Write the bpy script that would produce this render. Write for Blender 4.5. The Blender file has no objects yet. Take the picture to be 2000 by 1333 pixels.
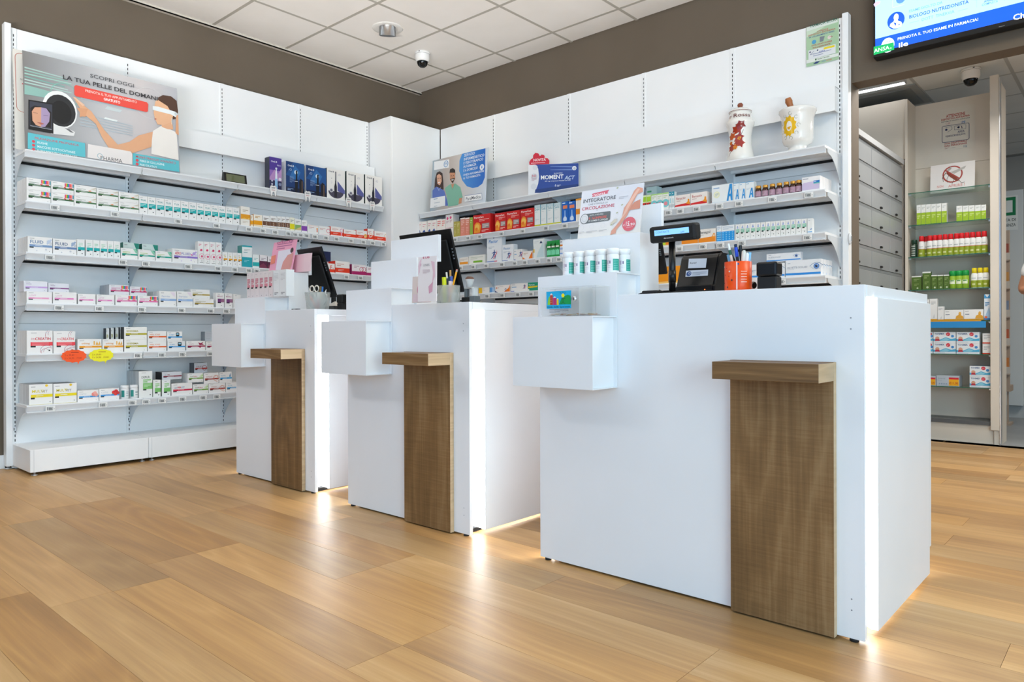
import bpy, bmesh, math, random
from mathutils import Vector, Matrix
random.seed(7)
S = bpy.context.scene
COL = S.collection
PI = math.pi

# ------------------------------------------------------------------ camera
F, CY, H0 = 1397.94, 650.6, 0.84
_yaw, _pit, _rol = math.radians(41.5845), math.radians(-0.0727), math.radians(-0.1953)
_f = Vector((-math.sin(_yaw)*math.cos(_pit), math.cos(_yaw)*math.cos(_pit), math.sin(_pit)))
_r = _f.cross(Vector((0, 0, 1))).normalized(); _u = _r.cross(_f)
_c, _s = math.cos(_rol), math.sin(_rol)
CR, CU = _c*_r + _s*_u, -_s*_r + _c*_u
cam = bpy.data.cameras.new('camera'); camo = bpy.data.objects.new('camera', cam); COL.objects.link(camo)
cam.sensor_width = 36; cam.lens = F/2000*36; cam.shift_y = -(666.5-CY)/2000
cam.clip_start = .02
m = Matrix.Identity(4)
for i in range(3):
    m[i][0], m[i][1], m[i][2] = CR[i], CU[i], -_f[i]
m[0][3], m[1][3], m[2][3] = 0, 0, H0
camo.matrix_world = m
S.camera = camo

# ------------------------------------------------------------------ colour management and light
S.view_settings.view_transform = 'Standard'; S.view_settings.look = 'None'
S.view_settings.gamma = 1; S.view_settings.use_curve_mapping = False
S.view_settings.exposure = 0.0
W = bpy.data.worlds.new('daylight'); S.world = W; W.use_nodes = True
W.node_tree.nodes['Background'].inputs[0].default_value = (.42, .65, 1, 1)
W.node_tree.nodes['Background'].inputs[1].default_value = 1.85
def area(name, loc, rot, sx, sy, power, col, spread=PI):
    l = bpy.data.lights.new(name, 'AREA'); l.shape = 'RECTANGLE'; l.size = sx; l.size_y = sy
    l.energy = power; l.color = col; l.spread = spread
    o = bpy.data.objects.new(name, l); COL.objects.link(o); o.location = loc; o.rotation_euler = rot
    return o
WARM, COOL = (1, .95, .89), (.44, .70, 1)
# shop window daylight: side window to the right of the camera (main), front window behind it
area('side_window_light', (3.15, -.7, 1.5), (PI/2, 0, PI/2), 3.0, 2.2, 116, (.70, .98, 1))
# added upward fill lamp without a real source, brightens ceiling and upper walls
area('pavement_bounce', (-.6, -2.35, .35), (math.radians(124), 0, math.radians(42)), 6.5, .5, 84, (1, .985, .96), math.radians(46))
# ceiling panels of the shop, out of view to the right of and behind the camera
area('ceiling_panel_light', (.6, 3.2, 3.16), (0, 0, 0), 1.15, .55, 37, (1, .90, .70))
area('ceiling_panel_light', (-4.0, -.9, 3.16), (0, 0, 0), 1.15, .55, 36, (.95, .97, 1))
# warm recessed spotlights that wash the shelving
def spot(x, y, tx, ty, tz, power, ang=95):
    l = bpy.data.lights.new('spotlight', 'SPOT'); l.energy = power; l.color = (1, .88, .68); l.spot_size = math.radians(ang); l.spot_blend = .9; l.shadow_soft_size = .07
    o = bpy.data.objects.new('spotlight', l); COL.objects.link(o); o.location = (x, y, 3.11)
    o.rotation_euler = Vector((tx-x, ty-y, tz-3.11)).to_track_quat('-Z', 'Y').to_euler()
for y in (.75, 2.1, 3.485): spot(-4.36, y, -5.27, y+.1, 1.9, 5)
spot(-3.9, 3.55, -4.75, 4.4, 2.0, 13); spot(-2.9, 3.55, -2.9, 4.585, 1.9, 3); spot(-1.9, 3.55, -1.9, 4.585, 1.9, 2)

# ------------------------------------------------------------------ pixel rays (measured photo points -> points on real planes)
def ray(x, y): return (x-1000)/F*CR - (y-CY)/F*CU + _f
def at_x(px, py, X): d = ray(px, py); t = X/d.x; return Vector((X, d.y*t, H0+d.z*t))
def at_y(px, py, Y): d = ray(px, py); t = Y/d.y; return Vector((d.x*t, Y, H0+d.z*t))
def at_z(px, py, Z): d = ray(px, py); t = (Z-H0)/d.z; return Vector((d.x*t, d.y*t, Z))

# ------------------------------------------------------------------ materials
def lin(h):
    h = h.lstrip('#'); o = []
    for i in (0, 2, 4):
        c = int(h[i:i+2], 16)/255; o.append(c/12.92 if c <= .04045 else ((c+.055)/1.055)**2.4)
    return (*o, 1)
_M = {}
def mat(hexc, rough=.5, metal=0, emit=0, spec=.4, name=None):
    k = (hexc, rough, metal, emit, spec)
    if k in _M: return _M[k]
    mm = bpy.data.materials.new(name or 'paint_'+hexc.lstrip('#')); mm.use_nodes = True
    b = mm.node_tree.nodes['Principled BSDF']; c = lin(hexc)
    b.inputs['Base Color'].default_value = c; b.inputs['Roughness'].default_value = rough
    b.inputs['Metallic'].default_value = metal; b.inputs['Specular IOR Level'].default_value = spec
    if emit:
        b.inputs['Emission Color'].default_value = c; b.inputs['Emission Strength'].default_value = emit
    _M[k] = mm; return mm
def nt(name):
    mm = bpy.data.materials.new(name); mm.use_nodes = True; t = mm.node_tree
    return mm, t, t.nodes['Principled BSDF'], (lambda ty, **k: _node(t, ty, k))
def _node(t, ty, k):
    n = t.nodes.new(ty)
    for a, v in k.items():
        if a.startswith('i_'): n.inputs[a[2:].replace('_', ' ')].default_value = v
        else: setattr(n, a, v)
    return n
def ramp(n, stops):
    e = n.color_ramp.elements
    while len(e) > 1: e.remove(e[-1])
    e[0].position, e[0].color = stops[0]
    for p, c in stops[1:]:
        q = e.new(p); q.color = c
def noisy(name, c1, c2, scale, rough, bump=0, spec=.4):
    """painted surface with faint mottling"""
    mm, t, b, N = nt(name); L = t.links.new
    tc = N('ShaderNodeTexCoord'); no = N('ShaderNodeTexNoise', i_Scale=scale, i_Detail=3.0)
    L(tc.outputs['Object'], no.inputs['Vector'])
    r = N('ShaderNodeValToRGB'); ramp(r, [(.35, lin(c1)), (.65, lin(c2))]); L(no.outputs['Fac'], r.inputs[0])
    L(r.outputs[0], b.inputs['Base Color']); b.inputs['Roughness'].default_value = rough
    b.inputs['Specular IOR Level'].default_value = spec
    if bump:
        n2 = N('ShaderNodeTexNoise', i_Scale=scale*40, i_Detail=2.0); L(tc.outputs['Object'], n2.inputs['Vector'])
        bp = N('ShaderNodeBump', i_Strength=bump, i_Distance=.002); L(n2.outputs['Fac'], bp.inputs['Height']); L(bp.outputs[0], b.inputs['Normal'])
    return mm
def wood(name, stops, axis, stretch, rough, pores, jitter=.25, spec=.45, bump=.08, ringscale=3.0, tone=None, rings=.40, saw=0):
    """oak: long grain along axis, cathedral figure, per-object variation"""
    mm, t, b, N = nt(name); L = t.links.new
    tc = N('ShaderNodeTexCoord'); oi = N('ShaderNodeObjectInfo')
    off = N('ShaderNodeVectorMath', operation='SCALE'); off.inputs[0].default_value = (17.3, 31.7, 5.1)
    L(oi.outputs['Random'], off.inputs['Scale'])
    add = N('ShaderNodeVectorMath', operation='ADD'); L(tc.outputs['Object'], add.inputs[0]); L(off.outputs[0], add.inputs[1])
    mp = N('ShaderNodeMapping'); sc = [1, 1, 1]; sc[axis] = 1/stretch; mp.inputs['Scale'].default_value = sc
    L(add.outputs[0], mp.inputs['Vector'])
    big = N('ShaderNodeTexNoise', i_Scale=ringscale, i_Detail=2.0, i_Roughness=.45); L(mp.outputs[0], big.inputs['Vector'])
    mul = N('ShaderNodeMath', operation='MULTIPLY'); mul.inputs[1].default_value = 11.0; L(big.outputs['Fac'], mul.inputs[0])
    fr = N('ShaderNodeMath', operation='PINGPONG'); fr.inputs[1].default_value = .5; L(mul.outputs[0], fr.inputs[0])
    pw = N('ShaderNodeMath', operation='POWER'); pw.inputs[1].default_value = 1.6; L(fr.outputs[0], pw.inputs[0])
    mp2 = N('ShaderNodeMapping'); sc2 = [1, 1, 1]; sc2[axis] = .03; mp2.inputs['Scale'].default_value = sc2; L(add.outputs[0], mp2.inputs['Vector'])
    fine = N('ShaderNodeTexNoise', i_Scale=pores, i_Detail=4.0, i_Roughness=.6); L(mp2.outputs[0], fine.inputs['Vector'])
    cl = N('ShaderNodeTexNoise', i_Scale=2.2, i_Detail=2.0); L(mp.outputs[0], cl.inputs['Vector'])
    a1 = N('ShaderNodeMath', operation='MULTIPLY_ADD'); a1.inputs[1].default_value = rings; L(pw.outputs[0], a1.inputs[0])
    a0 = N('ShaderNodeMath', operation='MULTIPLY_ADD'); a0.inputs[1].default_value = .42; a0.inputs[2].default_value = -.21; L(fine.outputs['Fac'], a0.inputs[0])
    L(a0.outputs[0], a1.inputs[2])
    a2 = N('ShaderNodeMath', operation='MULTIPLY_ADD'); a2.inputs[1].default_value = .75; L(cl.outputs['Fac'], a2.inputs[0]); L(a1.outputs[0], a2.inputs[2])
    a3 = N('ShaderNodeMath', operation='MULTIPLY_ADD'); a3.inputs[1].default_value = jitter; L(oi.outputs['Random'], a3.inputs[0]); L(a2.outputs[0], a3.inputs[2])
    r = N('ShaderNodeValToRGB'); ramp(r, stops); L(a3.outputs[0], r.inputs[0])
    if tone:
        wn = N('ShaderNodeTexWhiteNoise', noise_dimensions='1D'); L(oi.outputs['Random'], wn.inputs['W'])
        r2 = N('ShaderNodeValToRGB'); ramp(r2, tone); L(wn.outputs['Value'], r2.inputs[0])
        mx = N('ShaderNodeMix', data_type='RGBA', blend_type='MULTIPLY'); mx.inputs[0].default_value = 1
        L(r.outputs[0], mx.inputs[6]); L(r2.outputs[0], mx.inputs[7]); L(mx.outputs[2], b.inputs['Base Color'])
    else: L(r.outputs[0], b.inputs['Base Color'])
    if saw:      # cross saw marks and a few dark knots
        m3 = N('ShaderNodeMapping'); s3 = [9, 9, 9]; s3[axis] = 240; m3.inputs['Scale'].default_value = s3; L(add.outputs[0], m3.inputs['Vector'])
        sn = N('ShaderNodeTexNoise', i_Scale=1.0, i_Detail=3.0); L(m3.outputs[0], sn.inputs['Vector'])
        a4 = N('ShaderNodeMath', operation='MULTIPLY_ADD'); a4.inputs[1].default_value = saw; L(sn.outputs['Fac'], a4.inputs[0]); L(a3.outputs[0], a4.inputs[2])
        kn = N('ShaderNodeTexNoise', i_Scale=7.0, i_Detail=1.0); L(mp.outputs[0], kn.inputs['Vector'])
        kr = N('ShaderNodeMapRange'); kr.inputs[1].default_value = .70; kr.inputs[2].default_value = .80; kr.inputs[3].default_value = -saw*.5; kr.inputs[4].default_value = -saw*.5-.30; L(kn.outputs['Fac'], kr.inputs[0])
        a5 = N('ShaderNodeMath', operation='ADD'); L(a4.outputs[0], a5.inputs[0]); L(kr.outputs[0], a5.inputs[1]); L(a5.outputs[0], r.inputs[0])
    rr = N('ShaderNodeMath', operation='MULTIPLY_ADD'); rr.inputs[1].default_value = .14; rr.inputs[2].default_value = rough-.07; L(fine.outputs['Fac'], rr.inputs[0]); L(rr.outputs[0], b.inputs['Roughness'])
    bp = N('ShaderNodeBump', i_Strength=bump, i_Distance=.002); L(fine.outputs['Fac'], bp.inputs['Height']); L(bp.outputs[0], b.inputs['Normal'])
    b.inputs['Specular IOR Level'].default_value = spec
    return mm
def glass(name, tint='#ffffff', rough=.02, ior=1.45):
    mm, t, b, N = nt(name)
    b.inputs['Base Color'].default_value = lin(tint); b.inputs['Transmission Weight'].default_value = 1
    b.inputs['Roughness'].default_value = rough; b.inputs['IOR'].default_value = ior
    return mm
def thin(name, tint, alpha, rough=.1):
    """thin clear plastic sheet"""
    mm, t, b, N = nt(name)
    b.inputs['Base Color'].default_value = lin(tint); b.inputs['Roughness'].default_value = rough
    b.inputs['Alpha'].default_value = alpha
    return mm
FLOORM = wood('oak_floor', [(.18, lin('927049')), (.42, lin('b38a59')), (.62, lin('c89f69')), (.85, lin('dab684'))], 0, 7.0, .40, 80, jitter=.30, bump=.04, spec=.4, ringscale=3.2, rings=.34, tone=[(0, (.76, .78, .84, 1)), (.25, (1, 1, 1, 1)), (.5, (1.0, .93, .80, 1)), (.75, (.94, .95, 1.0, 1)), (1, (1.1, 1.06, 1.0, 1))])
SHELFWOOD = wood('brown_oak', [(.15, lin('5a4229')), (.45, lin('83633f')), (.65, lin('9a7b55')), (.9, lin('b2946d'))], 2, 5.0, .5, 110, jitter=.10, spec=.3, bump=.15, ringscale=4.0, rings=.42, saw=.24)
LEDGEWOOD = wood('brown_oak_cross', [(.15, lin('5a4229')), (.45, lin('83633f')), (.65, lin('9a7b55')), (.9, lin('b2946d'))], 0, 9.0, .5, 130, jitter=.10, spec=.3, bump=.2, ringscale=9.0, rings=.6)
EDGEWOOD = wood('pale_oak_edge', [(.15, lin('a38a69')), (.5, lin('c6aa86')), (.9, lin('d6bd9b'))], 1, 9.0, .5, 130, jitter=.05, spec=.3, bump=.2, ringscale=9.0, rings=.5)
TAUPE = noisy('taupe_wall_paint', '685c4e', '6d6153', 1.5, .75, .15)
CEILM = noisy('ceiling_tile', 'f4efe8', 'f8f3ed', 3.0, .9, .2)
CEILG = noisy('grey_ceiling_tile', 'e0e4e4', 'e6eaea', 3.0, .9, .2)
PANEL = noisy('white_steel', 'f3f5f6', 'f6f7f8', 2.0, .42, 0)
LAMW = noisy('white_laminate', 'eceef1', 'f0f1f4', 2.0, .38, 0)
CREAM = noisy('cream_laminate', 'ddd3c4', 'e2d9cb', 2.0, .5, 0)
GREYM = noisy('grey_steel', '8b8f92', '94989b', 2.0, .38, 0)
GLASS = glass('green_edge_glass', 'd6ece2')
CLEAR = glass('clear_acrylic', 'f7fafa', .03)
SMOKE = thin('clear_cup_plastic', 'c9cfcc', .38, .15)
ALU = mat('#d4d8dc', .28, .9, name='brushed_aluminium')
BLK = mat('#0b0b0c', .32, name='black_plastic'); BLKM = mat('#141415', .6, name='black_matt')
DARK = mat('#1a1c1e', .7, name='dark_gap')
WHITE = mat('#f4f4f2', .45, name='white_card'); BORDER = mat('#f6f7f7', .4, name='white_sheet')
CARTON = mat('#f1f0ee', .5, name='carton_board'); LGREY = mat('#d5d7d9', .5, name='light_grey')

# ------------------------------------------------------------------ mesh builder
class MB:
    def __init__(s): s.v, s.f, s.mi, s.ms, s.sm = [], [], [], [], []
    def m(s, mt):
        if isinstance(mt, str): mt = mat(mt)
        if mt not in s.ms: s.ms.append(mt)
        return s.ms.index(mt)
    def face(s, pts, mt, smooth=False):
        b = len(s.v); s.v += [tuple(p) for p in pts]; s.f.append(tuple(range(b, b+len(pts)))); s.mi.append(s.m(mt)); s.sm.append(smooth)
    def grid(s, vs, fs, mt, smooth=False):
        b = len(s.v); s.v += [tuple(p) for p in vs]; k = s.m(mt)
        for f in fs: s.f.append(tuple(b+i for i in f)); s.mi.append(k); s.sm.append(smooth)
    def box(s, x0, x1, y0, y1, z0, z1, mt, front=None, top=None, left=None, bev=0):
        if bev:
            e = bev; X = (x0, x0+e, x1-e, x1); Y = (y0, y0+e, y1-e, y1); Z = (z0, z0+e, z1-e, z1)
            bm = bmesh.new(); bmesh.ops.create_cube(bm, size=1)
            for v in bm.verts: v.co = Vector(((x0+x1)/2+v.co.x*(x1-x0), (y0+y1)/2+v.co.y*(y1-y0), (z0+z1)/2+v.co.z*(z1-z0)))
            bmesh.ops.bevel(bm, geom=list(bm.edges), offset=e, segments=2, affect='EDGES', profile=.5)
            bm.verts.index_update(); s.grid([v.co[:] for v in bm.verts], [[v.index for v in f.verts] for f in bm.faces], mt); bm.free(); return
        P = [(x0, y0, z0), (x1, y0, z0), (x1, y1, z0), (x0, y1, z0), (x0, y0, z1), (x1, y0, z1), (x1, y1, z1), (x0, y1, z1)]
        b = len(s.v); s.v += P; k = s.m(mt)
        for f, mm in (((0, 1, 5, 4), front), ((1, 2, 6, 5), None), ((2, 3, 7, 6), None), ((3, 0, 4, 7), left), ((4, 5, 6, 7), top), ((3, 2, 1, 0), None)):
            s.f.append(tuple(b+i for i in f)); s.mi.append(s.m(mm) if mm else k); s.sm.append(False)
    def prism(s, poly, y0, y1, mt, axis='y'):
        """polygon in (x,z) extruded along y (or in (y,z) along x, or (x,y) along z)"""
        def P(a, b, t): return (a, t, b) if axis == 'y' else ((t, a, b) if axis == 'x' else (a, b, t))
        n = len(poly)
        A = [P(a, b, y0) for a, b in poly]; B = [P(a, b, y1) for a, b in poly]
        s.grid(A+B, [tuple(range(n)), tuple(range(2*n-1, n-1, -1))]+[((i+1) % n, i, n+i, n+(i+1) % n) for i in range(n)], mt)
    def lathe(s, prof, mt, c=(0, 0), n=24, a0=0, a1=2*PI, cap=True, mats=None):
        """profile [(r,z)] spun about z; angle 0 faces -y"""
        full = abs(a1-a0-2*PI) < 1e-6; k = n if full else n+1
        vs = []
        for r, z in prof:
            for i in range(k):
                a = a0+(a1-a0)*i/n; vs.append((c[0]+r*math.sin(a), c[1]-r*math.cos(a), z))
        b = len(s.v); s.v += vs
        for j in range(len(prof)-1):
            km = s.m(mats[j] if mats else mt)
            for i in range(n):
                s.f.append((b+j*k+i, b+j*k+(i+1) % k, b+(j+1)*k+(i+1) % k, b+(j+1)*k+i)); s.mi.append(km); s.sm.append(True)
        if cap and full:
            for j, rv in ((0, True), (len(prof)-1, False)):
                if prof[j][0] > 1e-5:
                    ids = [b+j*k+i for i in range(k)]
                    s.f.append(tuple(ids[::-1] if rv else ids)); s.mi.append(s.m(mats[min(j, len(mats)-1)] if mats else mt)); s.sm.append(False)
    def tube(s, pts, r, mt, n=8, r2=None, cap=True):
        pts = [Vector(p) for p in pts]; rings = []
        L = len(pts)
        for i, p in enumerate(pts):
            d = (pts[min(i+1, L-1)]-pts[max(i-1, 0)]).normalized()
            a = d.cross(Vector((0, 0, 1)) if abs(d.z) < .9 else Vector((1, 0, 0))).normalized(); b = d.cross(a)
            rr = r if r2 is None else r+(r2-r)*i/(L-1)
            if isinstance(r, (list, tuple)): rr = r[i]
            rings.append([p+rr*(math.cos(t)*a+math.sin(t)*b) for t in [2*PI*q/n for q in range(n)]])
        vs = [q for rg in rings for q in rg]; fs = []
        for j in range(L-1):
            for i in range(n): fs.append((j*n+i, j*n+(i+1) % n, (j+1)*n+(i+1) % n, (j+1)*n+i))
        s.grid(vs, fs, mt, True)
        if cap: s.grid(rings[0], [tuple(range(n))], mt); s.grid(rings[-1], [tuple(range(n))[::-1]], mt)
    def mesh(s, name):
        me = bpy.data.meshes.new(name); me.from_pydata(s.v, [], s.f)
        for q in s.ms: me.materials.append(q)
        me.polygons.foreach_set('material_index', s.mi); me.polygons.foreach_set('use_smooth', s.sm)
        me.update(); return me
    def obj(s, name, parent=None, loc=None, rz=0):
        o = bpy.data.objects.new(name, s.mesh(name)); COL.objects.link(o)
        if parent: o.parent = parent
        if loc is not None: o.location = loc
        if rz: o.rotation_euler = (0, 0, rz)
        return o
def link(name, me, parent=None, loc=(0, 0, 0), rz=0):
    o = bpy.data.objects.new(name, me); COL.objects.link(o); o.location = loc; o.rotation_euler = (0, 0, rz)
    if parent: o.parent = parent
    return o
def empty(name, loc, rz=0):
    o = bpy.data.objects.new(name, None); COL.objects.link(o); o.location = loc; o.rotation_euler = (0, 0, rz); o.empty_display_size = .05
    return o
def tag(o, label, cat, group=None):
    o['label'] = label; o['category'] = cat
    if group: o['group'] = group
    return o
def struct(o): o['kind'] = 'structure'; return o

# ------------------------------------------------------------------ lettering (built-in font -> flat mesh, cached)
_T = {}
def glyphs(s, bold=0, shear=0):
    bold = min(bold*.55, .018); k = (s, bold, shear)
    if k in _T: return _T[k]
    c = bpy.data.curves.new('t', 'FONT'); c.body = s; c.size = 1; c.resolution_u = 2; c.offset = bold; c.shear = shear
    c.align_x = 'LEFT'; o = bpy.data.objects.new('t', c); me = bpy.data.meshes.new_from_object(o)
    vs = [(v.co.x/.72, v.co.y/.72) for v in me.vertices]; fs = [tuple(p.vertices) for p in me.polygons]
    bpy.data.objects.remove(o); bpy.data.curves.remove(c); bpy.data.meshes.remove(me)
    w = max([v[0] for v in vs] or [0]); x0 = min([v[0] for v in vs] or [0])
    _T[k] = ([(a-x0, b) for a, b in vs], fs, w-x0); return _T[k]

def rrect(x0, y0, x1, y1, r, n=5):
    out = []
    for cx, cy, a in ((x1-r, y1-r, 0), (x0+r, y1-r, 90), (x0+r, y0+r, 180), (x1-r, y0+r, 270)):
        for i in range(n+1):
            t = math.radians(a+90*i/n); out.append((cx+r*math.cos(t), cy+r*math.sin(t)))
    return out
class Print:
    """flat print on the front (-y) face of a body; a right, b up, metres"""
    EPS = .0005
    def __init__(s, mb, y=0, ox=0, oz=0, rough=.5, emit=0):
        s.mb, s.y, s.ox, s.oz, s.n, s.rough, s.emit = mb, y, ox, oz, 0, rough, emit
        s.fx = None
    def col(s, c): return mat(c, s.rough, 0, s.emit) if isinstance(c, str) else c
    def P(s, a, b): return (s.ox+a, s.y-s.EPS-s.n*.00012, s.oz+b)
    def poly(s, pts, c):
        s.mb.face([s.P(a, b) for a, b in pts], s.col(c)); s.n += 1
    def rect(s, x0, y0, x1, y1, c): s.poly([(x0, y0), (x1, y0), (x1, y1), (x0, y1)], c)
    def rr(s, x0, y0, x1, y1, r, c): s.poly(rrect(x0, y0, x1, y1, r), c)
    def disc(s, x, y, r, c, n=20, ry=None):
        ry = ry or r; s.poly([(x+r*math.cos(2*PI*i/n), y+ry*math.sin(2*PI*i/n)) for i in range(n)], c)
    def ring(s, x, y, r, w, c, n=28, ry=None):
        ry = ry or r
        for i in range(n):
            t, u = 2*PI*i/n, 2*PI*(i+1)/n
            s.mb.face([s.P(x+r*math.cos(t), y+ry*math.sin(t)), s.P(x+r*math.cos(u), y+ry*math.sin(u)), s.P(x+(r-w)*math.cos(u), y+(ry-w)*math.sin(u)), s.P(x+(r-w)*math.cos(t), y+(ry-w)*math.sin(t))], s.col(c))
        s.n += 1
    def line(s, pts, w, c):
        for (a, b), (p, q) in zip(pts, pts[1:]):
            d = math.hypot(p-a, q-b) or 1; nx, ny = -(q-b)/d*w/2, (p-a)/d*w/2
            s.mb.face([s.P(a-nx, b-ny), s.P(p-nx, q-ny), s.P(p+nx, q+ny), s.P(a+nx, b+ny)], s.col(c))
        s.n += 1
    def text(s, t, x, y, h, c, bold=0, align='l', maxw=None, shear=0, fit=None):
        vs, fs, w = glyphs(t, bold, shear); sx = h
        if fit: sx = fit/w
        elif maxw and w*h > maxw: sx = maxw/w
        o = {'l': 0, 'c': -w*sx/2, 'r': -w*sx}[align]
        s.mb.grid([s.P(x+o+a*sx, y+b*h) for a, b in vs], fs, s.col(c)); s.n += 1
    def bars(s, x0, x1, y, n, h, gap, c, seed=0):
        """fine print too small to read"""
        R = random.Random(seed)
        for i in range(n):
            e = x1 if i < n-1 else x0+(x1-x0)*R.uniform(.5, .9)
            s.mb.face([s.P(x0, y-i*gap), s.P(e, y-i*gap), s.P(e, y-i*gap+h), s.P(x0, y-i*gap+h)], s.col(c))
        s.n += 1
# ================================================================== THE SETTING
XW, YW, CZ = -5.325, 4.645, 3.178          # left wall, back wall, ceiling height
b = MB(); b.box(XW, 3.2, -2.4, 6.16, -.06, -.0085, mat('#a07a50', .5)); floor = struct(b.obj('floor'))
# oak planks, one object each, sharing one mesh
pb = MB(); PL, PW = 1.22, .18
pb.box(-PL/2+.0005, PL/2-.0005, -PW/2+.0004, PW/2-.0004, -.0085, 0, FLOORM)
pme = pb.mesh('plank'); half = None
def plank(x0, x1, y):
    if x1-x0 < .02: return
    if abs(x1-x0-PL) < 1e-4: me = pme
    else:
        q = MB(); q.box((x0-x1)/2+.0005, (x1-x0)/2-.0005, -PW/2+.0004, PW/2-.0004, -.0085, 0, FLOORM); me = q.mesh('plank')
    link('plank', me, floor, ((x0+x1)/2, y, 0))
offs = {4: -.61+.0}   # measured end joints of some rows
R = random.Random(11)
for i in range(-2, 31):
    y = .787+PW*i
    if y-PW/2 > 6.1: break
    x = XW - R.choice((.15, .4, .62, .85, 1.05)) + .0
    while x < 1.3:
        a, e = max(x, XW), min(x+PL, 1.3)
        plank(a, e, y); x += PL
# grey tiled floor of the back room
b = MB(); b.box(-2.4, 3.2, 6.16, 10, -.06, -.004, mat('#5d6062', .6)); fl2 = struct(b.obj('floor'))
tb = MB(); tb.box(-.298, .298, -.298, .298, -.004, 0, noisy('grey_floor_tile', '8d9194', '9a9ea1', 3, .3)); tme = tb.mesh('tile')
for i in range(9):
    for j in range(6): link('tile', tme, fl2, (-2.05+.6*i, 6.47+.6*j, 0))
# walls
b = MB(); b.box(XW-.1, XW, -2.4, YW+.1, 0, CZ+.1, TAUPE); struct(b.obj('wall_left'))
b = MB(); b.box(XW-.1, -1.345, YW, YW+.14, 0, CZ+.1, TAUPE); b.box(-1.345, 3.2, YW, YW+.14, 2.351, CZ+.1, TAUPE); struct(b.obj('wall_back'))
b = MB(); b.box(3.2, 3.3, 3.4, 10, 0, CZ+.1, TAUPE); b.box(3.2, 3.3, -2.4, 3.4, 2.65, CZ+.1, TAUPE); b.box(3.2, 3.3, -2.4, 3.4, 0, .3, TAUPE); struct(b.obj('wall_right'))
b = MB(); b.box(XW-.1, 3.3, -2.5, -2.4, 2.7, CZ+.1, TAUPE); b.box(XW-.1, -2.4, -2.5, -2.4, 0, 2.7, TAUPE); struct(b.obj('wall_front'))
b = MB(); b.box(-2.4, 3.3, 9.9, 10, 0, 3, mat('#c9c7c0', .7)); b.box(-2.5, -2.4, YW+.14, 10, 0, 3, mat('#c9c7c0', .7)); struct(b.obj('wall_storeroom'))
b = MB(); b.box(XW, XW+.012, -2.4, 1.235, 0, .085, mat('#eceeef', .5), bev=.003); struct(b.obj('baseboard_left'))
# suspended ceiling: base, tiles, rails
b = MB(); b.box(XW, 3.2, -2.4, YW, CZ+.02, CZ+.1, mat('#d8d2c8', .9)); ceil_ = struct(b.obj('ceiling'))
PIT = .611; gx = [-4.69+PIT*i for i in range(-1, 13)]; gy = [4.395-PIT*j for j in range(-1, 11)]
def cell(x0, x1, y0, y1):
    q = MB(); g = .011
    q.box(x0+g, x1-g, y0+g, y1-g, CZ+.0, CZ+.02, CEILM); q.obj('ceiling_tile', ceil_)
for i in range(len(gx)-1):
    for j in range(len(gy)-1):
        x0, x1, y1, y0 = max(gx[i], XW), min(gx[i+1], 3.19), min(gy[j], YW), max(gy[j+1], -2.3)
        if x1-x0 > .05 and y1-y0 > .05: cell(x0, x1, y0, y1)
railm = mat('#b9b3a8', .6)
for x in gx[1:-1]:
    q = MB(); q.box(x-.012, x+.012, -2.4, YW, CZ-.001, CZ+.004, railm); q.obj('ceiling_rail', ceil_)
for y in gy[1:-1]:
    q = MB(); q.box(XW, 3.2, y-.012, y+.012, CZ-.0014, CZ+.0036, railm); q.obj('ceiling_rail', ceil_)
q = MB(); q.box(XW, XW+.035, -2.4, YW, CZ-.02, CZ-.012, mat('#cfc8bb', .6)); q.box(XW+.03, XW+.035, -2.4, YW, CZ-.02, CZ, mat('#cfc8bb', .6)); struct(q.obj('trim_1'))
# back room ceiling, lower and grey
BC = 2.80
b = MB(); b.box(-2.4, 3.2, YW+.14, 9.9, BC+.02, BC+.1, mat('#9c9f9f', .9)); c2 = struct(b.obj('ceiling'))
bx = [-2.59+.61*i for i in range(10)]; by = [4.79+.61*j for j in range(9)]
for i in range(9):
    for j in range(8):
        q = MB(); q.box(max(bx[i]+.011, -2.39), min(bx[i+1]-.011, 3.19), by[j]+.011, min(by[j+1]-.011, 9.88), BC, BC+.02, CEILG); q.obj('ceiling_tile', c2)
for x in bx[1:]:
    q = MB(); q.box(x-.012, x+.012, YW+.14, 9.9, BC-.001, BC+.004, mat('#b9bcba', .6)); q.obj('ceiling_rail', c2)
for y in by[1:]:
    q = MB(); q.box(-2.4, 3.2, y-.012, y+.012, BC-.0014, BC+.0036, mat('#b9bcba', .6)); q.obj('ceiling_rail', c2)

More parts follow.
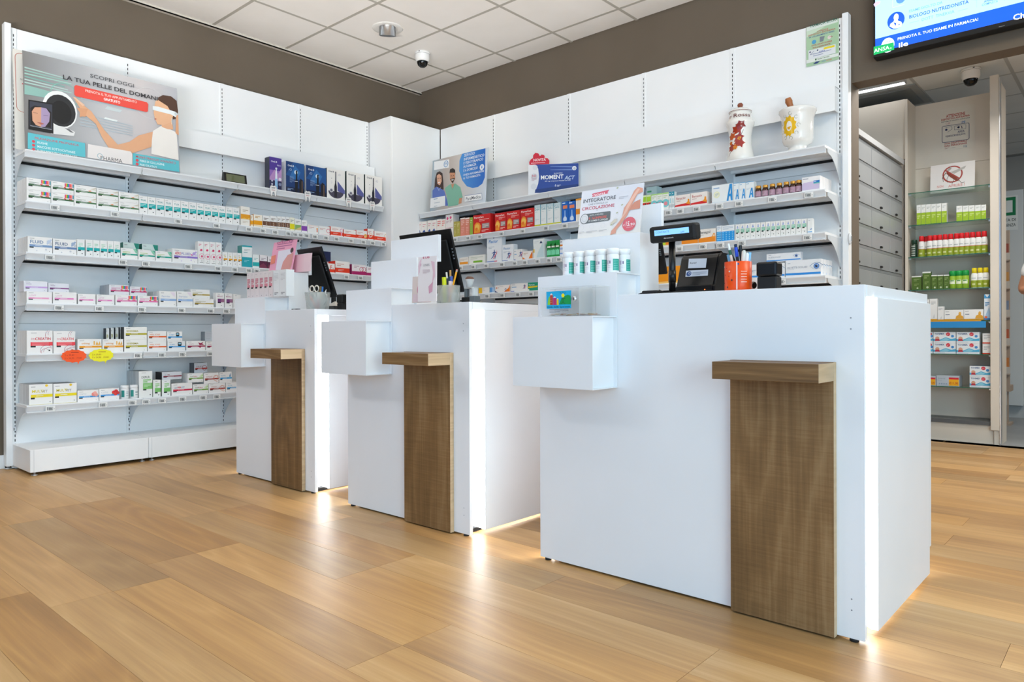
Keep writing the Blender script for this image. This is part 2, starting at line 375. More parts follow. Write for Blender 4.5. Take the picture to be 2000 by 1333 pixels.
# ceiling fittings
def downlight(x, y):
    t = empty('recessed_spotlight', (x, y, CZ)); t['label'] = ''
    q = MB(); q.lathe([(.072, -.003), (.112, -.006), (.118, -.001), (.118, .0)], mat('#e9e6e0', .5), n=32, cap=False); q.lathe([(.075, -.003), (.075, .05)], mat('#8c8a86', .7), n=32, cap=False); q.obj('trim_ring', t)
    q = MB(); q.lathe([(.066, .06), (.066, -.055), (.06, -.057), (.055, -.02), (.0, -.02)], ALU, n=28, cap=False, mats=[ALU, ALU, mat('#9aa0a6', .4, .6), mat('#c9cfd6', .4)])
    o = q.obj('lamp_head', t); o.rotation_euler = (math.radians(10), math.radians(12), 0)
    return t
tag(downlight(*at_z(757, 55, CZ).xy), 'silver adjustable spotlight recessed in a white ceiling tile', 'ceiling light')
def dome(x, y, z, s=1):
    t = empty('security_camera', (x, y, z))
    q = MB(); q.lathe([(.0, 0), (.056*s, 0), (.058*s, -.012*s), (.053*s, -.016*s), (.053*s, -.05*s), (.046*s, -.068*s), (.038*s, -.07*s)], mat('#f0efec', .4), n=28, cap=False)
    q.lathe([(.0535*s, -.014*s), (.0535*s, -.017*s)], BLKM, n=28, cap=False)
    for a in (-.3, 0.1):
        q.box(-.02*s, .03*s, -.0536*s, -.0532*s, -.012*s, -.006*s, DARK)
    q.obj('housing', t)
    q = MB(); q.lathe([(.042*s, -.062*s), (.041*s, -.075*s), (.034*s, -.095*s), (.02*s, -.107*s), (.0, -.111*s)], mat('#101214', .08), n=24, cap=False); q.obj('dome', t)
    return t
p = at_z(825, 103, CZ); tag(dome(p.x, p.y, CZ, 1.12), 'white dome camera with black lens on the ceiling near the wall corner', 'camera')
p = at_z(1896, 135, BC); tag(dome(p.x, p.y, BC, 1.15), 'white dome camera on the grey back room ceiling', 'camera')
# linear lamp of the back room (in the grey ceiling beyond the doorway beam)
p0, p1 = at_z(1640, 181, BC), at_z(1766, 154, BC)
t = empty('linear_lamp', (p1.x, p1.y, BC))
q = MB(); q.box(-1.0, .01, -.02, .035, -.03, 0, ALU); q.obj('lamp_body', t)
q = MB(); q.box(-.995, .0, -.017, .032, -.034, -.0301, mat('#f4f9ff', .5, 0, 3)); q.obj('diffuser', t)
tag(t, 'glowing linear ceiling lamp beyond the doorway beam', 'ceiling light')
area('linear_lamp_light', (p1.x-.5, p1.y, BC-.05), (0, 0, 0), .95, .05, .5, (.95, .97, 1))
area('storeroom_light', (.9, 6.6, BC-.03), (0, 0, 0), .6, .6, 38, (1, .95, .88))
# air grille panel in the grey ceiling
t = empty('ceiling_grille', (-1.66, 6.65, BC))
q = MB(); q.box(-.29, .29, -.29, .29, -.012, 0, mat('#a8abaa', .6)); q.obj('frame', t)
q = MB(); q.box(-.24, .24, -.24, .24, -.02, -.0121, mat('#8e9292', .6)); q.obj('core', t)
tag(t, 'square grey ceiling panel with raised frame beside the linear lamp', 'ceiling panel')

# ================================================================== SHELVING UNITS
def bracket_mesh(d):
    q = MB(); n = 9
    poly = [(0, 0), (-d*.86, 0), (-d*.86, -.022)]
    for i in range(n+1):
        t = i/n; poly.append((-d*.80*(1-t)**1.0-.0, -.03-.15*(t**1.9)))
    q.prism([(y, z) for y, z in poly], -.0015, .0015, mat('#d3d9de', .4), 'x'); return q.mesh('bracket')
def gondola(name, label, loc, rz, slots, x_left, x_right, zs, d, val, ends, seams, bays_base):
    """metal shop shelving: local x to the right, front towards -y, panel face at y=0"""
    T = tag(empty(name, loc, rz), label, 'shelving')
    top = 2.742
    # back panels, one sheet per bay and tier, with recessed joints
    edges = sorted(set([x_left]+slots+[x_right])); tiers = [.0]+seams+[top]
    for a, e in zip(edges, edges[1:]):
        if e-a < .05: continue
        for z0, z1 in zip(tiers, tiers[1:]):
            q = MB(); q.box(a+.001, e-.001, 0, .02, z0+.001, z1-.001, PANEL); q.obj('back_panel', T)
    q = MB(); q.box(x_left, x_right, .021, .04, .01, top-.005, mat('#8b9096', .6)); q.obj('backing', T)
    # uprights with a row of slots
    for x in slots:
        w = .016
        q = MB(); q.box(x-w, x+w, -.004, .0185, .005, top-.001, PANEL); u = q.obj('upright', T)
        s = MB(); z = .14
        while z < top-.03:
            s.box(x-.0022, x+.0022, -.0052, -.0041, z, z+.016, DARK); z += .0283
        so = s.obj('slot', u); so['kind'] = 'stuff'
        q = MB(); q.box(x-.017, x+.017, -.0075, -.0052, .235, .262, PANEL); q.box(x-.008, x-.004, -.0085, -.0076, .238, .255, DARK); q.box(x+.004, x+.008, -.0085, -.0076, .238, .255, DARK); q.obj('clip', u)
    for x in ends:                                   # end posts
        q = MB(); q.box(min(x, x), x+.035, -.02, .04, .02, 2.76, PANEL, bev=.003); q.obj('end_post', T)
        q = MB(); q.lathe([(.02, 0), (.02, .006), (.007, .008), (.007, .021)], ALU, c=(x+.0175, .012), n=14); q.obj('foot', T)
    bme = bracket_mesh(d)
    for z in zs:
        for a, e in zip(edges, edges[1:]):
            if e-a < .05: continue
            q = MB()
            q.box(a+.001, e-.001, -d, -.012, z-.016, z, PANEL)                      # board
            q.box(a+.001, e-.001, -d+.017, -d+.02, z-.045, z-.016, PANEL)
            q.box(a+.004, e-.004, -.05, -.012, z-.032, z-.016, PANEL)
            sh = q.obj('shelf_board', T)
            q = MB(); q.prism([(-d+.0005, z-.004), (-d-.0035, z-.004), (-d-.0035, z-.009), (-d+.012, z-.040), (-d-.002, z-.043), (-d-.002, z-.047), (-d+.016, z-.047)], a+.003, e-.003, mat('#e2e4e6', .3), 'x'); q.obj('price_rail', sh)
            q = MB(); q.box(a+.022, e-.022, -.012, -.0005, z-.047, z-.0325, DARK); q.obj('rear_gap', sh)  # solid dark strip standing in for the shade of the rear gap
        for x in slots:
            link('bracket', bme, T, (x+.004, -.0055, z-.0165))
    # tilted light valance above the top shelf
    vx0, vx1, vy, vz0, vz1 = val
    q = MB(); q.prism([(vy, vz0), (vy-.003, vz0), (vy-.003, vz1), (vy, vz1)], vx0, vx1, PANEL, 'x'); q.prism([(vy, vz1-.003), (vy, vz1), (-.002, vz1), (-.002, vz1-.003)], vx0, vx1, PANEL, 'x')
    v = q.obj('light_valance', T)
    for x in (vx0, vx1-.003):
        q = MB(); q.prism([(vy, vz0), (vy, vz1), (-.002, vz1), (-.002, vz0)], x, x+.003, PANEL, 'x'); q.obj('valance_end', v)
    # plinth boxes on small feet
    for a, e in bays_base:
        q = MB(); q.box(a, e, -d-.13, -.0005, .022, .155, PANEL, bev=.003)
        q.box(a+.018, a+.0195, -d-.1308, -d-.1301, .024, .153, mat('#c2c6c9', .5)); pl = q.obj('plinth', T)
        for x in (a+.03, e-.03):
            q = MB(); q.lathe([(.018, 0), (.018, .006), (.006, .008), (.006, .0225)], ALU, c=(x, -d-.10), n=12); q.obj('foot', pl)
        q = MB(); q.box(a+.05, e-.05, -d-.02, -.02, 0.001, .0215, DARK); q.obj('base_frame', pl)
    return T
AX, AY0 = -5.27, 0.0
SA = [1.276, 1.943, 2.617, 3.291, 3.971]; ZA = [1.949, 1.641, 1.332, 1.025, .718, .407]; DA = .245
GA = gondola('wall_shelving', 'white metal wall shelving along the left wall, six shelves of cartons', (AX, 0, 0), PI/2, SA, 1.262, 3.996, ZA, DA,
    (1.303, 3.99, -.085, 2.18, 2.318), [1.226], [.904, 1.364, 1.823, 2.283], [(1.26, 1.925), (1.927, 2.60), (2.602, 3.99)])
BY = 4.585; SB = [-4.276, -3.453, -2.764, -2.079, -1.395]; ZB = [1.922, 1.667, 1.417, 1.165, .84, .55]; DB = .272
GB = gondola('wall_shelving', 'white metal wall shelving along the back wall behind the counters', (0, BY, 0), 0, SB, -4.955, -1.378, ZB, DB,
    (-4.95, -1.40, -.076, 2.165, 2.313), [-1.377], [.904, 1.364, 1.823, 2.283], [(-4.95, -3.46), (-3.458, -1.38)])
# white corner box between the two shelving units
t = empty('corner_column', (-5.115, 4.29, 0))
q = MB(); q.box(-.205, .15, -.291, -.273, .0, 2.742, PANEL); q.obj('front_sheet', t)
q = MB(); q.box(.132, .152, -.2729, .293, .0, 2.742, PANEL, bev=.002); q.obj('side_sheet', t)
q = MB(); q.box(-.205, .131, -.2729, .293, 2.735, 2.741, PANEL); q.obj('top_sheet', t)
tag(t, 'tall white boxed corner column between the two shelving units', 'column')

# ================================================================== COUNTERS
LEDS = 8
def counter(x0, x1, yf, wx, label):
    w = x1-x0; T = tag(empty('service_counter', (x0, yf, 0)), label, 'counter', 'stepped white service counters')
    q = MB(); q.box(0, w, 0, .018, .008, .964, LAMW, bev=.0012)
    fp = q.obj('front_panel', T)
    q = MB(); p = Print(q)
    for z in (.085, .115, .845, .875): p.disc(w-.034, z, .0022, '#8f959b', 10)
    q.obj('screw_cap', fp)
    q = MB(); q.box(0, w+.002, .0185, .722, .932, .9635, LAMW, bev=.001); q.obj('worktop', T)
    q = MB(); q.box(w-.01, w+.012, .078, .70, .016, .9312, LAMW, bev=.001); q.obj('side_panel', T)
    q = MB(); q.box(-.012, .01, .078, .70, .016, .9312, LAMW, bev=.001); q.obj('side_panel', T)
    q = MB(); q.box(-.012, w+.012, .7005, .72, .107, .9312, LAMW); q.obj('rear_panel', T)
    q = MB(); q.box(.045, w-.045, .03, .66, .0, .0155, DARK); q.obj('kick_base', T)
    # opal light panel behind the front sheet: its ends glow at the sides of the counter
    q = MB(); q.box(-.011, w+.011, .0745, .0775, .022, .931, mat('#ffffff', .5, 0, LEDS), bev=0); q.obj('light_panel', T)
    if True:
        q = MB(); q.box(.06, w-.06, .0185, .07, .02, .93, mat('#e8eaec', .6)); q.obj('spacer', T)
    q = MB(); q.lathe([(.012, 0), (.012, .008)], DARK, c=(w-.03, .010), n=10); q.lathe([(.012, 0), (.012, .008)], DARK, c=(.03, .010), n=10); q.obj('foot', T)
    # oak bag rest
    a, e = wx[0]-x0, wx[1]-x0
    q = MB(); q.box(a, e, -.021, -.0005, .006, .7545, SHELFWOOD, bev=.0008); br = q.obj('bag_rest_board', T)
    q = MB(); q.box(e+.0001, e+.0012, -.0208, -.0008, .006, .7543, EDGEWOOD); q.obj('edge_band', br)
    q = MB(); q.box(a+.001, e+.001, -.142, -.0215, .704, .7535, LEDGEWOOD, bev=.0008); lg = q.obj('bag_rest_ledge', T)
    q = MB(); q.box(e+.0011, e+.0022, -.1418, -.0212, .7042, .7533, EDGEWOOD); q.obj('edge_band', lg)
    # four display boxes climbing to the back: folded white sheet, open to the right
    def shell(n, X0, X1, Y0, Y1, Z0, Z1, open_r=True, t_=.003):
        q = MB()
        q.box(X0, X1, Y0, Y0+t_, Z0, Z1, LAMW); q.box(X0, X1, Y1-t_, Y1, Z0, Z1, LAMW)
        q.box(X0, X1, Y0+t_, Y1-t_, Z1-t_, Z1, LAMW); q.box(X0, X1, Y0+t_, Y1-t_, Z0, Z0+t_, LAMW)
        q.box(X0, X0+t_, Y0+t_, Y1-t_, Z0+t_, Z1-t_, LAMW)
        if open_r: q.box(X1-.016, X1-.0135, Y0+t_, Y1-t_, Z0+t_, Z1-t_, LAMW)
        else: q.box(X1-t_, X1, Y0+t_, Y1-t_, Z0+t_, Z1-t_, LAMW)
        return q.obj(n, T)
    bw = .341
    shell('display_box', -.003, bw, -.146, -.001, .650, .892)
    q = MB(); q.box(-.004, bw, -.0035, -.0009, .8925, 1.043, LAMW); q.box(-.004, bw, -.0009, .146, 1.040, 1.043, LAMW); q.box(-.004, -.001, -.0009, .146, .9645, 1.040, LAMW); q.box(bw-.018, bw-.015, -.0005, .146, .9645, 1.040, LAMW); q.obj('display_box', T)
    shell('display_box', -.004, bw, .1465, .274, .9645, 1.193, False)
    shell('display_box', -.004, bw+.012, .2745, .292, 1.182, 1.312, False)
    q = MB(); q.box(.02, bw-.02, .2745, .29, .9645, 1.181, LAMW); q.obj('display_box', T)
    return T
C1, C2, C3 = (-1.684, -.564, 2.052), (-2.908, -2.072, 2.072), (-4.065, -3.235, 2.100)
counter(*C1, (-.932, -.637), 'nearest and longest white service counter, with donation box and pole display')
counter(*C2, (-2.461, -2.166), 'middle white service counter, with pale pink flyer and yellow pencil')
counter(*C3, (-3.632, -3.325), 'farthest white service counter, with pink leaflets and scissors')
# ================================================================== CARTONS AND OTHER GOODS ON THE SHELVES
ORD = ['', 'first', 'second', 'third', 'fourth', 'fifth', 'sixth', 'seventh', 'eighth', 'ninth', 'tenth', 'eleventh', 'twelfth', 'thirteenth', 'fourteenth', 'fifteenth', 'sixteenth', 'seventeenth', 'eighteenth']
GR, DK, G1 = '#9a9a9a', '#26282b', '#6b6e72'
class Face:
    """front-face design helper: u,v are fractions of the front's width and height"""
    def __init__(s, mb, w, h): s.p, s.w, s.h = Print(mb, 0, -w/2, 0), w, h
    def r(s, u0, v0, u1, v1, c): s.p.rect(u0*s.w, v0*s.h, u1*s.w, v1*s.h, c)
    def t(s, tx, u, v, hh, c, bold=.02, al='l', mw=None, sh=0):
        s.p.text(tx, u*s.w, v*s.h, hh*s.h, c, bold, al, (mw or (1-u if al == 'l' else 1))*s.w*.98, sh)
    def c(s, u, v, r, c, n=14): s.p.disc(u*s.w, v*s.h, r*s.h, c, n)
    def ring(s, u, v, r, w, c): s.p.ring(u*s.w, v*s.h, r*s.h, w*s.h, c, 18)
    def pl(s, pts, c): s.p.poly([(u*s.w, v*s.h) for u, v in pts], c)
    def bars(s, u0, u1, v, n, h, gap, c=GR, seed=1): s.p.bars(u0*s.w, u1*s.w, v*s.h, n, h*s.h, gap*s.h, c, seed)
    def dot(s, u, v, a=.035, c=DK): e = a*s.h; s.p.rect(u*s.w, v*s.h, u*s.w+e, v*s.h+e, c)
def std(name, col, band, v=.6, hh=.16, sub=None):
    """house-style supplement carton: thin brand line, name, colour band with a small dark tab, dark square"""
    def f(F):
        F.bars(.08, .42, .86, 1, .035, .1, '#b5b5b5')
        if name: F.t(name, .10, v, hh, col, .03, mw=.62)
        F.r(.07, .36, 1, .50, band); F.r(.07, .28, .24, .36, DK)
        F.bars(.3, .8, .42, 1, .025, .1, '#f0f0f0', 3); F.dot(.87, .10)
        if sub: sub(F)
    return f
RB = ['#e8417a', '#f2a33a', '#3fae49', '#2f7fd0', '#e23b8d', '#f4793b', '#f59db0', '#58a7b8']
def rainbow(F):
    for i, c in enumerate(RB): F.r(.60+.05*i, .62, .60+.05*(i+1), .93, c)
    F.r(.56, .50, .66, .57, '#e8413f'); F.r(.78, .50, .93, .57, '#e8413f')
def leafy(F):
    F.pl([(.62, .56), (.74, .60), (.80, .55), (.70, .50)], '#ee8142'); F.line = None
    F.pl([(.72, .72), (.99, .92), (.99, .80), (.90, .74)], '#d8cdb8'); F.pl([(.80, .66), (.99, .72), (.99, .64)], '#e3dccc')
def bubbles(c1, c2):
    def f(F):
        for u, v, r, c in ((.86, .72, .12, c1), (.93, .62, .09, c2), (.80, .60, .05, c1), (.74, .22, .06, c2), (.93, .84, .06, c1), (.36, .12, .04, c2)): F.c(u, v, r, c)
    return f
def tall(name, col, blk, tab=DK, v=.72):
    def f(F):
        F.bars(.12, .7, .9, 1, .02, .05, '#b5b5b5'); F.t(name, .5, v, .10, col, .02, 'c', .8)
        F.r(.14, .36, 1, .60, blk); F.r(.14, .30, .5, .37, tab); F.bars(.2, .85, .52, 2, .02, .07, '#dff2f2'); F.dot(.62, .12, .05)
    return f
D = {}   # name -> (front design, body colour, side colour, top colour)
def dz(k, f, body='#f3f2f0', side=None, top=None): D[k] = (f, body, side, top)
dz('rainbow', std(None, G1, '#3f6b45', sub=lambda F: (F.bars(.10, .5, .62, 2, .04, .09, '#9aa89b'), rainbow(F))))
dz('ginseng', std(None, G1, '#4a7a4c', sub=lambda F: (F.bars(.10, .52, .64, 2, .04, .09, '#a8b0a4'), leafy(F))))
dz('tux', tall('TUX', '#1c8f92', '#18b3b4'))
def f_orange(F):
    F.bars(.2, .8, .80, 2, .03, .06, '#b9a68a'); F.r(0, .34, 1, .60, '#efa322'); F.pl([(0, .34), (.4, .42), (.7, .36), (1, .46), (1, .34)], '#f7c75c'); F.bars(.2, .8, .2, 2, .02, .05, '#c9b89c')
dz('orange_tall', f_orange, '#f4efe6', None, '#eb9a1f')
def f_orange2(F): F.bars(.15, .75, .82, 2, .05, .1, '#c79a50'); F.r(0, .18, 1, .52, '#f5a511'); F.r(0, .10, 1, .14, '#f9d488')
dz('orange_flat', f_orange2, '#f6efe2', '#f2a21c', '#f0a22a')
def f_brown(F): F.bars(.15, .8, .78, 2, .05, .1, '#8a7a6e'); F.r(0, .22, 1, .56, '#6f4a35'); F.t('S', .5, .26, .24, '#cbb49f', .01, 'c'); F.r(0, .08, 1, .12, '#d8c9b8')
dz('brown', f_brown)
def f_band(c, c2=None):
    def f(F): F.bars(.15, .8, .78, 2, .05, .1, '#a0a0a0'); F.r(0, .14, 1, .54, c); (F.pl([(0, .14), (1, .14), (1, .40), (.5, .30)], c2) if c2 else None)
    return f
dz('yellow', f_band('#e8dc10'), '#f3f1de', None, '#d9cd30'); dz('greenish', f_band('#8db668', '#e0c789')); dz('violet', f_band('#8a45ad'))
dz('fig', lambda F: (F.bars(.1, .6, .7, 2, .05, .11, '#d8a7a0'), F.c(.88, .62, .10, '#f2a23a'), F.r(.84, .2, .92, .56, '#e8602c'), F.r(.0, .9, 1, .94, '#f3c7bb')))
dz('pinkfig', lambda F: (F.bars(.1, .6, .7, 2, .05, .11, '#d8a7a0'), F.ring(.86, .5, .26, .06, '#e37f93'), F.r(.0, .0, 1, .05, '#f0b3b3')))
def f_red(kind):
    def f(F):
        F.bars(.12, .6, .74, 2, .05, .11, '#d9a098'); F.r(0, .10, 1, .46, '#f0401f'); F.bars(.2, .6, .30, 2, .03, .08, '#fbd5c8', 5)
        if kind == 1: F.ring(.86, .66, .20, .05, '#e58fb2'); F.pl([(.80, .46), (.92, .46), (.88, .10), (.82, .10)], '#eba4c4')
        if kind == 2: F.c(.86, .42, .22, '#f3b560'); F.c(.80, .30, .12, '#f7d79a')
        if kind == 3: F.ring(.84, .60, .24, .06, '#e6c08a')
        if kind == 4: F.ring(.5, .45, .20, .08, '#f8d0c0')
    return f
for i in range(5): dz('red%d' % i, f_red(i), '#f7f2ef', '#ee4325', '#f6c2b4' if i == 4 else None)
dz('fluid', std('FLUID', '#5d83ad', '#7f9fc8', .58, .2, bubbles('#c4d2e6', '#d8dbe0')))
dz('fluid2', std('FLUID', '#41618a', '#6988b5', .58, .2, bubbles('#9fb4d0', '#c6cbd4')))
dz('tealbox', tall('', '#1c8f92', '#1ab0b0', DK)); D['tealbox'] = (lambda F: (F.bars(.2, .75, .74, 3, .03, .09, '#9ed3b4'), F.r(.12, .34, 1, .52, '#17b1b3'), F.r(.12, .28, .5, .35, DK), F.dot(.6, .1, .05)), '#f2f3f1', None, None)
dz('greensplash', std(None, G1, '#17a58f', sub=lambda F: (F.bars(.1, .55, .62, 2, .06, .12, '#c6d79a'), F.pl([(.72, .98), (.99, .98), (.99, .52), (.90, .58), (.82, .72)], '#8fd0b4'), F.pl([(.86, .98), (.99, .98), (.99, .74)], '#3da98c'))))
dz('greenteal', std(None, G1, '#0f8d80', sub=lambda F: (F.bars(.1, .55, .62, 2, .06, .12, '#3b8f76'), F.pl([(.66, .98), (.99, .98), (.99, .52), (.84, .60)], '#2b9682'))), '#e3f0ea', '#1f7f6a', '#cfe6dc')
def f_aero(F):
    std(None, G1, '#8f76c9')(F); F.t('AERO', .10, .58, .19, '#d8294f', .03, mw=.24); F.t('FLUID', .36, .58, .19, '#8576bd', .01, mw=.36); bubbles('#b59fdc', '#d9cdea')(F); F.c(.76, .62, .05, '#e0409a')
dz('aero', f_aero)
def f_target(F): F.bars(.12, .6, .86, 2, .03, .06, '#dd93a3'); F.c(.58, .62, .05, '#d63b6b'); F.bars(.3, .9, .58, 1, .02, .05, '#d63b6b'); F.ring(.66, .34, .13, .02, '#eea3b8'); F.c(.68, .34, .05, '#e05b83'); F.dot(.6, .12, .03); F.r(.3, .05, .9, .065, DK)
dz('target', f_target)
dz('orangestripe', lambda F: (F.bars(.25, .7, .8, 2, .03, .08, '#cfc8bc'), F.c(.55, .68, .07, '#e6d7ac'), F.r(.25, .42, 1, .54, '#f3a81b'), F.r(.25, .36, .6, .42, DK), F.dot(.5, .14, .05)))
dz('tealtall', lambda F: (F.r(0, .93, 1, 1, '#2aa7b1'), F.bars(.2, .8, .80, 2, .02, .05, '#b0b6b6'), F.bars(.15, .85, .66, 1, .03, .05, '#6fa8ad'), F.r(0, 0, 1, .46, '#22a6b4'), F.bars(.2, .7, .3, 2, .02, .06, '#a5dfe4')), '#eef3f2', '#5fa9a0', '#2aa7b1')
dz('tealsmall', lambda F: (F.bars(.2, .8, .70, 2, .04, .1, '#8fc6c9'), F.r(0, .12, 1, .42, '#2ab3b5')), '#eff4f2', None, '#35b3ae')
dz('plum', lambda F: (F.bars(.2, .8, .74, 2, .04, .1, '#9c8a96'), F.r(0, 0, 1, .55, '#5b2243'), F.pl([(0, .2), (.5, .4), (1, .1), (1, 0), (0, 0)], '#7c3350')), '#efeaec', '#3a1e33', '#2e2a33')
dz('navy', lambda F: (F.r(0, .55, 1, 1, '#1d2b55'), F.r(0, 0, 1, .5, '#e7c9c4')), '#d9c1c0', '#1d2b55', '#1d2b55')
dz('efe', lambda F: (F.bars(.1, .5, .8, 1, .06, .1, '#d9a098'), F.r(0, .08, 1, .40, '#f0401f'), F.t('F', .55, .42, .4, '#e2462b', .03), F.t('3', .78, .36, .22, '#e2462b', .02)), '#f7f2ef', '#ee3a1c', '#ee3a1c')
dz('redwide', f_red(0), '#f7f2ef', '#ee3a1c', '#f3e6e0')
dz('heart', lambda F: (F.bars(.15, .5, .8, 2, .06, .12, '#caa0b2'), F.ring(.68, .55, .24, .05, '#c4385a'), F.ring(.84, .55, .24, .05, '#c4385a'), F.r(0, .02, 1, .34, '#b02067')), '#f6f0f1', '#a01d5e', '#f1e4e8')
for k, nm, cn, bd in (('pinkline', None, '', '#f2a6cd'), ('pinkline2', None, '', '#e88ac4')):
    dz(k, std(None, G1, bd, sub=lambda F: (F.t('LOVIT', .12, .60, .13, '#dfa5c5', .01), F.c(.93, .44, .12, '#f8e6f1'))))
dz('pinkrain', std(None, G1, '#f07fb8', sub=lambda F: (F.bars(.1, .55, .66, 2, .06, .11, '#f1b3d2'), rainbow(F))))
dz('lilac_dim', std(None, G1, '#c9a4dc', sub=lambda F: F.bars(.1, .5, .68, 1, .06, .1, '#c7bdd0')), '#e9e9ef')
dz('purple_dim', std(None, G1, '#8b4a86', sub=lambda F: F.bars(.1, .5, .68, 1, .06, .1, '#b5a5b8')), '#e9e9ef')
dz('pinkrain_dim', std(None, G1, '#c8447e', sub=lambda F: (F.bars(.1, .55, .66, 2, .06, .11, '#d59ab8'), rainbow(F))), '#e6e6ea', '#c8cacf', '#b9bcc2')  # pinkrain carton again, shade of the shelf above put into its colours
dz('blueline', std(None, G1, '#9cbbe4', sub=lambda F: (F.t('Ferrolat', .14, .60, .12, '#a9b6d2', .0), F.pl([(.62, .95), (.9, .95), (.95, .6), (.8, .72)], '#efe3ee'))))
dz('gold', std(None, G1, '#b59a3e', sub=lambda F: F.bars(.1, .6, .66, 2, .06, .13, '#c9c2a2')))
dz('mirtil', lambda F: (F.bars(.2, .7, .88, 1, .03, .05, '#b5b5b5'), F.t('MIRAZ', .5, .72, .10, '#c08a9e', .01, 'c', .8), F.r(.2, .36, 1, .60, '#79407e'), F.r(.6, .36, 1, .60, '#9b6a8a'), F.r(.2, .30, .6, .36, DK), F.dot(.6, .12, .05)))
dz('mirtil2', lambda F: (F.bars(.2, .7, .88, 1, .03, .05, '#b5b5b5'), F.r(.2, .36, 1, .60, '#4a4f9e'), F.dot(.6, .12, .05)))
def swirl(F):
    for (u, v, r) in ((.98, .86, .16), (.96, .80, .24), (.76, .12, .24), (.84, .06, .2), (.70, .06, .15)):
        for a in range(9):
            t0, t1 = .6+.32*a, .6+.32*(a+1); c = '#c03a55' if a % 3 else '#33407e'
            P = [(u+r*math.cos(t)*F.h/F.w, v+r*math.sin(t)) for t in (t0, t1)]
            if all(0.02 < p[0] < 1 and 0.01 < p[1] < 1 for p in P): F.p.line([(p[0]*F.w, p[1]*F.h) for p in P], .0016, c)
def f_creat(F):
    F.bars(.16, .56, .88, 1, .03, .1, '#c9c9c9'); F.t('DN', .17, .60, .08, '#d86a7a', .0); F.t('CREATIN', .32, .59, .11, '#d9253a', .03, mw=.62)
    F.r(.14, .34, 1, .50, '#ef4450'); F.bars(.2, .85, .45, 3, .02, .05, '#f7a0a4'); F.r(.14, .27, .34, .34, DK); F.dot(.84, .10, .06); swirl(F)
dz('creatin', f_creat)
dz('orangeline', std(None, G1, '#f2a51d', sub=lambda F: (F.t('unimag', .16, .62, .14, '#e5a03a', .02), F.r(.66, .56, .71, .84, '#f3b94e'), F.pl([(.74, .56), (.80, .84), (.86, .60), (.92, .84), (.95, .56)], '#f3b94e'))))
dz('olive', std('SIDEREMIA', '#b5a81f', '#b8ad1a', .60, .14), '#f3f3ee', '#2b2d30', '#cfd0cb')
dz('wellscale', std('WELL SCALE', '#e79a72', '#ee6a2a', .60, .13))
dz('gluco', std(None, G1, '#2f9fe0', sub=lambda F: (F.t('GLIMET', .12, .60, .12, '#7fb4dc', .01), F.p.poly(rrect(.58*F.w, .50*F.h, .80*F.w, .90*F.h, .05*F.w), '#15181c'), F.p.poly(rrect(.62*F.w, .66*F.h, .76*F.w, .82*F.h, .02*F.w), '#9fd3e8'))), '#f2f3f3', None, None)
dz('butter', std(None, G1, '#a8234f', sub=lambda F: (F.t('FORTE', .14, .60, .12, '#c5a0b0', .01), F.pl([(.70, .52), (.62, .84), (.76, .74), (.90, .92), (.84, .70), (.94, .56), (.78, .56)], '#a62950'), F.pl([(.66, .36), (.72, .22), (.78, .36)], '#a62950'))))
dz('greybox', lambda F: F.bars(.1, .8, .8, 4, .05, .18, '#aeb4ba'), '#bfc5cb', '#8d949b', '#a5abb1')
dz('multivit', std(None, G1, '#f0dc14', sub=lambda F: (F.t('MULTI', .13, .60, .13, '#e2cf1d', .03), F.t('VIT', .52, .58, .13, '#8b8b85', .01), F.c(.74, .92, .06, '#f2cd2a'), F.r(.0, .0, 1, .012, '#d6c832'))), '#f3f3f1', '#dcdedf', '#8d9296')
dz('cran', std(None, G1, '#3f9fe0', sub=lambda F: (F.t('CISTO', .10, .62, .14, '#b7c3cd', .0), F.c(.76, .62, .18, '#ef9087'), F.c(.88, .56, .16, '#f0a39a'), F.c(.82, .74, .15, '#f3ada2'))))
dz('cran2', std(None, G1, '#3a9be0', sub=lambda F: (F.t('CISTO', .10, .62, .14, '#b7c3cd', .0), F.c(.72, .66, .16, '#e0302f'), F.c(.84, .74, .17, '#d62627'), F.c(.82, .52, .15, '#e53b34'), F.c(.93, .60, .14, '#d42a2a'), F.pl([(.62, .62), (.70, .52), (.66, .48)], '#5c9a45'))))
dz('depur', lambda F: (F.bars(.2, .8, .93, 1, .02, .04, '#bdbdbd'), F.t('DEPUR', .5, .73, .09, '#54584f', .01, 'c', .62), F.bars(.3, .9, .64, 2, .05, .07, '#9bd08f'), F.r(.3, .32, 1, .55, '#7cc46c'), F.bars(.36, .9, .5, 3, .02, .05, '#c7e8bf'), F.r(.3, .27, .55, .32, DK), F.dot(.8, .08, .035)), '#eff1ee', '#c9cdce', '#5b5f62')
dz('greensmall', lambda F: (F.bars(.3, .8, .9, 1, .03, .04, '#bdbdbd'), F.bars(.3, .85, .74, 3, .06, .09, '#a9d79c'), F.r(.24, .28, 1, .52, '#7cc46c'), F.r(.24, .2, .6, .28, DK), F.dot(.68, .08, .05)), '#f2f4f1', '#4c6b4a')
dz('fer', std(None, G1, '#d8264c', sub=lambda F: (F.t('uni', .13, .58, .14, '#5e76a8', .01), F.t('FER', .28, .58, .14, '#d8264c', .03), F.t('VIT', .46, .58, .14, '#7e9bc4', .01))))
dz('fer_dark', std(None, G1, '#8c1f38', sub=lambda F: (F.t('uni', .13, .58, .14, '#33425f', .01), F.t('FER', .28, .58, .14, '#a02034', .03))), '#d8dbe0', '#2a2c30', '#b9bdc3')  # fer carton again with shade painted into its colours
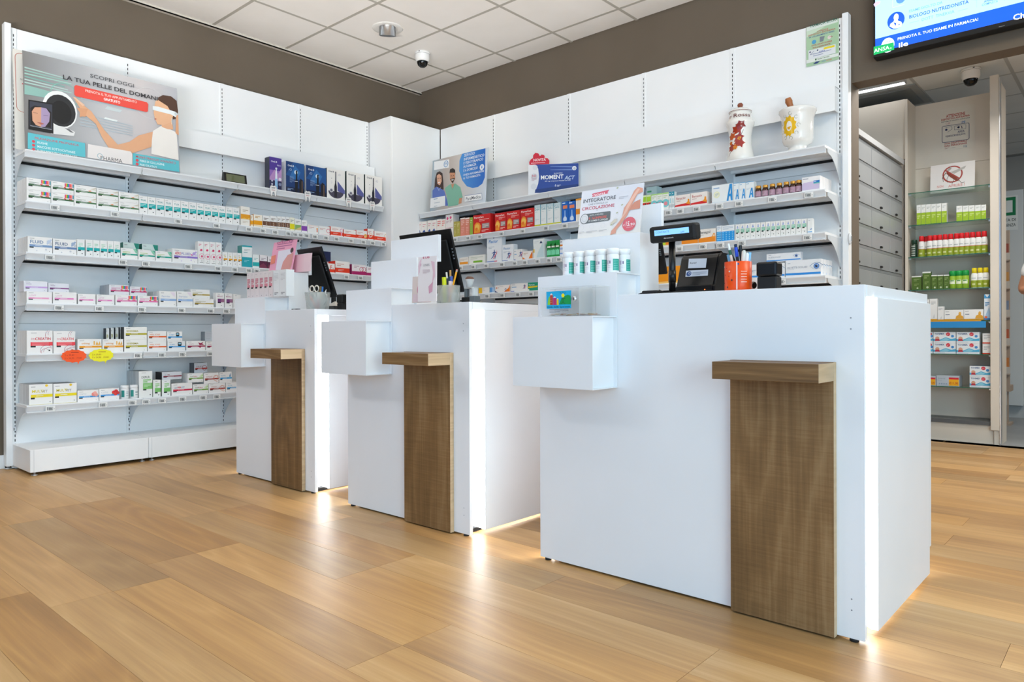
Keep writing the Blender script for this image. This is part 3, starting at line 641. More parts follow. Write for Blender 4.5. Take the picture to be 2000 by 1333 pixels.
dz('topara', std(None, G1, '#7aa844', sub=lambda F: (F.t('TOP', .14, .58, .13, '#5c7a4a', .01), F.t('PARA', .36, .58, .13, '#cf4a54', .02), F.pl([(.72, .62), (.98, .96), (.98, .56), (.86, .5)], '#d7e8c4'), F.pl([(.84, .60), (.98, .84), (.98, .70)], '#a5c983'))))
dz('colest', std(None, G1, '#b0413a', sub=lambda F: (F.t('COLEST', .14, .58, .13, '#c08079', .01), F.ring(.80, .50, .26, .04, '#d6896f'), F.ring(.88, .44, .30, .03, '#e3a894'))))
dz('colest_dark', std(None, G1, '#a8322f', sub=lambda F: (F.t('COLEST', .14, .58, .13, '#6e2f2c', .01), F.ring(.78, .48, .26, .05, '#8c3a34'))), '#bfc8d2', '#5a626b', '#9aa3ac')  # colest carton again, colours dimmed and cooled as if in shade
dz('bluepin', std(None, G1, '#35a0d8', sub=lambda F: (F.t('RESPIR', .12, .62, .12, '#a7c4d6', .01), F.pl([(.78, .55), (.86, .92), (.9, .55)], '#2f87b8'))))
dz('plain', lambda F: None, '#e9e9e8')
# back wall goods
dz('bluemark', lambda F: (F.bars(.2, .8, .82, 2, .04, .1, '#e3a2a8'), F.pl([(.2, .2), (.2, .5), (.55, .58), (.8, .42), (.5, .40), (.4, .2)], '#2f55a0')), '#f6efe9', '#f0e6df')
dz('redmark', lambda F: (F.bars(.15, .85, .86, 3, .05, .1, '#e98b84'), F.bars(.2, .8, .4, 3, .03, .09, '#d9b7b0')), '#f7efe8')
dz('pinkdots', lambda F: (F.c(.25, .84, .06, '#e05087'), F.c(.68, .86, .06, '#e05087'), F.bars(.08, .42, .72, 3, .02, .04, '#c9a4ae'), F.bars(.55, .9, .74, 3, .02, .04, '#c9a4ae'), F.r(.0, .42, 1, .44, '#e2a7b0'), F.bars(.1, .8, .3, 4, .02, .06, '#d9c6c6')), '#f7f0ec')
dz('olivebox', lambda F: (F.bars(.15, .85, .8, 2, .05, .12, '#e4dba6'), F.bars(.2, .8, .44, 4, .03, .09, '#d5cc8a')), '#b9ac51')
dz('salmon', lambda F: (F.bars(.15, .85, .8, 3, .05, .1, '#f7cbbd'), F.bars(.2, .8, .44, 4, .03, .09, '#f2b3a2'), F.r(0, .92, 1, 1, '#f3e5df')), '#e58d78')
dz('limebox', lambda F: (F.bars(.2, .8, .8, 2, .05, .12, '#d8e6a0'),), '#9dbb48')
def f_therm(F):
    F.t('PharmaCare', .06, .82, .10, '#fff3ee', .02, mw=.8); F.bars(.35, .92, .72, 2, .03, .07, '#f5b9b0')
    F.pl([(.06, .06), (.08, .5), (.2, .62), (.36, .58), (.46, .40), (.40, .06)], '#f39a2c'); F.c(.24, .36, .16, '#f8c65a'); F.c(.2, .26, .09, '#ee7f1e')
    F.r(.52, .26, .94, .52, '#9c8f8c'); F.bars(.55, .9, .44, 3, .03, .07, '#dcd2cf'); F.bars(.5, .9, .16, 2, .03, .06, '#f5b9b0')
dz('therm', f_therm, '#d6201f', '#c21818', '#d83a34')
dz('seki', lambda F: (F.r(.0, .85, 1, 1, '#cfe0e4'), F.t('Seki', .08, .74, .13, '#5aa5b4', .01, mw=.84), F.bars(.1, .8, .66, 1, .02, .05, '#c9d2d4'), F.r(.92, .08, 1, 1, '#2f8fa8'), F.r(0, 0, 1, .07, '#d8d21c'), F.bars(.12, .7, .3, 2, .015, .05, '#c9d2d4')), '#f1f4f2')
dz('bluebottle', lambda F: (F.bars(.1, .9, .9, 1, .05, .06, '#dbe9f8'), F.r(.18, .66, .86, .82, '#f08a5b'), F.pl([(.42, .58), (.58, .58), (.60, .36), (.80, .14), (.78, .08), (.22, .08), (.20, .14), (.40, .36)], '#8db9ee'), F.c(.5, .18, .11, '#d9e9fb')), '#1667c4', '#0f4f9e')
dz('orangeside', lambda F: (F.r(0, .3, .6, .55, '#f0952a'), F.r(0, .92, 1, 1, '#f0a23a')), '#f4ecdf')
dz('redgreen', lambda F: (F.r(.05, .62, .95, .9, '#a8d43a'), F.r(0, 0, 1, .55, '#d8221f'), F.pl([(.5, .1), (.95, .1), (.9, .5), (.6, .5)], '#24402a'), F.r(0, 0, .6, .08, '#e88a2a')), '#dff0b8')
dz('pinkdisc', lambda F: (F.r(0, .92, 1, 1, '#b6e08a'), F.bars(.15, .85, .8, 2, .05, .1, '#cdd8b8'), F.c(.5, .38, .24, '#7fd0d6'), F.c(.52, .36, .12, '#ef8f98')), '#f4f6ef')
dz('greentop', lambda F: (F.r(.1, .8, .5, .86, '#4fae7c'), F.r(.6, .5, .95, .72, '#4fae7c'), F.bars(.1, .9, .62, 3, .03, .08, '#b8dcca')), '#cfe6e4', '#c4dcdc')
dz('tealcap', lambda F: (F.r(0, .76, 1, 1, '#1f94ac'), F.bars(.2, .8, .86, 1, .06, .1, '#e3f3f6'), F.r(.4, .34, .6, .62, '#57bfcc'), F.r(0, .1, 1, .26, '#c9cdd0')), '#eef4f3')
dz('benactiv', lambda F: (F.t('Benactiv', .10, .64, .20, '#c0584f', .01, mw=.62), F.bars(.1, .6, .5, 1, .05, .1, '#d5bdb6'), F.pl([(.0, .10), (1, .10), (1, .34), (.0, .22)], '#d9282a'), F.pl([(.72, .28), (.98, .2), (.95, .60), (.86, .62), (.84, .42)], '#f39a26')), '#f4ece6')
def f_aspirin(F):
    F.bars(.08, .6, .80, 1, .05, .1, '#7fa9d6'); F.c(.24, .46, .19, '#eef0c8'); F.c(.24, .46, .13, '#f6f4e2'); F.bars(.16, .33, .50, 3, .02, .06, '#7fa9a6')
    F.pl([(.72, .04), (.86, .96), (.98, .96), (1, .04), (.92, .04), (.90, .28), (.84, .28), (.81, .04)], '#2b93d8'); F.pl([(.86, .42), (.92, .74), (.91, .42)], '#f2f6f8'); F.r(0, 0, 1, .04, '#c9d8e2')
dz('abig', f_aspirin, '#f0f4f5')
dz('asmall', lambda F: (F.r(0, .97, 1, 1, '#4aa4d8'), F.bars(.1, .7, .86, 1, .04, .05, '#9fc4dc'), F.bars(.12, .6, .6, 2, .02, .06, '#c2d3dd'), F.pl([(.40, .06), (.68, .62), (.86, .62), (.98, .06), (.82, .06), (.79, .22), (.62, .22), (.56, .06)], '#2b93d8'), F.pl([(.66, .32), (.74, .48), (.77, .32)], '#eef4f7')), '#edf3f5')
dz('lilac', lambda F: (F.bars(.05, .6, .84, 1, .05, .1, '#9a9aa6'), F.pl([(0, .08), (.95, .08), (.98, .5), (.8, .66), (.1, .60), (0, .5)], '#d3c5e2'), F.r(.64, .52, .98, .68, '#2b7cc4'), F.r(.64, .46, .98, .53, '#62c0b0'), F.bars(.66, .9, .58, 1, .04, .1, '#dbeaf6')), '#f3f2f3', '#e2e8ee')
dz('orangebar', lambda F: (F.bars(.1, .9, .72, 2, .07, .16, '#d7cbbd'), F.r(.04, .10, .96, .40, '#f29a22')), '#f5efe7')
dz('limebar', lambda F: (F.bars(.1, .9, .72, 2, .07, .16, '#cdd3c3'), F.r(.28, .14, .86, .36, '#86bf3a')), '#f4f2ea')
def runner(F, u, v, s):
    c = '#26468f'; P = lambda pts, k: F.p.poly([(u*F.w+a*s, v*F.h+b*s) for a, b in pts], k)
    F.p.disc(u*F.w+.10*s, v*F.h+.92*s, .07*s, c); P([(-.06, .46), (.08, .82), (.20, .80), (.14, .44)], c); P([(.16, .78), (.42, .66), (.40, .60), (.14, .66)], c)
    P([(.06, .78), (-.26, .62), (-.24, .56), (.06, .66)], c); P([(-.06, .5), (-.16, .2), (-.40, .04), (-.34, -.02), (-.06, .16), (.06, .48)], c); P([(.04, .48), (.22, .26), (.16, -.04), (.24, -.06), (.32, .28), (.14, .52)], c)
    P([(.50, .95), (.44, .60), (.05, .20), (-.1, -.02), (-.04, -.04), (.14, .16), (.52, .56)], '#e2405c')
dz('flector', lambda F: (F.p.poly([(.40*F.w, .93*F.h), (.46*F.w, .96*F.h), (.52*F.w, .93*F.h), (.46*F.w, .90*F.h)], '#3a4a86'), F.t('Flector', .12, .74, .12, '#4a8fd0', .03, mw=.66, sh=.15), F.bars(.1, .5, .58, 2, .02, .05, '#b7bfc9'), runner(F, .46, .14, .34*F.h), F.r(.0, .02, .5, .05, '#5f7fc4'), F.r(.5, .02, .7, .05, '#e0506a')), '#eff2f5', '#e3e8ec')
dz('flector2', lambda F: (F.t('Flector', .10, .70, .14, '#6f9ccb', .01, mw=.7, sh=.15), F.bars(.1, .5, .56, 2, .02, .06, '#b7bfc9'), runner(F, .56, .16, .42*F.h), F.r(.0, .02, .5, .05, '#5f7fc4')), '#eff2f5', '#e3e8ec')
dz('flectorflat', lambda F: (F.bars(.05, .4, .8, 1, .06, .1, '#b9c2cc'), F.bars(.05, .55, .5, 1, .09, .1, '#8fb4d6'), runner(F, .80, .3, .55*F.h), F.r(.0, .0, .2, .08, '#7a7fc4')), '#f2efec')
dz('orangetri', lambda F: (F.bars(.1, .55, .7, 2, .06, .16, '#d8b8a0'), F.pl([(.6, .06), (.98, .06), (.98, .95), (.9, .8)], '#f07a1e'), F.pl([(.0, .0), (.3, .0), (.0, .3)], '#f07a1e')), '#f5eee8')
dz('navyside', lambda F: (F.pl([(.30, .04), (.98, .04), (.98, .96), (.80, .70), (.45, .3)], '#cde0e3'), F.pl([(.6, .76), (.72, .90), (.84, .80), (.84, .76)], '#2a3c66'), F.r(.0, .30, .12, .48, '#f2c32a'), F.bars(.1, .5, .85, 2, .02, .06, '#c7d2d6')), '#eef1ee', '#17356b')
dz('greenround', lambda F: (F.c(.5, .70, .22, '#1d8f3e', 18), F.r(.12, .54, .88, .66, '#17472a'), F.r(.08, .58, .92, .68, '#e9f0dc'), F.pl([(0, .12), (1, .12), (1, .46), (.75, .40), (.5, .48), (.25, .40), (0, .46)], '#7fe0b0')), '#1f9d48', '#147a3a')
dz('stripes', lambda F: (F.r(0, .62, 1, .72, '#f28a2a'), F.r(0, .40, 1, .52, '#b5c8ee'), F.r(0, .12, 1, .2, '#8fb4ea'), F.bars(.1, .9, .86, 1, .05, .1, '#8a8f9a')), '#eef0f5')
dz('benagol', lambda F: (F.t('Benagol', .06, .68, .20, '#54504c', .01, mw=.74), F.bars(.06, .5, .56, 1, .03, .1, '#c9bdb0'), F.pl([(0, .04), (1, .04), (1, .44), (0, .34)], '#f5901e'), F.pl([(.76, .36), (.98, .34), (.96, .62), (.88, .66), (.84, .56), (.82, .50)], '#f5a03a'), F.c(.9, .48, .06, '#fbe0c0')), '#f4eee6')
dz('citrus', lambda F: (F.r(0, .3, .55, 1, '#c3d82f'), F.r(.55, .3, 1, 1, '#f5901e')), '#f2e9d8')
dz('bluesquares', lambda F: (F.bars(.1, .9, .88, 3, .03, .07, '#bcc9da'), F.r(0, 0, 1, .62, '#1c9be6')) + tuple(F.c((i+.5)/4, .12+.14*j, .05, '#7cc6f2', 6) for i in range(4) for j in range(4)), '#eef2f5')
dz('dropper', lambda F: (F.c(.5, .86, .03, '#3d5fb0', 6), F.pl([(.38, .82), (.62, .82), (.70, .72), (.30, .72)], '#9fb6e4'), F.r(.18, .44, .92, .68, '#8ec9b0'), F.bars(.3, .85, .6, 2, .03, .08, '#d5ece2'), F.r(.18, .38, .60, .46, '#22332c'), F.dot(.52, .14, .05), F.bars(.2, .5, .2, 1, .02, .05, '#cfcfcf')), '#f4f4f1')
dz('lastwhite', lambda F: (F.bars(.2, .8, .86, 1, .03, .05, '#b9c2c9'), F.pl([(.5, .22), (.95, .26), (.75, .32)], '#4f7ec4'), F.r(.05, .06, .95, .12, '#6fb4e8')), '#f1f3f2')
def eye(F, u, v, r):
    x, y = u*F.w, v*F.h; r *= F.h
    F.p.poly([(x-1.9*r, y), (x-r, y+.75*r), (x, y+1.0*r), (x+r, y+.8*r), (x+1.9*r, y+.1*r), (x+r, y-.75*r), (x, y-1.0*r), (x-r, y-.7*r)], '#e9eef4')
    F.p.line([(x-2.0*r, y), (x-r, y+.8*r), (x, y+1.08*r), (x+r, y+.85*r), (x+2.0*r, y+.1*r)], .14*r, '#7a94b8'); F.p.line([(x-1.7*r, y-.1*r), (x-r, y-.75*r), (x, y-1.0*r), (x+1.2*r, y-.7*r)], .08*r, '#9fb2c9')
    F.p.disc(x, y, .85*r, '#4a78c0'); F.p.disc(x, y, .68*r, '#6b97d4'); F.p.disc(x, y, .36*r, '#16233f'); F.p.disc(x+.2*r, y+.25*r, .12*r, '#eaf2fb')
def f_salv(F):
    F.bars(.06, .2, .80, 1, .04, .1, '#aab4c0'); F.t('SALVIETTE OCULARI', .05, .50, .12, '#8b97a8', .0, mw=.58); F.bars(.06, .4, .42, 1, .02, .1, '#c3cad4'); eye(F, .88, .58, .20); F.r(0, .10, 1, .22, '#2f8fe0')
dz('salviette', f_salv, '#eef1f5', '#dde6ee')
dz('salvend', lambda F: (eye(F, .4, .58, .2), F.r(0, .10, 1, .22, '#2f8fe0')), '#eef1f5')
dz('multi', lambda F: (F.r(0, .5, 1, .9, '#6fc4c4'), F.r(0, .2, 1, .5, '#f08a7a'), F.r(0, 0, 1, .2, '#3a78b4')), '#eeeeee')
dz('yellowend', lambda F: F.r(.0, .0, 1, 1, '#f5c21a'), '#f5c21a')
dz('bluegrad', lambda F: (F.r(0, .1, .5, 1, '#5f9fe0'), F.r(.5, .1, 1, 1, '#a9cdf0'), F.r(0, 0, 1, .1, '#f0f4fa')), '#dbe8f6')
dz('whitemed', lambda F: (F.bars(.1, .5, .7, 1, .07, .1, '#c9b4a8'), F.bars(.1, .7, .4, 1, .06, .1, '#d0c8c2')), '#f4efea')
dz('orangecorner', lambda F: (F.c(.10, .62, .14, '#e9a48a'), F.bars(.2, .3, .6, 1, .08, .1, '#9a9aa0'), F.bars(.3, .75, .78, 1, .05, .1, '#d0c8c2'), F.pl([(.0, .0), (.24, .0), (.12, .08), (.0, .26)], '#2a3f80'), F.pl([(.60, .06), (.98, .06), (.98, .98), (.9, .55)], '#f2801f'), F.ring(.70, .36, .16, .06, '#5a62a8')), '#f5eee9')
dz('greenyellow', lambda F: (F.t('Tantum', .06, .62, .22, '#dff3ea', .02, mw=.7), F.pl([(.0, .32), (.85, .40), (.9, .58), (.0, .52)], '#f2cf1c'), F.r(.0, .0, .12, .2, '#f2f2ec')), '#169a76', '#f0f0ea')
# display cabinet goods
dz('limecitro', lambda F: (F.bars(.2, .8, .84, 2, .03, .06, '#bcc2bc'), F.r(0, 0, 1, .60, '#a4c62c'), F.bars(.15, .85, .42, 2, .05, .1, '#d3e58f')), '#eef0ec', '#94b42a')
dz('olivecan', lambda F: (F.r(0, .92, 1, 1, '#eef0ea'), F.bars(.2, .8, .74, 2, .05, .11, '#93a868'), F.bars(.25, .75, .4, 2, .04, .1, '#8aa05c'), F.c(.6, .12, .06, '#c9d4b0')), '#54702c', '#40561f')
dz('whitetube', lambda F: (F.bars(.15, .8, .84, 3, .02, .05, '#a8acae'), F.pl([(.4, .1), (.6, .3), (.7, .1)], '#d4d6d6'), F.r(0, 0, 1, .06, '#e0a024')), '#eeeeec')
dz('golden', lambda F: (F.bars(.06, .4, .80, 1, .05, .1, '#b9b9b9'), F.bars(.06, .45, .5, 1, .08, .1, '#7f8a96'), F.r(0, 0, 1, .10, '#dd9f22'), F.pl([(.58, .12), (.62, .40), (.74, .48), (.74, .66), (.82, .72), (.88, .62), (.86, .46), (.97, .38), (1, .12)], '#e5a83a'), F.c(.81, .70, .10, '#eab654')), '#f2f2f0')
dz('bluetall', lambda F: (F.r(0, .84, 1, 1, '#4d9fd6'), F.pl([(.1, 1), (.9, 1), (.5, .88)], '#e8eff4'), F.bars(.15, .85, .66, 3, .03, .06, '#4a8ac0'), F.pl([(0, .06), (.8, .5), (1, .3), (1, .06)], '#a9cbe9'), F.r(0, 0, 1, .06, '#2f7fc4'), F.c(.3, .1, .05, '#e2643a')), '#e6edf4')
def f_ton(F):
    F.t('TONIMER', .06, .76, .15, '#1f4f86', .03, mw=.44); F.c(.66, .80, .17, '#d8283c'); F.bars(.6, .72, .8, 2, .03, .08, '#f3c6cb')
    F.pl([(0, .16), (0, .36), (.3, .30), (.55, .52), (.8, .36), (1, .44), (1, .2)], '#4fb0d8'); F.pl([(.3, .2), (.55, .48), (.75, .30), (.6, .2)], '#8fd0e4'); F.c(.18, .42, .17, '#d9a58a'); F.pl([(.06, .18), (.10, .36), (.26, .36), (.30, .18)], '#c03a4a'); F.c(.86, .62, .12, '#4a8fd0'); F.r(0, 0, 1, .10, '#f2f5f8'); F.bars(.05, .9, .05, 1, .03, .1, '#b9c9d8')
dz('tonimer', f_ton, '#e9eff3', '#3c6f9c', '#2a6aa6')
dz('redfoot', lambda F: (F.bars(.15, .9, .72, 3, .05, .14, '#9aa0a4'), F.r(0, 0, 1, .12, '#d8431f'), F.r(0, .9, 1, 1, '#d5d8da')), '#ecebe9')
dz('silver', lambda F: (F.t('Juvenia', .06, .66, .16, '#8d98a6', .0, mw=.4), F.bars(.06, .4, .5, 1, .05, .1, '#aab4c0'), F.r(.55, .06, .98, .66, '#f4b21c'), F.r(.55, .66, .98, .84, '#d8283c'), F.t('€11,00', .57, .2, .22, '#c8431f', .03, mw=.38)) + tuple(F.c(.14+.1*i, .22, .07, '#8fa2b8', 8) for i in range(4)), '#bcc6d0', '#8a94a0')

_C = {}
def carton_mesh(key, w, h, d, name='carton'):
    k = (key, round(w, 3), round(h, 3), round(d, 3))
    if k in _C: return _C[k]
    f, body, side, top = D[key]; q = MB()
    q.box(-w/2, w/2, 0, d, 0, h, mat(body, .45), top=mat(top, .5) if top else None, left=mat(side, .45) if side else None)
    F_ = Face(q, w, h); f(F_)
    # closing flaps of the carton: fine edge lines on the top
    q.box(-w/2+.001, w/2-.001, .0012, .002, h, h+.0002, mat('#d9d8d5', .6))
    me = q.mesh(name); _C[k] = me; return me
PLACED = {}
class Shelf:
    def __init__(s, side, z, front, where):
        s.side, s.z, s.front, s.where, s.done = side, z, front, where, []
    def hor(s, px, py, sb):
        return at_x(px, py, s.front-sb).y if s.side == 'A' else at_y(px, py, s.front+sb).x
    def zz(s, px, py, sb):
        return at_x(px, py, s.front-sb).z if s.side == 'A' else at_y(px, py, s.front+sb).z
    def loc(s, h, z, sb): return ((s.front-sb, h, z), PI/2) if s.side == 'A' else ((h, s.front+sb, z), 0)
    def base(s, a, e, up):
        if not up: return s.z
        t = [q[2] for q in s.done if min(e, q[1])-max(a, q[0]) > .2*(e-a)]
        return max(t) if t else s.z
    def put(s, key, x0, x1, yt, n=1, deep=1, sb=.012, up=False, d=None, cat='carton', gap=.004, name='carton', htop=None):
        a, e = s.hor(x0, yt, sb), s.hor(x1, yt, sb); zb = s.base(a, e, up); ht = (htop or s.zz(x0, yt, sb))-zb
        w = e-a-.0022; h = ht/n; dd = d or max(.03, min(.11, w*.8)); c = (a+e)/2; new = []
        if deep > 1: dd = min(dd, (.215-sb)/deep-gap)
        me = carton_mesh(key, w, h-.0008, dd, name)
        for i in range(n):
            for j in range(deep):
                l, rz = s.loc(c, zb+h*i+.0004, sb+j*(dd+gap))
                new.append((link(name, me, None, l, rz), i, j))
        s.done.append((a, e, zb+ht, zb)); return new
    def row(s, desc, items, group=None, cat='carton', **kw):
        """items: (key, x0, x1, ytop, {options}); labels give the place along the row"""
        objs = []
        for it in items:
            o = dict(kw); o.update(it[4] if len(it) > 4 else {})
            objs.append(s.put(it[0], it[1], it[2], it[3], cat=cat, **o))
        n = len(objs)
        for i, lst in enumerate(objs):
            for ob, lv, dp in lst:
                pos = ('' if n == 1 else ', %s from left' % ORD[i+1])
                if dp == 0:
                    pos = ('' if n == 1 else ', %s from left' % ORD[i+1])
                    lab = ('upper ' if lv else 'lower ' if len({l for _, l, _ in lst}) > 1 else '')+desc+pos+' on '+s.where
                else:
                    lab = ('upper' if lv else 'lower')+' hidden carton '+ORD[dp]+' behind '+desc.split(' with')[0].split(' lettered')[0]+pos+' on '+s.where
                    if len({l for _, l, _ in lst}) == 1: lab = lab.replace('lower ', '', 1)
                tag(ob, lab, cat, group)
def edges(key, xs, y0, y1, **o):
    n = len(xs)-1
    return [(key, xs[i], xs[i+1], y0+(y1-y0)*(xs[i]-xs[0])/(xs[-1]-xs[0]), o) for i in range(n)]
FA, FB = -5.027, 4.315
A = [None]+[Shelf('A', z, FA, 'left unit\'s %s shelf' % n) for z, n in zip(ZA, ('top', 'second', 'third', 'fourth', 'fifth', 'lowest'))]
B = [None]+[Shelf('B', z, FB, 'back unit\'s %s shelf' % n) for z, n in zip(ZB, ('top', 'second', 'third', 'fourth', 'fifth', 'lowest'))]
# ---- left unit, second shelf
s = A[2]
s.row('white carton with rainbow patch', [('rainbow', 51.6, 99, 346.4, dict(n=2, deep=4)), ('rainbow', 99.4, 144, 353, dict(n=2))], 'rainbow capsule cartons on the left unit')
s.row('green banded carton with beige leaf', [('ginseng', 144.4, 188, 360, dict(n=2)), ('ginseng', 188.4, 231, 367, dict(n=2)), ('ginseng', 231.4, 271, 374, dict(n=2))], 'green banded cartons on the left unit')
s.row('white carton with teal block lettering', edges('tux', [271.4, 288, 304.4, 320.8, 337, 352.8, 368.6, 383.6, 398, 412, 426, 440.3, 454.3, 467.8], 382, 407), 'teal block cartons on the left unit')
s.row('tall white carton with orange middle band', [('orange_tall', 470, 488, 402.7, dict(d=.06))])
s.row('low white and orange carton', [('orange_flat', 489, 495, 420), ('orange_flat', 495.4, 512.4, 418.4)], 'orange cartons on the left unit')
s.row('small white carton with brown band', edges('brown', [513, 527.4, 541, 549, 557.6, 566], 421, 424), 'brown banded cartons')
s.row('small carton with bright yellow base', [('yellow', 566, 575.4, 424.5)])
s.row('small white carton with green and sand band', [('greenish', 576, 588, 427.4)])
s.row('small white carton with purple base', [('violet', 588.6, 600, 430)])
s.row('white carton with little orange figure', [('fig', 600.6, 622, 438.7)])
s.row('white carton with pink ring', [('pinkfig', 622.6, 644, 441)])
s.row('white and red carton with pink ring', [('red1', 645.6, 670.4, 442)])
s.row('low white and red carton', [('red0', 671.4, 695, 447.7)])
s.row('white and red carton with yellow discs', [('red2', 695.6, 717, 449)])
s.row('narrow white and red upright carton', [('red4', 717.6, 730, 446.6)])
s.row('white and red carton with beige ring', [('red3', 731, 759, 451)])
# ---- third shelf
s = A[3]
s.row('pale blue banded carton lettered FLUID', [('fluid', 53.6, 102.4, 461, dict(deep=5))])
s.row('darker blue banded carton lettered FLUID', [('fluid2', 103, 149.6, 465.6)])
s.row('small white carton with teal band', [('tealbox', 150.2, 165.6, 467)]+edges('tealbox', [167.4, 181.4, 195, 209.4, 222, 235], 468, 472), 'small teal banded cartons')
s.row('white carton with green splash', [('greensplash', 235.8, 269, 484), ('greensplash', 269.8, 303, 487), ('greensplash', 303.8, 335.4, 490)], 'green splash cartons, front')
s.row('teal carton behind green splash cartons', [('greenteal', 240, 272, 473, dict(sb=.13)), ('greenteal', 277, 309, 476, dict(sb=.13))], 'teal cartons at the back')
s.row('white carton with purple band lettered AEROFLUID', [('aero', 336.2, 386, 485)])
s.row('tall narrow white carton with pink target', edges('target', [386.4, 398, 409.7, 421.6, 433], 471.3, 474, d=.045), 'pink target cartons')
s.row('small white carton with orange stripe', edges('orangestripe', [434, 444.3, 454.3, 463, 472], 492, 495), 'orange stripe cartons')
s.row('tall teal and white carton', [('tealtall', 472.6, 492.5, 479, dict(d=.07))])
s.row('small teal and white carton', [('tealsmall', 493.2, 506.5, 497)])
s.row('small white and plum carton', [('plum', 507, 522, 498), ('plum', 522.4, 537, 501)], 'plum cartons')
s.row('white and red carton lettered F3', [('efe', 634, 654, 514)])
s.row('wide white and red carton', [('redwide', 654.6, 683, 509.6)])
s.row('navy and pink carton behind the red ones', [('navy', 632, 646, 491, dict(sb=.11))])
s.row('white and magenta carton with heart outline', [('heart', 687, 715, 516), ('heart', 715.6, 738, 521.5)], 'magenta heart cartons')
# ---- fourth shelf
s = A[4]
s.row('white carton with pale pink band', [('pinkline', 51.6, 102, 569, dict(deep=4)), ('pinkline2', 103, 150, 570), ('pinkline2', 152, 187, 574), ('pinkline2', 188.4, 223.6, 575.4)], 'pink banded cartons')
s.row('pink banded carton with rainbow patch', [('pinkrain', 225, 267.6, 576), ('pinkrain', 268.8, 308.4, 577.6)], 'pink rainbow cartons, front')
s.row('taller white carton with light blue band', [('blueline', 311, 344.4, 568.5, dict(deep=2)), ('blueline', 345.6, 376.6, 569)], 'light blue banded cartons')
s.row('white carton with gold band', [('gold', 377.2, 417.6, 583)])
s.row('uppermost white carton with gold band', [('gold', 372, 410, 565, dict(up=True, sb=.05))])
s.row('white upright carton with purple block', [('mirtil', 421.6, 438, 572), ('mirtil', 439, 454.5, 573)], 'purple block cartons')
s.row('white upright carton with indigo block', [('mirtil2', 455.4, 470, 575)])
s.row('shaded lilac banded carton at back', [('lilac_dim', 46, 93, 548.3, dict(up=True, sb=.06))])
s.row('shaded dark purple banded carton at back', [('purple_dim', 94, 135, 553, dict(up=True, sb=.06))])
s.row('upper shade-dimmed pink carton with rainbow patch', [('pinkrain_dim', 213, 252.6, 556, dict(up=True, sb=.045, deep=2)), ('pinkrain_dim', 253.4, 287, 559.6, dict(up=True, sb=.045))], 'pink rainbow cartons, upper')
# ---- fifth shelf
s = A[5]
s.row('big white carton lettered CREATIN in red', [('creatin', 51.8, 103, 646, dict(deep=4)), ('creatin', 103.8, 147, 647)], 'red lettered powder cartons')
s.row('white carton with orange line', [('orangeline', 151.2, 198.7, 662.8), ('orangeline', 199.7, 241, 663)], 'orange line cartons')
s.row('white carton with olive yellow band', [('olive', 242, 287, 639, dict(n=2, d=.06))], 'olive banded cartons')
s.row('dark sided carton behind orange line carton', [('olive', 207, 213.6, 641.5, dict(sb=.12, d=.05)), ('olive', 216, 222.6, 640.7, dict(sb=.12, d=.05)), ('olive', 225, 231.6, 640, dict(sb=.12, d=.05)), ('olive', 234, 240.6, 639.4, dict(sb=.12, d=.05))], 'dark sided cartons')
s.row('white carton with bright orange band', [('wellscale', 288, 325, 647, dict(n=2))], 'orange banded cartons')
s.row('white carton with blue band and black meter', [('gluco', 327, 361.5, 667), ], None)
s.row('uppermost blue banded carton with black meter', [('gluco', 326, 356, 648, dict(up=True))], None)
s.row('white carton with crimson band and butterfly', [('butter', 363.6, 401, 666.4), ('butter', 402, 436, 667.5)], 'crimson butterfly cartons')
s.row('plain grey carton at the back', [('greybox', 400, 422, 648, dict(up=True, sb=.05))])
# ---- lowest shelf
s = A[6]
s.row('big yellow banded carton lettered MULTIVIT', [('multivit', 56.2, 103, 752, dict(deep=3)), ('multivit', 103.7, 150, 750.4, dict(d=.17))], 'yellow banded vitamin cartons')
s.row('low white carton with pale red berries', [('cran', 151, 193, 764)])
s.row('low white carton with bright red berries', [('cran2', 193.6, 233, 760.7)])
s.row('tall white and green carton lettered DEPUR', [('depur', 271, 297.6, 726, dict(deep=4))])
s.row('small upright white and green carton', [('greensmall', 298.4, 314, 743), ('greensmall', 315.6, 333, 743)], 'small green cartons')
s.row('white carton with crimson band lettered FER', [('fer', 335, 375.6, 750)])
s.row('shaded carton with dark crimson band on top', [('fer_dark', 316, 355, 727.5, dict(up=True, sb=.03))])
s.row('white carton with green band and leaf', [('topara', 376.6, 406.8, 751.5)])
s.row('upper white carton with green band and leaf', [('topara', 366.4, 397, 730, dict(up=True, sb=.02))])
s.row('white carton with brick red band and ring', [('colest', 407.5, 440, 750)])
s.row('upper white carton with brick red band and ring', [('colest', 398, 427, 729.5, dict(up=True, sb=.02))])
s.row('shade-dimmed carton with brick red band, topmost', [('colest_dark', 379, 405, 709.6, dict(up=True, sb=.045))])
s.row('white carton with sky blue band', [('bluepin', 441, 474, 748)])
s.row('upper white carton with sky blue band', [('bluepin', 428, 453, 728, dict(up=True, sb=.02))])
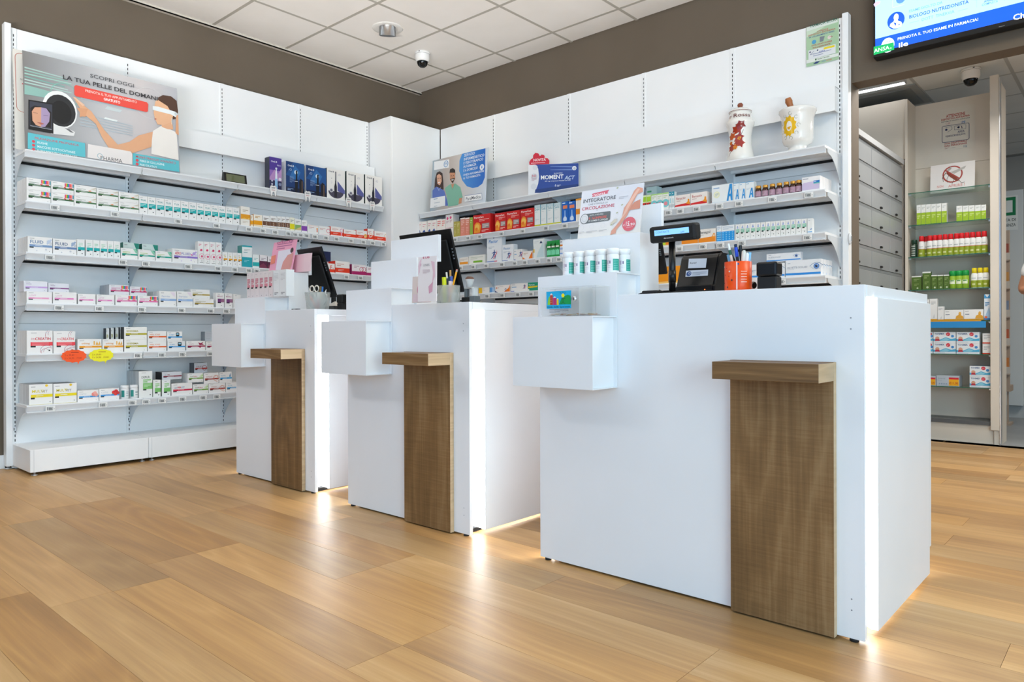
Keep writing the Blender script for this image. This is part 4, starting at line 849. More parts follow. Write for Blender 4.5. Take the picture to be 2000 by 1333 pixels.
# ---- back unit, second shelf
s = B[2]
s.row('small white carton with blue figure', edges('bluemark', [815, 823.4, 833.6], 434, 433)+edges('bluemark', [834.7, 843, 852.5], 431.4, 430), 'blue figure cartons')
s.row('small white carton with salmon lettering', edges('redmark', [853.2, 862, 870], 429, 428), 'salmon lettered cartons')
s.row('tall white carton with two pink dots', [('pinkdots', 870.4, 885, 420.4)])
s.row('small olive carton', edges('olivebox', [886.2, 892, 898.2], 433.5, 432.5), 'olive cartons')
s.row('small salmon red carton', edges('salmon', [898.9, 908.3, 917], 426.5, 425.6), 'salmon cartons')
s.row('small lime green carton', [('limebox', 917.5, 923.4, 425.4)])
s.row('red heat wrap carton with orange figure', [('therm', 924, 958, 421.6, dict(d=.14)), ('therm', 966.4, 988.6, 417.6, dict(d=.14)), ('therm', 989, 1015.4, 414, dict(d=.14)), ('therm', 1016.2, 1043, 409.7, dict(d=.14))], 'red heat wrap cartons')
s.row('tall yellow footed carton lettered Seki', edges('seki', [1043.8, 1056.4, 1068.6, 1082, 1096], 401.4, 395.5), 'tall white and yellow cartons')
s.row('blue carton with pale flask', edges('bluebottle', [1097, 1110, 1124], 394.8, 393), 'blue flask cartons')
s.row('cream carton with orange patch', [('orangeside', 1124.6, 1138, 389)])
s.row('small red carton with lime green label', edges('redgreen', [1255, 1263, 1271.5], 382.4, 381), 'red and lime cartons')
s.row('white carton with turquoise disc', edges('pinkdisc', [1272, 1283, 1294, 1306], 380, 375.6), 'turquoise disc cartons')
s.row('tall pale green carton at the back', [('greentop', 1262, 1283, 366.5, dict(sb=.12))])
s.row('small white carton with teal top', edges('tealcap', [1306.6, 1312, 1317.4], 375, 374), 'teal topped cartons')
s.row('low white carton with red wave', [('benactiv', 1318, 1348, 382.6, dict(deep=2)), ('benactiv', 1348.4, 1381, 378, dict(deep=3))], 'red and orange wave cartons')
s.row('wide white carton with big blue letter A', [('abig', 1390, 1431, 363.4, dict(d=.09))])
s.row('upright white carton with blue letter A', edges('asmall', [1431.8, 1443.4, 1456, 1472.4], 358.4, 354.4), 'blue letter cartons')
s.row('white and lilac carton', [('lilac', 1566, 1602, 347.5, dict(deep=4))], 'white and lilac cartons')
# ---- back unit, third shelf
s = B[3]
s.row('flat white carton with orange bar', [('orangebar', 897, 915, 504)])
s.row('flat white carton with lime green bar', [('limebar', 916, 946.6, 500)])
s.row('tall white carton with large blue runner', [('flector', 951, 980, 463, dict(d=.05))])
s.row('white carton with medium blue runner', [('flector2', 981, 1003, 479, dict(d=.05))])
s.row('small white carton with blue runner', [('flectorflat', 1003.6, 1020, 488)])
s.row('low white carton with orange triangle', [('orangetri', 1020.6, 1040.6, 491.5)])
s.row('white and pale blue carton with navy side', [('navyside', 1041.4, 1062.5, 468, dict(d=.1))])
s.row('green carton with wavy mint base', edges('greenround', [1068, 1076.4, 1084.4, 1092.5], 471.6, 468.5), 'green wavy cartons')
s.row('white carton with orange and blue stripes', [('stripes', 1093, 1102, 469.6), ('stripes', 1102.6, 1112, 468)], 'striped cartons')
s.row('lime and orange carton beside the pole display', [('citrus', 1288, 1310, 474), ], None)
s.row('orange wave carton lettered Benagol', [('benagol', 1331, 1363.4, 453), ('benagol', 1364, 1398, 449)], 'white and orange lozenge cartons')
s.row('carton with pale dots on a blue base', edges('bluesquares', [1399.6, 1409, 1434.6], 441.6, 440.6), 'dotted blue cartons')
s.row('narrow white carton with sage green block', edges('dropper', [1436, 1445, 1455, 1465, 1476, 1485.6, 1495.5, 1505, 1515, 1524.4, 1534.7, 1544, 1554.4, 1565, 1576], 438.8, 427), 'sage green block cartons')
s.row('narrow white carton with blue eye mark', [('lastwhite', 1576.6, 1587, 427.4)])
# ---- back unit, fourth shelf
s = B[4]
s.row('carton with teal and coral stripes', [('multi', 925, 934.4, 562.5)])
s.row('flat white medicine carton with yellow end', [('yellowend', 935, 941.2, 562.6), ('whitemed', 941.6, 955.6, 562)], None)
s.row('pale blue flat carton', [('bluegrad', 956.6, 965.8, 562)])
s.row('white carton with orange corner and navy tip', [('orangecorner', 967, 996.6, 558)])
s.row('flat white carton with small runner', [('flectorflat', 998, 1030.6, 554.6)])
s.row('green carton with yellow swoosh', [('greenyellow', 1031, 1052.6, 552.4)])
dz('orangeplain', lambda F: F.r(0, .0, 1, .12, '#f7c46a'), '#f5990f')
s.row('bright orange carton behind the pole display', [('orangeplain', 1272, 1331, 523)])
s.row('long white wipes carton with blue eye', [('salviette', 1455, 1533, 518.5), ('salviette', 1534, 1603.5, 510, dict(deep=4))], 'wipes cartons with an eye')
s.row('upper white wipes carton with blue eye', [('salviette', 1497, 1564, 497, dict(up=True, sb=.03, d=.04))])
# ================================================================== PRICE TAGS ON THE RAILS
def tagmesh(i):
    q = MB(); q.box(-.026, .026, -.004, 0, -.016, .016, mat('#f1f1ef', .4), bev=.0015)
    p = Print(q, -.004, -.026, -.016); p.rect(.006, .006, .040, .027, '#c3c5c3')
    R = random.Random(i)
    p.rect(.008, .008, .011, .025, '#6d7072')
    x = .017
    for k in range(3): p.rect(x, .010, x+.004, .010+R.uniform(.009, .014), '#63676a'); x += .0065
    p.rect(.018, .007, .038, .009, '#5c5f61'); p.disc(.046, .014, .002, '#2a2c2e', 8)
    return q.mesh('price_tag')
TM = [tagmesh(i) for i in range(5)]
def tags(s, pts, off=(0, 0)):
    P = sorted(((x, y) for x, y in pts), key=lambda p: p[0])
    for i, (px, py) in enumerate(P):
        h = s.hor(px, py, -.0075); z = s.z-.027
        if s.side == 'A': o = link('price_tag', TM[i % 5], None, (s.front-.0015+.0075, h, z), PI/2)
        else: o = link('price_tag', TM[i % 5], None, (h, s.front+.0015-.0075, z), 0)
        tag(o, 'small electronic price tag, %s from left on %s' % (ORD[i+1], s.where), 'price tag', 'electronic price tags')
def zm(ox, oy, sc): return lambda *pts: [(ox+x/sc, oy+y/sc) for x, y in pts]
z2, z4, z3 = zm(0, 320, 5), zm(380, 280, 4.4425), zm(0, 520, 4.1667)
zb, z2b, z5b = zm(780, 260, 4.4425), zm(1100, 320, 3.7037), zm(860, 540, 8.33)
ORD += ['nineteenth', 'twentieth']
tags(A[2], z2((535, 433), (1122, 497), (1740, 573))+z4((192, 713), (472, 738), (593, 760), (700, 768), (815, 778), (875, 783), (922, 788), (973, 795), (1045, 797), (1142, 812), (1232, 825), (1357, 833), (1465, 843), (1545, 855), (1640, 868)))
tags(A[3], z2((488, 895), (1200, 950), (1425, 963), (1838, 993))+z4((205, 1075), (350, 1087), (472, 1093), (540, 1100), (1318, 1152), (1440, 1158)))
tags(A[4], z3((480, 328), (808, 337), (1155, 343), (1478, 355), (1715, 357), (1843, 362)))
tags(A[5], z3((1122, 723), (1318, 722), (1485, 717), (1710, 715)))
tags(A[6], z3((410, 1152), (838, 1123), (1078, 1108), (1190, 1100), (1320, 1092), (1485, 1083), (1653, 1070), (1765, 1060)))
tags(B[2], zb((487, 890), (598, 875), (700, 862), (888, 838), (1072, 815), (1275, 792), (1437, 770))+z2b((763, 320), (848, 305), (967, 290), (1132, 272), (1272, 253), (1513, 218), (1777, 185)))
tags(B[3], zb((533, 1152), (643, 1137), (755, 1122), (893, 1110), (1003, 1100), (1092, 1095), (1200, 1085), (1300, 1078), (1388, 1073))+z2b((842, 590), (1012, 573), (1138, 563), (1293, 548), (1768, 505)))
tags(B[4], z5b((765, 280), (1010, 270), (1265, 265), (1480, 258))+z2b((1580, 838),))

# ================================================================== FLAT SHEETS AND POSTERS, STANDING WHERE THEY STAND
CAMP = Vector((0, 0, H0))
class Sheet:
    """flat card: local x along Rv, z along Uv, front -y; sk maps measured photo points onto its plane"""
    def __init__(s, O, Rv, Uv, w, h, th=.003, body=None, rough=.35, zt=None, clip=False):
        s.O, s.R = Vector(O), Vector(Rv).normalized(); U = Vector(Uv); s.U = (U-U.dot(s.R)*s.R).normalized(); s.Y = s.U.cross(s.R)
        s.w, s.h, s.mb = w, h, MB(); s.zt = zt
        s.mb.box(0, w, 0, th, 0, h, body or mat('#f2f1ef', rough)); s.p = Print(s.mb, 0, 0, 0, rough)
    def ab(s, px, py):
        d = ray(px, py); t = (s.O-CAMP).dot(s.Y)/d.dot(s.Y); P = CAMP+d*t-s.O; return (P.dot(s.R), P.dot(s.U))
    def q(s, *pts): return [s.ab(*p) for p in (s.zt(*pts) if s.zt else pts)]
    def poly(s, c, *pts): s.p.poly([(min(max(a, 0), s.w), min(max(b, 0), s.h)) for a, b in s.q(*pts)], c)
    def line(s, c, w, *pts): s.p.line(s.q(*pts), w, c)
    def disc(s, c, ctr, right, top=None, n=22):
        (a, b), (e, f) = s.q(ctr, right); r = math.hypot(e-a, f-b); ry = r
        if top: (_, g), = s.q(top); ry = abs(g-b)
        s.p.disc(a, b, r, c, n, ry)
    def ring(s, c, ctr, right, wd, top=None):
        (a, b), (e, f) = s.q(ctr, right); r = math.hypot(e-a, f-b); ry = r
        if top: (_, g), = s.q(top); ry = abs(g-b)
        s.p.ring(a, b, r, wd, c, 28, ry)
    def text(s, t, l, r, cap, c, bold=.0, shear=0):
        """baseline from photo point l to r, cap height measured at point cap above l"""
        (a, b), (e, f), (_, g) = s.q(l, r, cap); s.p.text(t, a, b, g-b, c, bold, 'l', None, shear, fit=e-a)
    def bars(s, l, r, n, hh, gap, c='#8d9096', seed=1):
        (a, b), (e, f) = s.q(l, r); s.p.bars(a, e, b, n, hh, gap, c, seed)
    def matrix(s):
        M = Matrix.Identity(4)
        for i in range(3): M[i][0], M[i][1], M[i][2], M[i][3] = s.R[i], s.Y[i], s.U[i], s.O[i]
        return M
    def done(s, name, label, cat, group=None, parent=None):
        o = s.mb.obj(name, parent); o.matrix_world = s.matrix()
        return tag(o, label, cat, group) if label else o
def gradmat(name, stops, rough=.35, axis=0, length=1.0):
    mm, t, b, N = nt(name); tc = N('ShaderNodeTexCoord'); sp = N('ShaderNodeSeparateXYZ'); t.links.new(tc.outputs['Object'], sp.inputs[0])
    mu = N('ShaderNodeMath', operation='MULTIPLY'); mu.inputs[1].default_value = 1/length; t.links.new(sp.outputs[axis], mu.inputs[0])
    r = N('ShaderNodeValToRGB'); ramp(r, [(p, lin(c)) for p, c in stops]); t.links.new(mu.outputs[0], r.inputs[0]); t.links.new(r.outputs[0], b.inputs['Base Color'])
    b.inputs['Roughness'].default_value = rough; return mm

# ---- big skin-check poster on the left unit
P = Sheet((-5.03, 1.276, 1.9502), (0, 1, 0), (-.08, 0, 1), .920, .605, .004, gradmat('poster_grey', [(0, '7f7d7c'), (.25, 'a3a5a8'), (.5, 'c3c3c6'), (.75, 'c9c3c4'), (1, 'b4b6bd')], .35, 0, .92), zt=zm(0, 40, 4.4425))
for i in range(9):
    y = 400+26*i; P.poly(('#a9c7c0', '#8fb8ae', '#9fc9bd', '#7fae a5'.replace(' ', ''), '#b5cdc8')[i % 5], (212, y), (560+30*(i % 3), y+95), (560+30*(i % 3), y+104), (212, y+12))
P.poly('#8fb9b0', (212, 560), (480, 640), (440, 680), (212, 640)); P.poly('#b9c6cc', (700, 640), (1180, 760), (1180, 790), (700, 680)); P.poly('#c9d4d6', (930, 745), (1060, 780), (1040, 800), (910, 768)); P.poly('#dfe6e6', (910, 840), (1020, 868), (1010, 884), (900, 856))
for i in range(5): P.poly('#b3bfc6', (690, 800+26*i), (1150, 915+20*i), (1150, 922+20*i), (690, 808+26*i))
P.ring('#86c2b3', (560, 650), (680, 680), .004); P.ring('#d7dbdc', (1300, 720), (1440, 755), .0015)
P.disc('#eef0ef', (520, 775), (668, 812), (520, 615)); P.disc('#2a2c30', (525, 785), (655, 818), (525, 648)); P.disc('#17191c', (530, 800), (620, 822), (530, 700))
P.poly('#e3e3e2', (440, 905), (560, 925), (650, 970), (640, 1005), (440, 985)); P.poly('#6f7174', (560, 935), (600, 945), (640, 978), (610, 972))
P.poly('#16181b', (245, 688), (462, 722), (462, 985), (245, 945)); P.poly('#3c3f4c', (255, 700), (452, 733), (452, 955), (255, 918))
P.poly('#221c1c', (262, 760), (300, 740), (400, 760), (445, 800), (440, 935), (262, 905)); P.poly('#d9a283', (275, 790), (300, 755), (355, 755), (355, 925), (310, 910), (280, 870)); P.poly('#a996b8', (355, 755), (400, 765), (432, 810), (425, 880), (390, 925), (355, 928))
P.line('#6b4436', .002, (285, 800), (325, 808)); P.line('#4c3f5c', .002, (375, 825), (415, 832)); P.poly('#b0655a', (318, 885), (355, 888), (385, 900), (355, 906))
P.line('#e4e6e8', .0015, (262, 915), (445, 950))
# pointing arm, head, headset and white top of the printed figure
P.poly('#e2ac86', (630, 665), (720, 735), (790, 790), (835, 855), (900, 950), (1020, 1080), (1120, 1055), (1200, 1000), (1330, 965), (1310, 1100), (1140, 1155), (980, 1165), (930, 1090), (880, 1010), (830, 900), (770, 850), (720, 810), (700, 775))
P.poly('#d99f79', (665, 760), (760, 770), (740, 840), (715, 835), (690, 840), (690, 800)); P.poly('#ecc4a5', (630, 665), (655, 672), (735, 738), (715, 745))
P.poly('#efeae4', (1325, 960), (1400, 915), (1450, 935), (1530, 975), (1548, 1215), (1310, 1160), (1315, 1040)); P.poly('#e6b08a', (1400, 900), (1490, 880), (1500, 950), (1450, 945), (1400, 925))
P.poly('#53392d', (1365, 720), (1370, 670), (1410, 650), (1480, 660), (1530, 700), (1545, 790), (1540, 850), (1500, 860), (1450, 770)); P.poly('#e9b791', (1345, 705), (1365, 690), (1450, 745), (1500, 830), (1480, 885), (1420, 910), (1365, 905), (1340, 850), (1330, 800))
P.poly('#e8eef1', (1322, 745), (1370, 750), (1520, 795), (1535, 850), (1480, 818), (1322, 778)); P.disc('#cfd8dd', (1525, 815), (1540, 819)); P.poly('#e0a67e', (1525, 830), (1548, 820), (1548, 1000), (1520, 980)); P.poly('#c4705f', (1338, 850), (1360, 856), (1340, 866)); P.line('#f4f4f0', .003, (1488, 850), (1488, 905))
P.text('SCOPRI OGGI', (780, 495), (1160, 592), (780, 462), '#4c4f55', .005); P.text('LA TUA PELLE DEL DOMANI', (545, 510), (1365, 708), (545, 472), '#3d3c40', .03)
P.poly('#ea5146', (642, 575), (655, 563), (1270, 712), (1283, 730), (1280, 790), (1268, 797), (655, 660), (642, 645)); P.text('PRENOTA IL TUO APPUNTAMENTO', (738, 622), (1185, 725), (738, 600), '#fbe6e0', .01); P.text('GRATUITO', (897, 694), (1040, 725), (897, 672), '#ffffff', .03)
P.poly('#5fc0cc', (238, 975), (735, 1068), (738, 1190), (238, 1115)); P.text('RILEVAZIONE PROFONDA', (300, 1030), (682, 1094), (300, 1011), '#c8505c', .02)
for i, (tx, l, r, cp) in enumerate((('RUGHE', (322, 1070), (410, 1085), (322, 1050)), ('MACCHIE SOTTOCUTANEE', (322, 1105), (650, 1158), (322, 1085)), ('INFIAMMAZIONI SEBACEE', (322, 1141), (668, 1194), (322, 1121)))):
    P.text(tx, l, r, cp, '#eaf7f8', .02); P.disc('#dd4f5c', (288, 1053+33*i), (302, 1055+33*i))
P.poly('#e9e4e2', (760, 1075), (1130, 1140), (1145, 1160), (1145, 1255), (755, 1192)); P.text('PHARMA', (870, 1210), (1058, 1238), (870, 1176), '#4a4a4c', .0); P.ring('#8fb9c6', (865, 1180), (890, 1184), .003)
P.poly('#5fc0cc', (1150, 1155), (1548, 1222), (1552, 1318), (1148, 1255)); P.text('MONITORAGGIO AVANZATO', (1175, 1192), (1522, 1258), (1175, 1172), '#c8505c', .02)
for i, (tx, l, r, cp) in enumerate((('FIBRE DI COLLAGENE', (1210, 1228), (1422, 1266), (1210, 1210)), ('PORI DILATATI', (1210, 1262), (1355, 1285), (1210, 1244)))): P.text(tx, l, r, cp, '#eaf7f8', .02); P.disc('#dd4f5c', (1186, 1217+32*i), (1199, 1219+32*i))
P.done('poster', 'large grey and turquoise skin check poster leaning on the left unit\'s top shelf', 'poster')
# beige card peeking out behind it
P = Sheet((-5.075, 1.238, 1.9502), (0, 1, 0), (-.09, 0, 1), .5, .62, .003, mat('#e0dcd4', .4), zt=zm(0, 40, 4.4425))
P.p.ring(.28, .43, .245, .003, '#b5553f', 40, .16) if False else P.p.line(rrect(.012, .235, .45, .60, .03)+[(.45, .57)], .003, '#b5553f'); P.text('N L', (178, 520), (205, 523), (178, 500), '#55504c', .0); P.disc('#d8434f', (196, 550), (202, 551))
P.done('poster', 'beige card with thin red rounded border behind the large grey poster', 'poster')
# ---- small electronic clock
t = empty('desk_clock', at_x(461, 358, -5.06)[:], PI/2); t.location.z = 1.9495
q = MB(); q.prism([(0, 0), (.05, 0), (.035, .075), (.012, .075)], -.088, .088, BLK, 'x'); q.obj('case', t)
q = MB(); q.face([(-.072, .0015, .012), (.072, .0015, .012), (.072, .0105, .066), (-.072, .0105, .066)], mat('#6a6f55', .25))
q.face([(-.03, .0018, .022), (-.012, .0018, .022), (-.012, .008, .055), (-.03, .008, .055)], mat('#59603f', .3)); q.obj('display', t)
tag(t, 'black desk clock with olive display on left unit\'s top shelf', 'clock')
# ---- electric toothbrush cartons
def tb_front(kind):
    def f(F):
        if kind == 'kids':
            F.r(0, .55, 1, 1, '#4c3590'); F.r(0, .35, 1, .6, '#8d68b4'); F.pl([(.0, .35), (.4, .62), (.7, .5), (1, .7), (1, .2), (0, .2)], '#b58cc0'); F.r(0, 0, 1, .28, '#2a2a4e')
            F.t('Oral-B', .12, .84, .055, '#e8e6f2', .03, mw=.6); F.t('PRO', .62, .74, .05, '#cfc8e6', .02); F.c(.55, .66, .035, '#d5dbe8'); F.pl([(.46, .30), (.48, .55), (.52, .64), (.58, .64), (.62, .55), (.64, .30)], '#dfe3ee'); F.r(.44, .0, .66, .34, '#8fbde4'); F.c(.86, .34, .05, '#d9d9e2'); F.c(.86, .18, .05, '#7e86a4'); F.c(.2, .16, .03, '#c9c9d6'); F.c(.2, .26, .03, '#c9c9d6')
        elif kind == 'blue':
            F.r(0, 0, 1, 1, '#17396f'); F.pl([(0, .55), (.4, 1), (1, 1), (1, .4)], '#1f5391'); F.pl([(.2, .5), (.5, .9), (.8, .7), (.6, .4)], '#2f6fb0'); F.c(.55, .68, .07, '#cfe2f2'); F.r(0, 0, 1, .16, '#101d3d')
            F.t('Oral-B', .10, .84, .06, '#eef2f8', .03, mw=.4); F.t('iO', .16, .70, .08, '#a9c3df', .0); F.pl([(.50, .0), (.48, .34), (.53, .46), (.54, .74), (.62, .74), (.62, .46), (.66, .34), (.62, .0)], '#12151c'); F.r(.46, .37, .64, .39, '#dfe6ee'); F.pl([(.74, .0), (.72, .4), (.80, .5), (.93, .44), (.96, .0)], '#1a1a20'); F.r(.86, .02, .90, .42, '#7a5f52'); F.bars(.2, .42, .5, 6, .012, .035, '#7f9cc4'); F.bars(.08, .4, .1, 2, .02, .04, '#8fa9cc')
        else:
            F.t('Oral-B', .10, .88, .055, '#26334f', .03, mw=.34); F.t('iO', .62, .80, .075, '#b9b9c6', .0); F.c(.26, .68, .012, '#4a4a58', 8); F.bars(.22, .3, .58, 3, .01, .04, '#c9c9d0')
            F.pl([(.5+.42*math.cos(t), .26+.23*math.sin(t)) for t in [PI+PI*i/14 for i in range(15)]], '#4a4658'); F.c(.24, .28, .07, '#d5d6dc'); F.c(.24, .28, .045, '#6b6878'); F.pl([(.58, .28), (.98, .22), (.98, .34), (.75, .50), (.58, .62)], '#5b5f9c'); F.pl([(.40, .06), (.40, .42), (.44, .54), (.45, .92), (.51, .92), (.51, .54), (.54, .42), (.54, .06)], '#26242e'); F.r(.455, .62, .465, .9, '#cfd2da')
    return f
dz('tb_kids', tb_front('kids'), '#4c3590', '#2f3142', '#3a2a70'); dz('tb_blue', tb_front('blue'), '#17396f', '#e4e4e6'); dz('tb_white', tb_front('white'), '#f0eeea', '#1d3b3a')
s = A[1]
s.row('purple electric toothbrush carton', [('tb_kids', 526, 550, 305.5, dict(d=.07, sb=.02))])
s.row('dark blue electric toothbrush carton', [('tb_blue', 558, 594, 314, dict(d=.1, sb=.02)), ('tb_blue', 597.5, 637, 322, dict(d=.1, sb=.02))], 'dark blue toothbrush cartons')
s.row('white electric toothbrush carton with black handset', [('tb_white', 638, 674, 327.5, dict(d=.1, sb=.02)), ('tb_white', 676.6, 711, 334, dict(d=.1, sb=.02)), ('tb_white', 713, 746, 340.5, dict(d=.1, sb=.02))], 'white toothbrush cartons')
tooth = [(-.5, .62), (-.42, .9), (-.2, 1.0), (0, .93), (.2, 1.0), (.42, .9), (.5, .62), (.42, .38), (.34, .0), (.22, -.02), (.1, .36), (0, .42), (-.1, .36), (-.22, -.02), (-.34, .0), (-.42, .38)]
q = MB(); q.prism([(a*.062, (b-.5)*.086) for a, b in tooth], -.0012, .0012, mat('#f3f1ee', .45)); p = Print(q, -.0012, 0, 0); p.bars(-.018, .018, .024, 2, .003, .006, '#4c4c55'); p.bars(-.016, .016, .006, 2, .0025, .005, '#c78f8f'); p.line([(a*.060, (b-.5)*.083) for a, b in tooth+tooth[:1]], .0014, '#6d6d74'); tme2 = q.mesh('tooth_tag')
for i, (px, py, n) in enumerate(((534, 373, 'purple toothbrush carton'), (601, 383.5, 'second dark blue toothbrush carton'), (681, 395.5, 'second white toothbrush carton'), (727, 402.5, 'rightmost white toothbrush carton'))):
    h = at_x(px, py, -5.0195)
    tag(link('tooth_tag', tme2, None, h[:], PI/2), 'white tooth shaped price tag hanging under the '+n, 'price tag', 'tooth shaped price tags')
# ---- starburst price clouds on the fifth shelf
def cloud(px, py, hw_, hh_, col, lab, ink):
    c = at_x(px, py, -5.012); wd = at_x(px+hw_, py, -5.012).y-at_x(px-hw_, py, -5.012).y; ht = at_x(px, py-hh_, -5.012).z-at_x(px, py+hh_, -5.012).z; q = MB(); n = 26; pts = []
    for i in range(n):
        a = 2*PI*i/n; r = 1+(.07 if i % 2 else -.02); pts.append((wd/2*r*math.cos(a), ht/2*r*math.sin(a)))
        if i == int(n*.81): pts += [(wd*.14, -ht*.48), (wd*.17, -ht*.68), (wd*.22, -ht*.46)]
    q.prism(pts, 0, .001, mat(col, .45)); p = Print(q)
    R = random.Random(5)
    p.bars(-wd*.12, wd*.25, ht*.26, 1, ht*.05, .01, ink); p.text('2 x 39,80 ·', -wd*.38, ht*.02, ht*.13, ink, .0, 'l', wd*.74); p.text('3 x 34,90 · 19,00', -wd*.38, -ht*.22, ht*.13, ink, .0, 'l', wd*.78)
    o = q.obj('price_cloud', None, c[:], PI/2); tag(o, lab, 'price tag', 'fluorescent price clouds')
cloud(144.6, 696, 24, 12.2, '#ff5a14', 'fluorescent orange cloud shaped price card under the red lettered powder cartons', '#b32a10')
cloud(197.8, 694.5, 23.4, 12.0, '#f7f01a', 'fluorescent yellow cloud shaped price card with handwriting on left unit', '#b07a10')

# ---- goods in bottles and jars
def bottle(kind):
    q = MB()
    if kind == 'supp':      # white jar of capsules with wide cap
        q.lathe([(.0, 0), (.0195, 0), (.021, .002), (.021, .062), (.019, .0655), (.0175, .067)], mat('#f1f2f2', .35), n=26, cap=False); ob = q.mesh('jar')
        c = MB(); c.lathe([(.0185, .066), (.0215, .067), (.0218, .083), (.0205, .0855), (0, .0855)], mat('#f6f7f7', .35), n=26, cap=False)
        l = MB(); l.lathe([(.02115, .008), (.02115, .052)], mat('#f3f1f3', .4), n=12, a0=-1.3, a1=.55, cap=False); l.lathe([(.0212, .008), (.0212, .048)], mat('#25a38f', .4), n=10, a0=.58, a1=1.9, cap=False)
        for (z0, z1, a0, a1, cc) in ((.030, .044, -.6, -.2, '#c9bfd0'), (.032, .042, -.05, .18, '#8d7f9c'), (.024, .026, -.7, .3, '#b9b9c4'), (.018, .020, -.7, .3, '#b9b9c4')): l.lathe([(.02122, z0), (.02122, z1)], mat(cc, .4), n=4, a0=a0, a1=a1, cap=False)
        for k in range(6): l.lathe([(.02128, .012+.006*k), (.02128, .0135+.006*k)], mat('#8fd3c6', .4), n=4, a0=.7, a1=1.5, cap=False)
        return ob, c.mesh('cap'), l.mesh('label')
    if kind == 'amber':     # little brown vial with gold cap
        q.lathe([(.0, 0), (.0185, 0), (.0195, .002), (.0195, .046), (.0165, .054), (.013, .057), (.013, .060)], mat('#3a1d14', .12), n=20, cap=False); ob = q.mesh('vial')
        c = MB(); c.lathe([(.0155, .0585), (.016, .0595), (.016, .074), (.0145, .0755), (0, .0755)], mat('#d9a24a', .3, .5), n=20, cap=False)
        l = MB(); l.lathe([(.0196, .006), (.0196, .040)], mat('#b08a9c', .45), n=16, a0=-1.6, a1=1.6, cap=False)
        for k, z in enumerate((.031, .024, .017, .012)): l.lathe([(.01968, z), (.01968, z+.0025)], mat('#dcc8d2', .4), n=4, a0=-.8, a1=.7-.2*k, cap=False)
        return ob, c.mesh('cap'), l.mesh('label')
    if kind == 'pill':
        q.lathe([(.0, 0), (.023, 0), (.025, .002), (.025, .064), (.022, .068)], mat('#eceeef', .35), n=22, cap=False); ob = q.mesh('jar')
        c = MB(); c.lathe([(.0225, .067), (.0245, .068), (.0245, .086), (.023, .088), (0, .088)], mat('#f3f4f4', .35), n=22, cap=False)
        l = MB(); l.lathe([(.0252, .012), (.0252, .056)], mat('#e9edee', .4), n=10, a0=-.4, a1=1.2, cap=False); l.lathe([(.02525, .012), (.02525, .056)], mat('#2f8f88', .4), n=6, a0=-1.2, a1=-.4, cap=False)
        for z in (.044, .036, .022): l.lathe([(.0253, z), (.0253, z+.003)], mat('#5f8f98', .4), n=4, a0=0, a1=.8, cap=False)
        return ob, c.mesh('cap'), l.mesh('label')
    if kind in ('redcap', 'yellowcap'):   # spray bottles
        hh = .165 if kind == 'redcap' else .150; cc = '#e3262c' if kind == 'redcap' else '#ecd51a'
        q.lathe([(.0, 0), (.021, 0), (.0225, .002), (.0225, hh*.60), (.019, hh*.70), (.0155, hh*.76)], mat('#f0f0ec', .35), n=22, cap=False); ob = q.mesh('bottle_body')
        c = MB(); c.lathe([(.0165, hh*.75), (.0175, hh*.755), (.016, hh*.985), (.0145, hh), (0, hh)], mat(cc, .35), n=20, cap=False)
        l = MB(); l.lathe([(.02265, .004), (.02265, hh*.36)], mat('#97a52c', .45), n=16, a0=-1.6, a1=1.6, cap=False); l.lathe([(.0227, hh*.36), (.0227, hh*.385)], mat('#c46a3a' if kind == 'redcap' else '#b5c55a', .45), n=12, a0=-1.6, a1=1.6, cap=False)
        l.lathe([(.02272, .022), (.02272, .034)], mat('#d7dc9c', .45), n=6, a0=-.5, a1=.4, cap=False); l.lathe([(.0229, hh*.48), (.0229, hh*.50)], mat('#8d9a9c', .45), n=6, a0=-.7, a1=.6, cap=False)
        return ob, c.mesh('cap'), l.mesh('label')
    if kind == 'greencan':
        q.lathe([(.0, 0), (.023, 0), (.025, .002), (.025, .092), (.023, .098)], mat('#9cc23c', .35), n=22, cap=False); ob = q.mesh('can_body')
        c = MB(); c.lathe([(.0235, .097), (.025, .098), (.025, .128), (.021, .137), (0, .138)], mat('#1d9a46', .35), n=20, cap=False)
        l = MB(); l.lathe([(.02515, .036), (.02515, .066)], mat('#e9f0d0', .45), n=8, a0=-.75, a1=.75, cap=False); l.lathe([(.0252, .056), (.0252, .064)], mat('#3f8f3a', .45), n=6, a0=-.5, a1=.5, cap=False)
        return ob, c.mesh('cap'), l.mesh('label')
    if kind == 'darkcan':
        q.lathe([(.0, 0), (.020, 0), (.022, .002), (.022, .10), (.018, .108)], mat('#1f3a2a', .35), n=20, cap=False); ob = q.mesh('can_body')
        c = MB(); c.lathe([(.0185, .107), (.021, .108), (.021, .138), (.019, .14), (0, .14)], mat('#173d2c', .35), n=20, cap=False)
        l = MB()
        for k in range(5): l.lathe([(.02215, .012+.018*k), (.02215, .022+.018*k)], mat('#c7cfc4', .45), n=4, a0=-.8, a1=.5, cap=False)
        return ob, c.mesh('cap'), l.mesh('label')
BOT = {}
def put_bottle(kind, loc, rz, label, group, name, cat='bottle'):
    if kind not in BOT: BOT[kind] = bottle(kind)
    t = empty(name, loc, rz)
    for me in BOT[kind]: link(me.name.split('.')[0], me, t)
    return tag(t, label, cat, group)
s = B[2]
for i, px in enumerate((1481.5, 1495, 1509, 1522.5, 1536, 1549, 1560.5)):
    h = s.hor(px, 378-i*2, .035)
    put_bottle('amber', (h, s.front+.035, s.z+.0004), 0, 'brown vial with gold cap, %s from left on %s' % (ORD[i+1], s.where), 'brown vials with gold caps', 'vial', 'bottle')
s = A[6]
